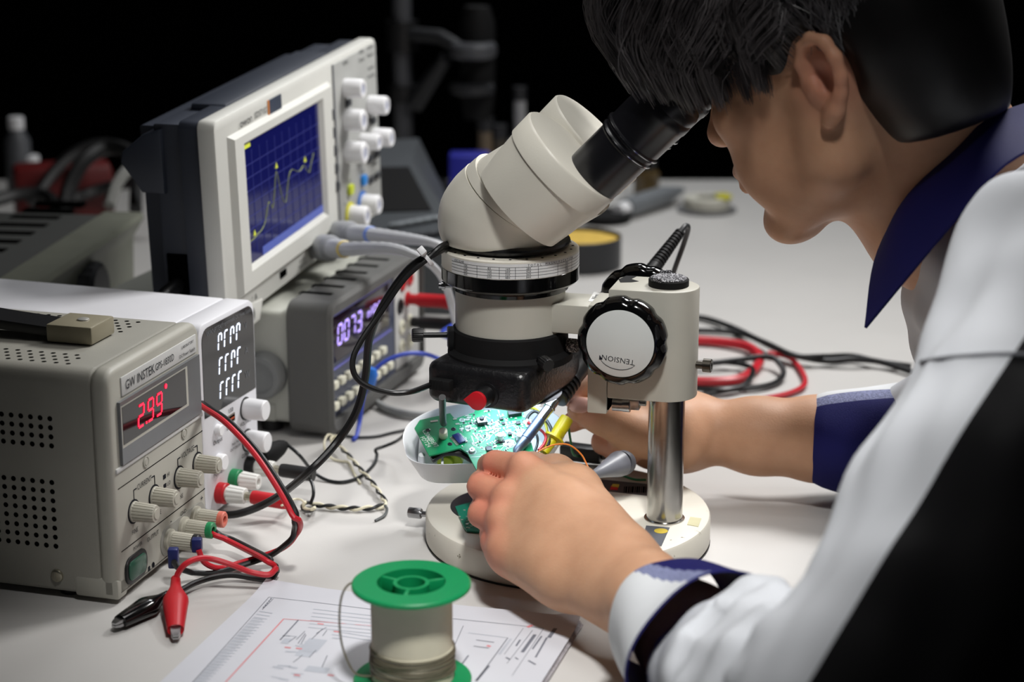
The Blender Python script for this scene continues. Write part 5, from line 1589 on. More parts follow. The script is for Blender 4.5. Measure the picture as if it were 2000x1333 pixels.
# ears
for s_ in (1, -1):
    E0 = lambda a, c, l=0.0: hp(a * 0.92, s_ * (0.073 + l), c * 0.86 - 0.002)
    bd.ellipsoid(E0(-0.012, 0.004, 0.004), [0.0150 * HS, 0.005 * HS, 0.026 * HS], Hn, 0.006)
    rim = [(0.004, 0.004, 0.003), (0.003, 0.020, 0.007), (-0.004, 0.031, 0.010), (-0.014, 0.035, 0.013), (-0.024, 0.028, 0.015), (-0.028, 0.014, 0.015), (-0.026, -0.001, 0.013), (-0.020, -0.013, 0.010), (-0.012, -0.024, 0.007), (-0.004, -0.030, 0.004)]
    bd.chain([E0(a, c, l) for a, c, l in rim], [x * HS for x in (0.0035, 0.004, 0.0042, 0.0045, 0.0048, 0.0048, 0.0048, 0.0052, 0.0062, 0.0062)], 0.003)
    bd.ellipsoid(E0(-0.0105, 0.003, 0.013), [0.0095 * HS, 0.0095 * HS, 0.013 * HS], Hn, 0.003, True)
    bd.ellipsoid(E0(-0.012, 0.021, 0.016), [0.007 * HS, 0.006 * HS, 0.007 * HS], Hn, 0.003, True)
    bd.ellipsoid(E0(-0.0015, -0.002, 0.006), [0.005 * HS, 0.004 * HS, 0.007 * HS], Hn, 0.003)
# neck, hidden shoulders and chest
NB = V((0.2800, 1.228, 0.236))
bd.capsule(hp(-0.030, 0, 0.000), NB, 0.052, 0.052, 0.018)
bd.capsule(hp(0.010, 0, -0.045), NB + V((-0.018, 0, -0.012)), 0.030, 0.036, 0.022)
SHN, SHF = V((0.300, 1.030, 0.235)), V((0.375, 1.420, 0.190))
MID = (SHN + SHF) / 2
bd.capsule(NB, MID + V((0.02, 0, -0.03)), 0.05, 0.045, 0.03)
bd.capsule(SHN + V((0.02, 0, -0.02)), SHF + V((0.02, 0, -0.02)), 0.032, 0.032, 0.02)
# near (left) arm and hand
WR, EL = V((0.068, 1.070, 0.0455)), V((0.157, 0.800, 0.056))
EL2 = V((0.150, 0.855, 0.056))
bd.chain([SHN, SHN * 0.45 + V((0.160, 0.822, 0.070)) * 0.55, V((0.158, 0.858, 0.064)), V((0.130, 0.900, 0.053)), V((0.096, 0.985, 0.0478)), WR], [0.034, 0.028, 0.024, 0.028, 0.0285, 0.0245], 0.010)


def J(u, v, y):
    return py(u, v, y)


mcp = [J(1024, 918, 1.172), J(992, 978, 1.158), J(981, 1022, 1.146), J(986, 1078, 1.130)]
pip = [J(968, 906, 1.192), J(939, 951, 1.180), J(940, 1005, 1.163), J(963, 1057, 1.147)]
dip = [J(956, 910, 1.214), J(939, 944, 1.204), J(940, 996, 1.187), J(958, 1044, 1.168)]
tip = [J(970, 906, 1.232), J(955, 932, 1.220), J(955, 980, 1.204), J(966, 1030, 1.184)]
rad = [(0.0098, 0.0086, 0.0080, 0.0068), (0.0100, 0.0088, 0.0080, 0.0068), (0.0098, 0.0086, 0.0078, 0.0066), (0.0088, 0.0078, 0.0070, 0.0060)]
for i in range(4):
    wr = WR + V((-0.004 + 0.002 * i, 0.012 - 0.009 * i, 0.010 - 0.0065 * i))
    hf = wr * 0.45 + mcp[i] * 0.55
    bd.chain([wr, hf, mcp[i]], [0.0175, 0.0155, rad[i][0] + 0.0004], 0.013)
for i in range(4):
    bd.chain([mcp[i].lerp(pip[i], 0.25), pip[i], dip[i], tip[i]], rad[i], 0.0012)
    # knuckles stand a little proud of the back of the hand
    bd.ellipsoid(mcp[i] + V((-0.0005, -0.0040, 0.0045)), [0.0085, 0.0085, 0.0085], None, 0.005)
bd.chain([WR + V((-0.004, 0.020, 0.010)), J(1120, 962, 1.165), J(1085, 930, 1.200), J(1040, 920, 1.222), J(1000, 912, 1.238)], [0.018, 0.0165, 0.0125, 0.0108, 0.0078], 0.008)
bd.capsule(J(1060, 985, 1.165), J(1140, 1065, 1.115), 0.020, 0.021, 0.014)
bd.capsule(J(1010, 1085, 1.135), J(1130, 1125, 1.100), 0.0150, 0.0190, 0.014)
bd.ellipsoid(WR + V((0.010, -0.020, 0.014)), [0.010, 0.012, 0.009], None, 0.012)
# far (right) arm and hand
WF = J(1368, 842, 1.335)
CF = J(1600, 858, 1.325)
EF = V((0.345, 1.300, 0.040))
bd.chain([SHF, SHF * 0.5 + EF * 0.5 + V((0.02, 0.02, 0)), EF, CF, J(1480, 852, 1.33), WF], [0.042, 0.036, 0.033, 0.0285, 0.0255, 0.0212], 0.012)
m2 = [J(1262, 778, 1.352), J(1258, 806, 1.362), J(1262, 836, 1.360), J(1272, 862, 1.352)]
p2 = [J(1195, 742, 1.350), J(1186, 790, 1.356), J(1192, 838, 1.352), J(1212, 868, 1.345)]
d2 = [J(1142, 752, 1.330), J(1142, 812, 1.330), J(1180, 864, 1.330), J(1205, 884, 1.328)]
t2 = [J(1112, 776, 1.305), J(1116, 826, 1.305), J(1205, 878, 1.315), J(1230, 894, 1.315)]
r2 = [(0.0125, 0.0100, 0.0085, 0.0068), (0.0125, 0.0105, 0.0088, 0.0070), (0.0120, 0.0102, 0.0086, 0.0070), (0.0108, 0.0090, 0.0076, 0.0062)]
for i in range(4):
    wr = WF + V((-0.006, 0.004 - 0.002 * i, 0.008 - 0.005 * i))
    bd.chain([wr, wr * 0.5 + m2[i] * 0.5, m2[i]], [0.0165, 0.0150, r2[i][0]], 0.014)
for i in range(4):
    bd.chain([m2[i], p2[i], d2[i], t2[i]], r2[i], 0.0035)
th = [J(1330, 865, 1.318), J(1240, 848, 1.312), J(1172, 812, 1.300), J(1132, 800, 1.290)]
bd.chain(th, [0.0190, 0.0150, 0.0118, 0.0088], 0.006)
bd.capsule(J(1320, 830, 1.322), J(1268, 802, 1.330), 0.018, 0.013, 0.012)
bd.capsule(J(1330, 880, 1.330), J(1268, 880, 1.338), 0.0140, 0.0130, 0.012)
nd = (th[3] - th[2]).normalized()
bv, bf = bd.mesh()
bv = bv.astype(np.float32)

m_skin = bpy.data.materials.new('skin')
m_skin.use_nodes = True
nt = m_skin.node_tree
pb = nt.nodes['Principled BSDF']
pb.inputs['Roughness'].default_value = 0.52
pb.inputs['Specular IOR Level'].default_value = 0.35
pb.inputs['Subsurface Weight'].default_value = 0.12
pb.inputs['Subsurface Radius'].default_value = (0.006, 0.0022, 0.0012)
pb.inputs['Subsurface Scale'].default_value = 0.5
va = nt.nodes.new('ShaderNodeVertexColor')
va.layer_name = 'tint'
tc = nt.nodes.new('ShaderNodeTexCoord')
nz = nt.nodes.new('ShaderNodeTexNoise')
nz.inputs['Scale'].default_value = 60
nz.inputs['Detail'].default_value = 5
nt.links.new(tc.outputs['Object'], nz.inputs['Vector'])
cr = nt.nodes.new('ShaderNodeValToRGB')
cr.color_ramp.elements[0].position, cr.color_ramp.elements[1].position = 0.25, 0.75
cr.color_ramp.elements[0].color = (0.86, 0.82, 0.80, 1)
cr.color_ramp.elements[1].color = (1.0, 1.0, 1.0, 1)
nt.links.new(nz.outputs['Fac'], cr.inputs[0])
mu = nt.nodes.new('ShaderNodeMix')
mu.data_type, mu.blend_type = 'RGBA', 'MULTIPLY'
mu.inputs[0].default_value = 1.0
nt.links.new(va.outputs[0], mu.inputs[6])
nt.links.new(cr.outputs[0], mu.inputs[7])
nt.links.new(mu.outputs[2], pb.inputs['Base Color'])
n3 = nt.nodes.new('ShaderNodeTexNoise')
n3.inputs['Scale'].default_value = 700
n3.inputs['Detail'].default_value = 4
nt.links.new(tc.outputs['Object'], n3.inputs['Vector'])
bpn = nt.nodes.new('ShaderNodeBump')
bpn.inputs['Strength'].default_value = 0.22
bpn.inputs['Distance'].default_value = 0.0006
nt.links.new(n3.outputs['Fac'], bpn.inputs['Height'])
nt.links.new(bpn.outputs[0], pb.inputs['Normal'])

person, bv = np_mesh('person', bv, bf, [m_skin], relax=2)
tag(person, 'person in a pale grey work jacket bending over the microscope and holding a soldering iron', 'person')
colr = np.tile(np.array(lin((206, 160, 128))[:3], np.float32), (len(bv), 1))


def tint(c, r, rgb, w=1.0):
    global colr
    d = np.linalg.norm(bv - np.array(c, np.float32), axis=1)
    a = (np.clip(1 - d / r, 0, 1) ** 1.2 * w)[:, None]
    colr = colr * (1 - a) + np.array(lin(rgb)[:3], np.float32) * a


for q in (mcp, pip, m2, p2):
    for p in q:
        tint(p, 0.023, (212, 120, 102), 1.0)
for q in (dip, tip, d2, t2):
    for p in q:
        tint(p, 0.016, (216, 140, 122), 0.8)
tint(th[3], 0.02, (218, 150, 134), 0.8)
tint(hp(-0.012, 0.08, 0.0), 0.036, (214, 134, 112), 0.7)
tint(hp(0.112, 0, -0.012), 0.02, (205, 138, 112), 0.6)
tint(hp(0.104, 0, -0.048), 0.018, (188, 110, 100), 0.8)
at = person.data.color_attributes.new('tint', 'FLOAT_COLOR', 'POINT')
at.data.foreach_set('color', np.concatenate([colr, np.ones((len(bv), 1), np.float32)], 1).ravel())
# thumb nail
m_nail = mat('nail', (226, 176, 164), 0.3, spec=0.6)
nl = Mx((nd, V((0, -0.86, 0.5)).cross(nd).normalized(), nd.cross(V((0, -0.86, 0.5)).cross(nd)).normalized())).transposed().to_4x4()
b = B()
NP = th[3] + V((0, -0.0058, 0.0048))
b.lathe([(0.0066, -0.0010), (0.0066, 0.0002), (0.0052, 0.0010), (0.0025, 0.0014)], 18, Mx.Translation(NP) @ frame_to(V((-0.10, -0.80, 0.58)), nd) @ Mx.Diagonal((1.2, 0.85, 1, 1)))
b.build('thumbnail', m_nail, person)

# ---- hair: an inner cap and combed strands
m_hair = mat('black_hair', (16, 14, 14), 0.45, var=0.3, scale=90, spec=0.4)
m_hairs = mat('black_hair_strand', (72, 68, 69), 0.32, var=0.45, scale=120, spec=1.0)
hf_ = Field((0.02, 1.06, 0.20), (0.40, 1.40, 0.49), 0.003)
hf_.ellipsoid(hp(-0.004, 0, 0.066), [0.106 * HS, 0.088 * HS, 0.094 * HS], Hn, 0.004)
hf_.ellipsoid(hp(-0.050, 0, 0.015), [0.062 * HS, 0.078 * HS, 0.072 * HS], Hn, 0.02)
hf_.ellipsoid(hp(-0.058, 0, -0.035), [0.042 * HS, 0.062 * HS, 0.050 * HS], Hn, 0.02)
hf_.ellipsoid(hp(0.050, 0, 0.092), [0.070 * HS, 0.074 * HS, 0.046 * HS], Hn, 0.02)
# keep the face, the ears and the neck clear
hf_.ellipsoid(hp(0.112, 0, -0.062), [0.095 * HS, 0.14 * HS, 0.060 * HS], Hn, 0.006, True)
for s_ in (1, -1):
    hf_.ellipsoid(hp(-0.004, s_ * 0.090, -0.004), [0.030 * HS, 0.034 * HS, 0.042 * HS], Hn, 0.006, True)
    hf_.ellipsoid(hp(0.022, s_ * 0.085, -0.036), [0.020 * HS, 0.030 * HS, 0.044 * HS], Hn, 0.006, True)
hf_.ellipsoid(hp(-0.045, 0, -0.118), [0.10 * HS, 0.12 * HS, 0.060 * HS], Hn, 0.006, True)
hv, hfc = hf_.mesh()
hair, _ = np_mesh('hair', hv, hfc, [m_hair], person, relax=1)
hair['label'] = 'short black hair with a long fringe'
rng = random.Random(11)
b = B()


def sk(phi, el, up=1.0):
    """point on the hair shell: phi = 0 at the face, el = elevation"""
    ce = math.cos(el)
    return V((-0.002 + 0.110 * ce * math.cos(phi), 0.091 * ce * math.sin(phi), 0.066 + 0.097 * math.sin(el))) * up


def strand(P, r0):
    n = len(P)
    b.tube([hp(*p) for p in P], [r0 * (1 - 0.75 * (i / (n - 1)) ** 2) for i in range(n)], 3)


for i in range(4600):
    phi = rng.uniform(-math.pi, math.pi)
    e0 = rng.uniform(0.15, 1.45)
    front = max(0.0, math.cos(phi))
    side = abs(math.sin(phi))
    ln = 0.45 + 0.35 * front + rng.uniform(-0.1, 0.25)
    e1 = max(e0 - ln, -0.28 - 0.2 * rng.random() if front > 0.5 else -0.45)
    if 0.02 < front < 0.95 and e0 < 0.75:
        e1 = -0.42 + rng.uniform(-0.14, 0.2)
    if front <= 0.02:
        e1 = max(e0 - rng.uniform(0.6, 1.0), -0.75)
    lift = rng.uniform(0.99, 1.05)
    dphi = rng.gauss(0, 0.10) + 0.18 * math.sin(5 * phi)
    P = []
    for k in range(7):
        t = k / 6
        e = e0 + (e1 - e0) * t
        q = sk(phi + dphi * t * t, e, lift + 0.012 * math.sin(t * 3.0))
        P.append(q)
    strand(P, 0.00055 * HS)
# fringe falling forward over the eyepieces
def at_l(u, v, l):
    r = ray(u, v)
    p0 = hp(0, l, 0) - V((0, 0, CAM_H))
    w = r * (p0.dot(HL) / r.dot(HL)) + V((0, 0, CAM_H)) - HO
    return V((w.dot(HF), w.dot(HL), w.dot(HU))) / HS


tips = spline([(1205, 128, 0), (1232, 165, 0), (1262, 190, 0), (1300, 205, 0), (1345, 214, 0), (1392, 205, 0), (1440, 196, 0), (1500, 190, 0)], 8)
for c_ in range(190):
    q = rng.random() ** 0.85
    tpt = tips[min(len(tips) - 1, int(q * len(tips)))]
    lay = rng.random()
    near = min(1.0, max(0.0, (q - 0.25) / 0.35))
    l_ = -0.045 + 0.080 * lay + near * (0.105 - 0.050 * lay)
    if q > 0.22 and lay > 0.55:
        l_ = 0.088 + 0.012 * lay
    short = rng.random() ** 2 * 120
    u_, v_ = tpt.x + rng.gauss(0, 8) + short * 0.1, tpt.y + rng.gauss(0, 6) - short
    bend = (1 - q) * 0.9 + 0.2
    p3 = at_l(u_, v_, l_)
    p2 = at_l(u_ - 34 * bend - 4, v_ - 75, l_ * 0.97)
    p1 = at_l(u_ - 30 * bend + 14 + 40 * q, v_ - 175, l_ * 0.90)
    ph = math.asin(max(-0.85, min(0.85, l_ / 0.110)))
    for i in range(20):
        j = V((rng.gauss(0, 0.0020), rng.gauss(0, 0.0028), rng.gauss(0, 0.0030)))
        p0 = sk(ph * 0.8 + rng.gauss(0, 0.06), 1.05 + rng.gauss(0, 0.06), 1.03)
        strand(spline([p0, p1 + j * 1.3, p2 + j * 1.2, p3 + j * 0.7], 3), 0.00052 * HS)
hs = b.build('hair_strands', m_hairs, hair, kind='stuff')

# ---- jacket
m_jack = mat('pale_grey_cloth', (208, 211, 216), 0.75, var=0.03, scale=14, bump=0.25, bscale=1800, spec=0.2)
m_jblk = mat('jacket_black', (10, 10, 12), 0.85, spec=0.15)
m_navy = mat('navy_cloth', (27, 28, 92), 0.75, var=0.06, scale=30, bump=0.25, bscale=1600, spec=0.2)
m_over = mat('overlock_thread', (128, 134, 170), 0.8, var=0.35, scale=700, bump=0.6, bscale=900)
jk = Field((0.06, 0.64, -0.30), (0.84, 1.56, 0.42), 0.0036)
sn, sf_ = V((0.306, 1.012, 0.232)), V((0.385, 1.425, 0.180))
el_n = V((0.163, 0.800, 0.066))
jk.chain([sn, (sn + el_n) / 2 + V((0.004, -0.002, 0.004)), el_n], [0.070, 0.066, 0.064], 0.03)
sl0 = WR + (EL - WR).normalized() * 0.132
jk.chain([el_n, el_n * 0.45 + sl0 * 0.55, sl0], [0.060, 0.050, 0.036], 0.02)
jk.chain([sf_, sf_ * 0.5 + V((0.365, 1.32, 0.05)) * 0.5, V((0.365, 1.318, 0.052)), J(1810, 852, 1.306)], [0.066, 0.060, 0.052, 0.038], 0.03)
ch = V((0.375, 1.215, 0.165))
jk.capsule(sn + V((0.03, 0.03, -0.02)), sf_ + V((0.03, -0.03, -0.02)), 0.070, 0.070, 0.03)
jk.capsule(ch, V((0.660, 1.20, -0.12)), 0.118, 0.130, 0.05)
jk.capsule(ch + V((0, -0.09, 0)), V((0.660, 1.10, -0.12)), 0.085, 0.120, 0.05)
jk.capsule(ch + V((0, 0.09, 0)), V((0.660, 1.30, -0.12)), 0.085, 0.120, 0.05)
jk.capsule(NB + V((0.026, 0, -0.030)), MID + V((0.03, 0, -0.02)), 0.050, 0.072, 0.03)
jk.capsule(sn + V((-0.006, 0.03, -0.008)), V((0.312, 1.20, 0.196)), 0.060, 0.050, 0.03)
# raised folds on the near sleeve
def onarm(t, a, rr):
    c = sn.lerp(el_n, t)
    ax_ = (el_n - sn).normalized()
    sd = ax_.cross(V((0, 0, 1))).normalized()
    up_ = sd.cross(ax_)
    return c + (sd * math.cos(a) + up_ * math.sin(a)) * rr

ff = random.Random(5)
for t0, t1, a0_, a1_, r_ in ((0.05, 0.45, 3.3, 2.5, 0.010), (0.12, 0.62, 2.9, 3.5, 0.009), (0.30, 0.85, 2.3, 3.2, 0.010), (0.45, 1.0, 3.6, 2.7, 0.011), (0.62, 1.05, 2.6, 3.8, 0.010), (0.75, 1.05, 3.4, 4.2, 0.010), (0.2, 0.5, 2.2, 2.0, 0.009)):
    p = [onarm(t0 + (t1 - t0) * k / 5, a0_ + (a1_ - a0_) * k / 5, 0.0655) for k in range(6)]
    jk.chain(p, [r_ * 0.4, r_ * 0.8, r_, r_, r_ * 0.8, r_ * 0.4], 0.012)
fd = (sl0 - el_n).normalized()
fs_ = fd.cross(V((0, 0, 1))).normalized()
fu = fs_.cross(fd)
for s0, a0_, a1_, r_ in ((0.30, 0.2, 2.4, 0.008), (0.48, 0.4, 2.8, 0.008), (0.66, -0.2, 2.2, 0.008), (0.84, 0.3, 2.6, 0.007)):
    L_ = (sl0 - el_n).length
    p = [el_n + fd * L_ * (s0 + 0.10 * k / 5) + (fs_ * -math.cos(a0_ + (a1_ - a0_) * k / 5) + fu * math.sin(a0_ + (a1_ - a0_) * k / 5)) * (0.063 - 0.022 * s0) for k in range(6)]
    jk.chain(p, [r_ * 0.4, r_ * 0.8, r_, r_, r_ * 0.8, r_ * 0.4], 0.010)
jv, jf = jk.mesh()
fcn = jv[jf].mean(1)
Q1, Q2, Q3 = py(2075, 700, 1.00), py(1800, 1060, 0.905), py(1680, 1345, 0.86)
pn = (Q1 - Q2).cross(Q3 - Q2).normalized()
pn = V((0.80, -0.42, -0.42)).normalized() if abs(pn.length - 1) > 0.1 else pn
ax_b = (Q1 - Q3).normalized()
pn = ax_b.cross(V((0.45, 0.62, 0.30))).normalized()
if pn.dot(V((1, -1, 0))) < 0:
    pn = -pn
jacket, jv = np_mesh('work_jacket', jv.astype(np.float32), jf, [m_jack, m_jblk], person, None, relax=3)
bm = bmesh.new()
bm.from_mesh(jacket.data)
bm.normal_update()
aN = (el_n - sn).normalized()
for v in bm.verts:
    q = v.co - sn
    al = q.dot(aN)
    r_ = q - aN * al
    n1_ = mnoise.noise(r_ * 34 + aN * al * 11)
    n2_ = mnoise.noise(v.co * 22 + V((3, 1, 7))) + 1.5 * mnoise.noise(r_ * 17 + aN * al * 6 + V((1, 5, 2)))
    v.co += v.normal * (0.0075 * n1_ + 0.0045 * n2_)
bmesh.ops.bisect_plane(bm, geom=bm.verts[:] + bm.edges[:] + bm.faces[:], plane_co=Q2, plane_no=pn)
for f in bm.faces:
    f.material_index = 1 if (f.calc_center_median() - Q2).dot(pn) > 0 else 0  # faces beyond the slanting plane get the black material
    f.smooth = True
bm.to_mesh(jacket.data)
bm.free()
from mathutils.bvhtree import BVHTree
bv_ = BVHTree.FromObject(jacket, bpy.context.evaluated_depsgraph_get())
sm_ = []
for u_, v_ in ((1800, 708), (1830, 703), (1860, 699), (1900, 696), (1930, 694), (1960, 693), (1985, 693), (2010, 695)):
    h_ = bv_.ray_cast(V((0, 0, CAM_H)), ray(u_, v_).normalized())
    if h_[0]:
        if sm_ and (h_[0] - sm_[-1]).length > 0.06:
            sm_ = []
        sm_.append(h_[0] + h_[1].normalized() * 0.0004)
if len(sm_) > 3:
    B().tube(spline(sm_, 5), 0.0011, 6).build('seam', mat('seam_grey', (120, 122, 128), 0.8), person)
jacket['label'] = 'pale grey work jacket that is black on the back side'
# near cuff: turned back, white outside, navy on top with an overlocked edge
fx = (EL - WR).normalized()
cs = fx.cross(V((0, 0, 1))).normalized()       # towards the far/right side
cu_ = cs.cross(fx).normalized()
if cu_.z < 0:
    cu_ = -cu_


def cuff(name, o, fx, s0, s1, r0, r1, sector, m_main, parent, flare=0.004, seg=160, thick=0.0016):
    b = B()
    sd = fx.cross(V((0, 0, 1))).normalized()
    up = sd.cross(fx).normalized()
    if up.z < 0:
        up = -up
    rings = []
    N = 20
    for k in range(N + 1):
        t = k / N
        rings.append((s0 + (s1 - s0) * t, r0 + (r1 - r0) * (t ** 0.7) + flare * t ** 3))
    full = rings + [(rings[-1][0] + 0.0006, rings[-1][1] - thick * 0.5)] + [(s, r - thick) for s, r in rings[::-1]] + [(rings[0][0] - 0.0006, rings[0][1] - thick * 0.5)]
    vs, fs, mi = [], [], []
    for s, r in full:
        for i in range(seg):
            a = 2 * math.pi * i / seg
            w = 1 + 0.035 * math.sin(2 * a + 1.0) + 0.02 * math.sin(5 * a + s * 60)
            sk_ = 0.010 * math.cos(a - 0.6) * (s - s0) / max(1e-6, s1 - s0)
            vs.append(o + fx * (s + sk_) + (sd * math.cos(a) + up * math.sin(a)) * r * w)
    M_ = len(full)
    for k in range(M_):
        for i in range(seg):
            j = (i + 1) % seg
            k2 = (k + 1) % M_
            fs.append((k * seg + i, k * seg + j, k2 * seg + j, k2 * seg + i))
            a = math.degrees(2 * math.pi * (i + 0.5) / seg)
            inner = N <= k < M_ - 1
            mi.append(1 if inner else sector(a, k / N if k <= N else 0))
    b.add(vs, fs)
    b.mi = mi
    return b.build(name, m_main, parent, angle=60)


def sec_near(a, t):
    # a = 0 towards the side vector, 90 up; navy lies over the top
    x = (a - NAVY0) % 360
    if x < 16:
        return 2
    if x < 140:
        return 1
    return 0


sdv = fx.cross(V((0, 0, 1))).normalized()
NAVY0 = 66 if sdv.x > 0 else 20
if sdv.x > 0:
    def sec_near(a, t):
        x = (112 + 14 * (1 - t) - a) % 360
        return 2 if x < 15 else (1 if x < 150 else 0)
else:
    def sec_near(a, t):
        x = (a - 68 + 14 * (1 - t)) % 360
        return 2 if x < 15 else (1 if x < 150 else 0)
m_cuffw = mat('white_cloth', (222, 225, 228), 0.75, var=0.02, bump=0.2, bscale=1600, spec=0.2)
cuff('cuff', WR, fx, 0.058, 0.122, 0.0345, 0.0480, sec_near, [m_cuffw, m_navy, m_over], person)['label'] = 'turned back white and navy cuff of the near sleeve'
fx2 = (V((0.345, 1.303, 0.047)) - CF).normalized()


def sec_far(a, t):
    x = (a + 110) % 360
    return 1 if x < 172 else (2 if x < 192 else 0)


cuff('cuff', CF, fx2, -0.003, 0.130, 0.0318, 0.0540, sec_far, [m_cuffw, m_navy, m_over], person)['label'] = 'navy and white cuff of the far sleeve with overlocked edge'
# collar leaf on the near side, and the stand behind the neck
top = [(1752, 405, 1.235), (1800, 340, 1.200), (1868, 278, 1.185), (1955, 218, 1.185), (2060, 190, 1.230), (2120, 200, 1.30)]
mid = [(1706, 512, 1.195), (1752, 425, 1.175), (1842, 345, 1.162), (1945, 268, 1.160), (2070, 222, 1.205), (2140, 220, 1.30)]
lo_ = [(1688, 640, 1.160), (1788, 520, 1.140), (1872, 420, 1.128), (1965, 318, 1.130), (2085, 262, 1.180), (2165, 250, 1.30)]
TT, MMd, LLo = (spline([py(p[0], p[1], p[2] - 0.018) for p in q], 5) for q in (top, mid, lo_))
rows = [spline([a, m_, l_], 5) for a, m_, l_ in zip(TT, MMd, LLo)]
n_, w_ = len(rows), len(rows[0])
vs = [p for r in rows for p in r]
th_ = 0.0018
nr = []
for i in range(n_):
    for j in range(w_):
        du = rows[min(i + 1, n_ - 1)][j] - rows[max(i - 1, 0)][j]
        dv = rows[i][min(j + 1, w_ - 1)] - rows[i][max(j - 1, 0)]
        nr.append(du.cross(dv).normalized())
back = [p + q * th_ for p, q in zip(vs, nr)]
fs = []
for i in range(n_ - 1):
    for j in range(w_ - 1):
        a = i * w_ + j
        fs.append((a, a + 1, a + w_ + 1, a + w_))
        o_ = n_ * w_
        fs.append((o_ + a, o_ + a + w_, o_ + a + w_ + 1, o_ + a + 1))
o_ = n_ * w_
for i in range(n_ - 1):
    for j in (0, w_ - 1):
        a, c = i * w_ + j, (i + 1) * w_ + j
        fs.append((a, c, o_ + c, o_ + a))
for j in range(w_ - 1):
    for i in (0, n_ - 1):
        a, c = i * w_ + j, i * w_ + j + 1
        fs.append((a, c, o_ + c, o_ + a))
b = B()
b.add(vs + back, fs)
cl = b.build('collar', m_navy, person, angle=60)
cl['label'] = 'navy pointed collar'
# ------------------------------------------------------------ foreground: papers and solder spool
PZ_ = 0.0052
c0 = pz(520, 1137, PZ_)
c1 = pz(1137, 1208, PZ_)
pxv = (c1 - c0).normalized()
pyv = V((pxv.y, -pxv.x, 0))       # towards the camera
pw, ph_ = (c1 - c0).length, 0.297
ang = math.atan2(pxv.y, pxv.x)
st = thing('schematic_stack', 'stack of printed circuit drawings under the solder spool', 'papers', (c0.x, c0.y, 0), (0, 0, ang))
m_paper = mat('white_paper', (204, 205, 212), 0.8, var=0.01, spec=0.1)
m_paperd = mat('paper_edge', (168, 164, 168), 0.85, var=0.25, scale=600, spec=0.1)
m_pgrey = mat('print_grey', (184, 188, 197), 0.8, spec=0.1)
m_pdark = mat('print_dark', (118, 120, 130), 0.8, spec=0.1)
m_pred = mat('print_red', (214, 136, 140), 0.8, spec=0.1)
rs = random.Random(8)
zz = 0.0
for k in range(9):
    h = 0.0005
    dx_, dy_ = rs.uniform(-0.0012, 0.0012), rs.uniform(-0.0012, 0.0010)
    B().box((dx_ + 0.001, -ph_ + dy_, zz), (pw + dx_, dy_ - 0.001, zz + h - 0.00008)).build('sheet', m_paperd, st)
    zz += h
nx, ny = 24, 18


def sheet_z(x, y):
    u, v = x / pw, -y / ph_
    return zz + 0.0003 + 0.0042 * max(0, 1 - v / 0.10) ** 2 * max(0, 1 - u / 0.22) ** 1.5 * 0.6 + 0.0050 * max(0, 1 - v / 0.07) ** 2 * max(0, (u - 0.90) / 0.10) ** 1.5 + 0.0005 * math.sin(u * 9) * max(0, 1 - v / 0.2)


vs = [(pw * i / nx, -ph_ * (j / ny) ** 1.6, 0) for j in range(ny + 1) for i in range(nx + 1)]
vs = [(x, y, sheet_z(x, y)) for x, y, _ in vs]
b = B().add(vs + [(x, y, z - 0.00015) for x, y, z in vs], [(j * (nx + 1) + i, j * (nx + 1) + i + 1, (j + 1) * (nx + 1) + i + 1, (j + 1) * (nx + 1) + i) for j in range(ny) for i in range(nx)] + [((ny + 1) * (nx + 1) + j * (nx + 1) + i, (ny + 1) * (nx + 1) + (j + 1) * (nx + 1) + i, (ny + 1) * (nx + 1) + (j + 1) * (nx + 1) + i + 1, (ny + 1) * (nx + 1) + j * (nx + 1) + i + 1) for j in range(ny) for i in range(nx)])
ts = b.build('top_sheet', m_paper, st)
iA = Mx.Rotation(-ang, 4, 'Z')


def pp(u, v):
    q = pz(u, v, PZ_) - V((c0.x, c0.y, 0))
    q = iA @ V((q.x, q.y, 0))
    return (q.x, q.y)


def quad(b, pts):
    q = [pp(*p) for p in pts]
    b.add([(x, y, sheet_z(x, y) + 0.00012) for x, y in q], [tuple(range(len(q)))])


def line(b, p, e, w):
    (x0, y0), (x1, y1) = pp(*p), pp(*e)
    n = V((y0 - y1, x1 - x0, 0)).normalized() * w / 2
    N = 6
    vs, fs = [], []
    for k in range(N + 1):
        x, y = x0 + (x1 - x0) * k / N, y0 + (y1 - y0) * k / N
        for s_ in (-1, 1):
            a, c = x + n.x * s_, y + n.y * s_
            vs.append((a, c, sheet_z(a, c) + 0.00016))
    for k in range(N):
        fs.append((2 * k, 2 * k + 1, 2 * k + 3, 2 * k + 2))
    b.add(vs, fs)


g, d_, r_ = B(), B(), B()
# frame lines of the drawing sheet
line(d_, (525, 1167), (1062, 1228), 0.0005)
line(d_, (525, 1167), (365, 1345), 0.0004)
line(d_, (512, 1191), (534, 1170), 0.0004)
for k in range(26):       # column of table rows at the left
    t_ = k / 25
    u0, v0 = 506 - 132 * t_, 1194 + 140 * t_
    line(g, (u0, v0), (u0 + 26, v0 + 4.0), 0.0012)
    if k > 0:
        line(g, (u0 - 8, v0 + 8), (u0 + 12, v0 + 11), 0.0010)
for k in range(5):
    line(d_, (514 + k * 3.5, 1188 - k * 4), (516 + k * 3.5, 1185 - k * 4), 0.0009)
line(r_, (554, 1209), (440, 1333), 0.0009)
line(r_, (554, 1209), (725, 1222), 0.0007)
line(d_, (583, 1211), (547, 1250), 0.0009)
for u, v, w, h in ((556, 1246, 15, 10), (604, 1246, 36, 24), (584, 1270, 30, 10), (602, 1300, 44, 10)):
    quad(g, [(u, v), (u + w, v + w * 0.12), (u + w - h * 0.9, v + w * 0.12 + h), (u - h * 0.9, v + h)])
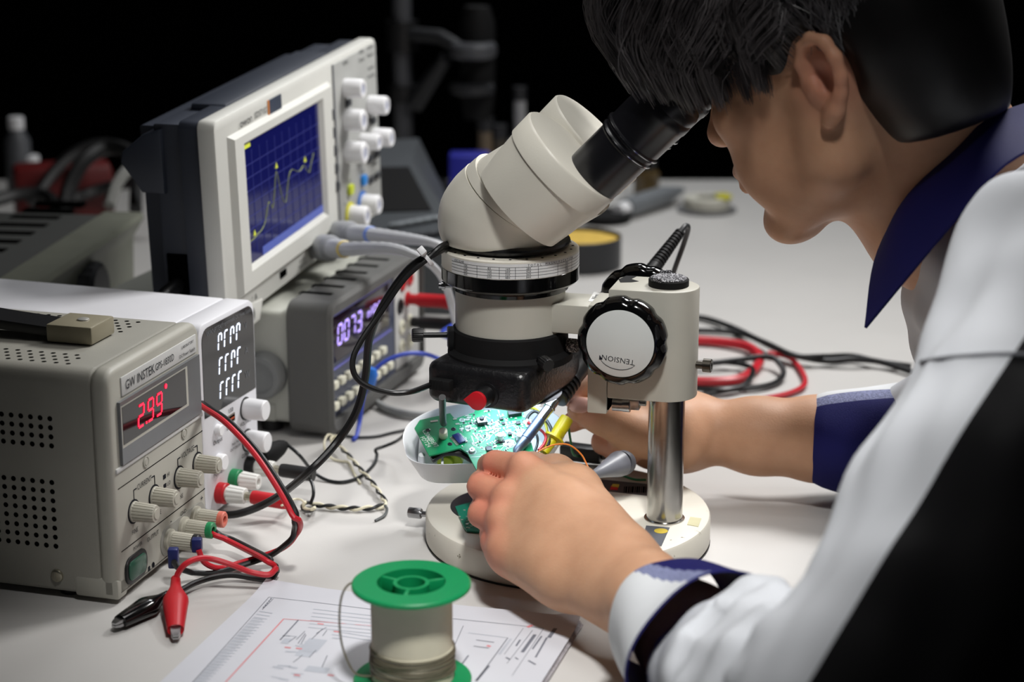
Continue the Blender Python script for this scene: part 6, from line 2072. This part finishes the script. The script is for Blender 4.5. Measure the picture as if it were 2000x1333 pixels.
for k in range(8):
    line(g, (612 + (k > 5) * 50 - k * 2, 1190 + k * 7), (725, 1202 + k * 7), 0.0010)
for k in range(16):
    u, v = rs.uniform(520, 650), rs.uniform(1240, 1330)
    line(g, (u, v), (u + rs.uniform(8, 26), v + rs.uniform(1, 4)), rs.uniform(0.0006, 0.0022))
for u, v in ((620, 1218), (652, 1233), (556, 1264), (578, 1266), (574, 1318), (640, 1318)):
    line(r_, (u, v), (u + 12, v + 1.5), 0.0016)
for k in range(10):
    u, v = rs.uniform(560, 640), rs.uniform(1225, 1320)
    line(d_, (u, v), (u - rs.uniform(8, 22), v + rs.uniform(9, 24)), 0.0005)
# right half: title block and circuit
line(d_, (905, 1222), (880, 1278), 0.0004)
line(g, (915, 1236), (990, 1246), 0.0008)
line(d_, (992, 1246), (930, 1330), 0.0006)
line(g, (998, 1248), (975, 1278), 0.0016)
for a, e, w in (((1085, 1228), (1072, 1246), .0030), ((1068, 1246), (1046, 1284), .0014), ((1045, 1240), (1020, 1274), .0026), ((1016, 1250), (1008, 1262), .0014), ((1058, 1243), (1040, 1268), .0012), ((1022, 1228), (985, 1278), .0004), ((1040, 1232), (990, 1296), .0004), ((1062, 1228), (1000, 1320), .0004), ((1032, 1290), (1046, 1298), .0016), ((988, 1284), (996, 1288), .0016), ((1006, 1284), (1012, 1288), .0012), ((955, 1300), (930, 1330), .002), ((930, 1250), (965, 1255), .001), ((925, 1262), (955, 1266), .001), ((915, 1280), (900, 1300), .0012)):
    line(d_, a, e, w * 0.8)
line(r_, (1030, 1226), (1040, 1222), 0.0022)
line(r_, (951, 1261), (958, 1263), 0.0020)
for b_, m, nm in ((g, m_pgrey, 'grey_print'), (d_, m_pdark, 'dark_print'), (r_, m_pred, 'red_print')):
    b_.build(nm, m, ts, kind='stuff')

SC = pz(806, 1332, 0.0055)
m_spl = mat('spool_green', (14, 142, 84), 0.35, var=0.03)
m_sol = mat('solder_wire', (206, 201, 180), 0.42, 0.12, var=0.06)
sp_ = thing('solder_spool', 'green flanged spool of solder wire standing on the circuit drawings', 'spool', SC)
ZT_ = 0.0600
fr_o, fr_i = 0.0330, 0.0190
for z0_, z1_ in ((0.0, 0.0032), (ZT_ - 0.0032, ZT_)):
    b = B().lathe([(fr_i, z0_), (fr_o - 0.001, z0_), (fr_o, z0_ + 0.0008), (fr_o, z1_ - 0.0008), (fr_o - 0.001, z1_), (fr_i, z1_), (fr_i, z0_)], 80)
    b.f = b.f[:-2]
    b.mi = b.mi[:-2]
    fl_ = b.build('flange', m_spl, sp_)
b = B().lathe([(0.0100, 0.0005), (0.0100, ZT_ - 0.0005), (0.0078, ZT_ - 0.0005), (0.0078, 0.0005), (0.0100, 0.0005)], 40)
b.f, b.mi = b.f[:-2], b.mi[:-2]
hb_ = b.build('hub', m_spl, sp_)
for a in (20, 150, 262):
    B().box((0.0092, -0.0011, ZT_ - 0.009), (0.0195, 0.0011, ZT_ - 0.0006), 0.0003, M=Mx.Rotation(R(a), 4, 'Z')).build('spoke', m_spl, hb_)
b = B().lathe([(0.0190, 0.001), (0.0198, 0.001), (0.0198, ZT_ - 0.001), (0.0190, ZT_ - 0.001), (0.0190, 0.001)], 48)
b.f, b.mi = b.f[:-2], b.mi[:-2]
b.build('core_wall', m_spl, sp_)
prf = [(0.0200, 0.0033)]
n_ = 58
for k in range(n_ * 2 + 1):
    z_ = 0.0034 + (ZT_ - 0.0068) * k / (n_ * 2)
    prf.append((0.0224 + 0.00022 * (k % 2) + (0.0006 if z_ < 0.0225 else 0), z_))
prf.append((0.0200, ZT_ - 0.0033))
b = B().lathe(prf, 64)
b.f, b.mi = b.f[:-2], b.mi[:-2]
b.build('wound_solder', m_sol, sp_, angle=10)
b = B()
for k in range(9):
    z_ = 0.0205 - k * 0.0016 - 0.0004 * math.sin(k * 2.1)
    b.tube([((0.02335 + 0.0003 * math.sin(3 * a + k)) * math.cos(a), (0.02335 + 0.0003 * math.sin(3 * a + k)) * math.sin(a), z_ + 0.0006 * math.sin(a * 2 + k * 1.3) + 0.0012 * (a / 6.28)) for a in (2 * math.pi * i / 40 for i in range(41))], 0.0007, 6)
b.build('loose_turn', mat('solder_dark', (112, 106, 88), 0.45, 0.3), sp_, kind='stuff')
B().tube([p - SC for p in spline([py(727, 1142, 1.030), py(690, 1138, 1.022), py(670, 1158, 1.018), py(663, 1200, 1.016), py(666, 1250, 1.014), py(678, 1290, 1.013), py(697, 1318, 1.012), py(735, 1322, 1.014)], 8)], 0.0006, 6).build('loose_end', MATS['solder_dark'], sp_)

# ------------------------------------------------------------ things further back on the bench
m_dkt = mat('dark_tin', (34, 35, 38), 0.4)
c = pz(1132, 520, 0)
tn = thing('sponge_tin', 'round black tin with a yellow sponge, on the bench behind the microscope', 'tin', (c.x, c.y, 0))
b = B().lathe([(0.0430, 0.0), (0.0440, 0.001), (0.0440, 0.0330), (0.0425, 0.0335), (0.0425, 0.0250), (0.0, 0.0250)][:-1], 56)
b.build('tin', m_dkt, tn)
B().lathe([(0.0415, 0.0248), (0.0415, 0.0285), (0.038, 0.0300), (0.02, 0.0308), (0.004, 0.0304)], 40, ripple=lambda a, k: 1 + 0.03 * math.sin(3 * a + k)).build('sponge', mat('sponge_yellow', (206, 172, 78), 0.9, var=0.15, scale=200, bump=0.6, bscale=700), tn)
c = pz(1380, 412, 0)
tp_ = thing('tape_dish', 'shallow dish with white and yellow tape, furthest back on the bench', 'tape', (c.x, c.y, 0))
B().lathe([(0.034, 0), (0.036, 0.001), (0.036, 0.003), (0.030, 0.0032)], 48).build('dish', mat('dish_grey', (110, 110, 112), 0.4), tp_)
b = B().lathe([(0.013, 0.0032), (0.027, 0.0032), (0.0275, 0.004), (0.0275, 0.016), (0.027, 0.0168), (0.013, 0.0168), (0.013, 0.0032)], 48)
b.f, b.mi = b.f[:-2], b.mi[:-2]
b.build('tape_roll', mat('tape_white', (196, 194, 182), 0.5), tp_)
B().prism([(0.030 * math.cos(R(a)), 0.030 * math.sin(R(a))) for a in range(-45, 60, 15)] + [(0.012 * math.cos(R(a)), 0.012 * math.sin(R(a))) for a in range(45, -60, -15)], 0.0168, 0.0185).build('tape_piece', mat('tape_yellow', (186, 180, 40), 0.5), tp_)
c = pz(1222, 428, 0)
gt = thing('glue_tube', 'grey tube with a white cap lying behind the eyepieces', 'tube', (c.x, c.y, 0.013))
B().tube([V((0.0, 0, 0)), V((0.05, 0.07, 0.001)), V((0.075, 0.11, 0))], [0.0125, 0.012, 0.004], 16).build('tube_body', mat('tube_grey', (118, 122, 126), 0.4), gt)
B().lathe([(0.0085, 0), (0.0085, 0.017), (0.0070, 0.018)], 20, TZ((0, 0, 0)) @ frame_to((-0.05, -0.07, 0))).build('cap', m_whtk, gt)
c = pz(1180, 432, 0)
B().lathe([(0.030, 0), (0.031, 0.001), (0.031, 0.010), (0.029, 0.011)], 32).build('lid', m_blackm)
lid = bpy.data.objects['lid']
lid.location = c
tag(lid, 'flat black lid lying between the sponge tin and the grey tube', 'lid')
c = pz(1262, 385, 0)
jr = thing('flux_jar', 'small amber jar standing behind the grey tube', 'jar', (c.x, c.y, 0))
B().lathe([(0.014, 0), (0.016, 0.001), (0.016, 0.030), (0.011, 0.036)], 28).build('jar', mat('amber_glass', (92, 76, 48), 0.15), jr)
B().lathe([(0.012, 0.036), (0.012, 0.047), (0.011, 0.048)], 28).build('lid', m_dkt, jr)

# soldering station behind the oscilloscope
m_stn = mat('station_grey', (70, 74, 78), 0.5)
TLp, TRp, BRp, BLp = py(700, 312, 2.04), py(806, 312, 2.02), py(905, 470, 1.845), py(700, 492, 1.86)
so_ = (BLp + BRp) / 2
so_.z = 0
sn_ = (TRp - BRp).cross(BLp - BRp).normalized()
if sn_.y > 0:
    sn_ = -sn_
ss = thing('soldering_station', 'dark grey station with a sloped key panel, behind the oscilloscope', 'soldering station', so_)
q = [p - so_ for p in (BLp, BRp, TRp, TLp)]
bk = [V((p.x, max(p.y, 0.10) + 0.10, p.z)) for p in q]
bk[0].z = bk[1].z = -0.0 
fb = [V((q[0].x, q[0].y, 0.0)), V((q[1].x, q[1].y, 0.0))]
b = B()
b.add([q[0], q[1], q[2], q[3], fb[0], fb[1], V((q[2].x, 0.30, q[2].z)), V((q[3].x, 0.30, q[3].z)), V((fb[1].x, 0.30, 0)), V((fb[0].x, 0.30, 0))], [(0, 1, 2, 3), (4, 5, 1, 0), (3, 2, 6, 7), (1, 5, 8, 6, 2), (4, 0, 3, 7, 9), (4, 9, 8, 5), (7, 6, 8, 9)])
b.build('case', m_stn, ss)


def onp(s_, t_, d=0.001):
    a = q[0].lerp(q[1], s_)
    c_ = q[3].lerp(q[2], s_)
    return a.lerp(c_, t_) + sn_ * d


B().add([onp(0.05, 0.40), onp(0.86, 0.36), onp(0.86, 0.90), onp(0.05, 0.90), onp(0.05, 0.40, -.002), onp(0.86, 0.36, -.002), onp(0.86, 0.90, -.002), onp(0.05, 0.90, -.002)], [(0, 1, 2, 3), (0, 4, 5, 1), (1, 5, 6, 2), (2, 6, 7, 3), (3, 7, 4, 0)]).build('screen', m_blackm, ss)
fx_ = (q[1] - q[0]).normalized()
for k in range(5):
    p = onp(0.42 + 0.10 * k, 0.22 + 0.008 * k, 0.0)
    B().box((-0.0075, -0.0030, 0), (0.0075, 0.0030, 0.004), 0.001, M=TZ(p) @ frame_to(sn_, fx_)).build('key', mat('key_grey', (128, 134, 138), 0.5), ss)
for k in range(4):
    p = onp(0.50 + 0.11 * k, 0.09, 0.0)
    B().box((-0.0075, -0.0030, 0), (0.0075, 0.0030, 0.004), 0.001, M=TZ(p) @ frame_to(sn_, fx_)).build('key', m_scd, ss)
# another dark instrument on the left with pale front edge and slotted top
z_ = 0.115
a0_, a1_ = pz(75, 533, z_), pz(240, 424, z_)
ed = (a1_ - a0_).normalized()
yaw_ = math.atan2(ed.y, ed.x)
Ld = 0.62
di = thing('slotted_instrument', 'dark slotted instrument with a pale front edge, behind the supplies on the left', 'instrument', (a0_.x, a0_.y, 0), (0, 0, yaw_))
X0_, X1_ = -0.05, (a1_ - a0_).length + 0.02
m_dki = mat('dark_olive_case', (40, 41, 39), 0.6)
B().box((X0_, 0.02, 0.006), (X1_ - 0.01, 0.30, z_), 0.004).build('case', m_dki, di)
B().prism([(0.0, 0.020), (0.024, 0.010), (0.034, 0.02), (0.034, z_ - 0.006), (0.022, z_ + 0.001), (-0.012, z_ + 0.001), (-0.014, z_ - 0.004), (-0.003, z_ - 0.022)], X0_, X1_, Mx(((0, 0, 1, 0), (1, 0, 0, 0), (0, 1, 0, 0), (0, 0, 0, 1))), bev=0.002).build('front_frame', mat('pale_olive', (106, 108, 97), 0.55), di)
B().box((X0_ + 0.01, 0.0005, 0.024), (X1_ - 0.012, 0.012, z_ - 0.024), 0.003).build('front_panel', m_dkt, di)
for k in range(9):
    x = X0_ + 0.05 + k * 0.033
    B().box((x, 0.055, z_ - 0.003), (x + 0.013, 0.10, z_ + 0.0006), 0.0).build('vent_slot', m_hole, di)
for x in (X0_ + 0.03, X1_ - 0.04):
    for y in (0.05, 0.27):
        B().lathe([(0.01, 0), (0.01, 0.0065)], 12, TZ((x, y, 0))).build('foot', m_black, di)
p = V((0.10, -0.004, 0.075))
B().lathe([(0.026, -0.004), (0.026, 0.010), (0.022, 0.013)], 40, TZ(p) @ FRONT, ripple=lambda a, k: 1 - 0.05 * (math.cos(20 * a) > 0)).build('round_grille', m_dkt, di)
# cables heaped on and behind it
m_ck = mat('soft_black_cable', (14, 14, 15), 0.5)
for lab, r_, m, path in (
        ('tall black cable arching over the slotted instrument', 0.0085, m_ck, ((125, 430, None, 2.05), (135, 370, None, 2.08), (165, 315, None, 2.10), (210, 288, None, 2.12), (255, 300, None, 2.10), (295, 345, None, 2.05), (320, 410, None, 1.98), (332, 470, None, 1.92))),
        ('black cable arching low to the left above the slotted instrument', 0.0075, m_ck, ((-20, 395, None, 2.1), (40, 380, None, 2.12), (95, 385, None, 2.12), (115, 420, None, 2.08))),
        ('black cable crossing the arch at the slotted instrument', 0.0070, m_ck, ((60, 400, None, 2.15), (110, 330, None, 2.18), (165, 290, None, 2.2), (225, 284, None, 2.2), (262, 330, None, 2.15), (265, 410, None, 2.05))),
        ('black cable lying level behind the slotted instrument', 0.0070, m_ck, ((140, 390, None, 2.2), (190, 372, None, 2.22), (250, 358, None, 2.22), (330, 350, None, 2.2)))):
    wire('black_cable', lab, [P3(q_) for q_ in path], r_, m, cat='cable')
wire('white_cable', 'short pale cable leaning on the slotted instrument', [P3(q_) for q_ in ((214, 402, None, 2.0), (226, 365, None, 2.02), (246, 335, None, 2.04), (268, 318, None, 2.06))], 0.0065, mat('pale_cable', (120, 120, 116), 0.5), cat='cable')
c = py(60, 420, 2.08)
b = B().box((-0.055, -0.02, 0.0), (0.055, 0.03, 0.075), 0.008)
o = b.build('red_case', mat('dark_red_case', (92, 14, 14), 0.5))
o.location = (c.x, c.y + 0.16, 0.0)
o.rotation_euler = (0, 0, 0.3)
tag(o, 'red case standing behind the slotted instrument among black cables', 'case')
for u, v0_, v1_, lab in ((38, 340, 230, 'pale bottle at the back on the left, taller of two'), (64, 350, 305, 'pale bottle at the back on the left, shorter of two')):
    p0_, p1_ = py(u, v0_, 2.42), py(u, v1_, 2.42)
    p0_.z = 0.0
    h_ = p1_.z
    t = thing('bottle', lab, 'bottle', p0_, group='pale bottles at the back')
    B().lathe([(0.014, 0), (0.0155, 0.002), (0.0155, h_ * 0.72), (0.008, h_ * 0.86)], 24).build('body', mat('bottle_white', (84, 86, 90), 0.5), t)
    B().lathe([(0.0095, h_ * 0.86), (0.0095, h_), (0.008, h_ + 0.001)], 20).build('cap', m_whtk, t)
# boom stand in the dark behind, blue box, small jars
pb0 = py(789, 330, 2.44)
bs = thing('boom_stand', 'grey boom stand with a jointed arm in the dark behind the oscilloscope', 'stand', (pb0.x, pb0.y, 0))
zt = py(789, -60, 2.44).z
m_boom = mat('boom_grey', (74, 75, 79), 0.45)
B().lathe([(0.06, 0), (0.062, 0.002), (0.06, 0.012), (0.014, 0.014)], 40).build('base', m_dkt, bs)
B().lathe([(0.0115, 0.012), (0.0115, zt)], 28).build('pole', m_boom, bs)
zj = py(789, 70, 2.44).z
B().lathe([(0.020, -0.018), (0.020, 0.018)], 28, TZ((0, 0, zj))).build('clamp', m_black, bs)
zk = py(789, 182, 2.44).z
B().lathe([(0.017, -0.010), (0.017, 0.010)], 28, TZ((0, 0, zk))).build('clamp', m_black, bs)
ar = [py(800, 66, 2.43), py(860, 72, 2.40), py(905, 98, 2.38)]
B().tube([p - V((pb0.x, pb0.y, 0)) for p in ar], 0.0085, 14).build('arm', mat('boom_dark', (36, 37, 40), 0.5), bs)
ar = [py(808, 205, 2.43), py(836, 165, 2.42), py(872, 112, 2.39)]
B().tube([p - V((pb0.x, pb0.y, 0)) for p in ar], [0.012, 0.010, 0.008], 14).build('arm', MATS['boom_dark'], bs)
hd_ = py(925, 98, 2.38) - V((pb0.x, pb0.y, 0))
B().lathe([(0.022, -0.009), (0.025, -0.005), (0.025, 0.005), (0.022, 0.009)], 32, TZ(hd_) @ Mx.Diagonal((1.1, 1, 1, 1))).build('head_ring', m_boom, bs)
B().lathe([(0.017, -0.075), (0.021, -0.045), (0.021, 0.04), (0.015, 0.06)], 28, TZ(hd_ + V((0.004, 0.02, -0.01)))).build('head', m_blackm, bs)
B().lathe([(0.024, -0.052), (0.027, -0.050), (0.027, -0.042), (0.024, -0.040)], 32, TZ(hd_ + V((-0.002, 0, 0)))).build('lens_ring', MATS['boom_dark'], bs)
p = py(905, 345, 2.30)
t_ = py(905, 300, 2.30).z
o = B().box((-0.016, -0.02, 0), (0.030, 0.02, t_), 0.002).build('blue_box', mat('deep_blue_card', (34, 38, 150), 0.5))
o.location = (p.x, p.y, 0)
tag(o, 'deep blue box standing in the dark behind the microscope head', 'box')
for u, v0_, v1_, r_, rgb, lab in ((1015, 250, 176, 0.0075, (150, 150, 152), 'pale slim bottle in the dark above the microscope head'), (948, 280, 236, 0.0095, (110, 96, 78), 'brown jar in the dark left of the pale slim bottle'), (975, 280, 250, 0.009, (70, 64, 54), 'dark jar between the brown jar and the pale slim bottle')):
    p1_ = py(u, v1_, 2.40)
    zb = py(u, v0_, 2.40).z
    t = thing('jar' if u < 1000 else 'bottle', lab, 'jar' if u < 1000 else 'bottle', (p1_.x, 2.40, 0))
    B().lathe([(r_ * 2, 0), (r_ * 2, zb * 0.8), (r_, zb * 0.9), (r_, p1_.z)], 22).build('body', mat('jar_%d' % u, rgb, 0.4), t)
    B().lathe([(r_ * 1.15, p1_.z - 0.012), (r_ * 1.15, p1_.z + 0.004)], 22).build('cap', m_dkt, t)
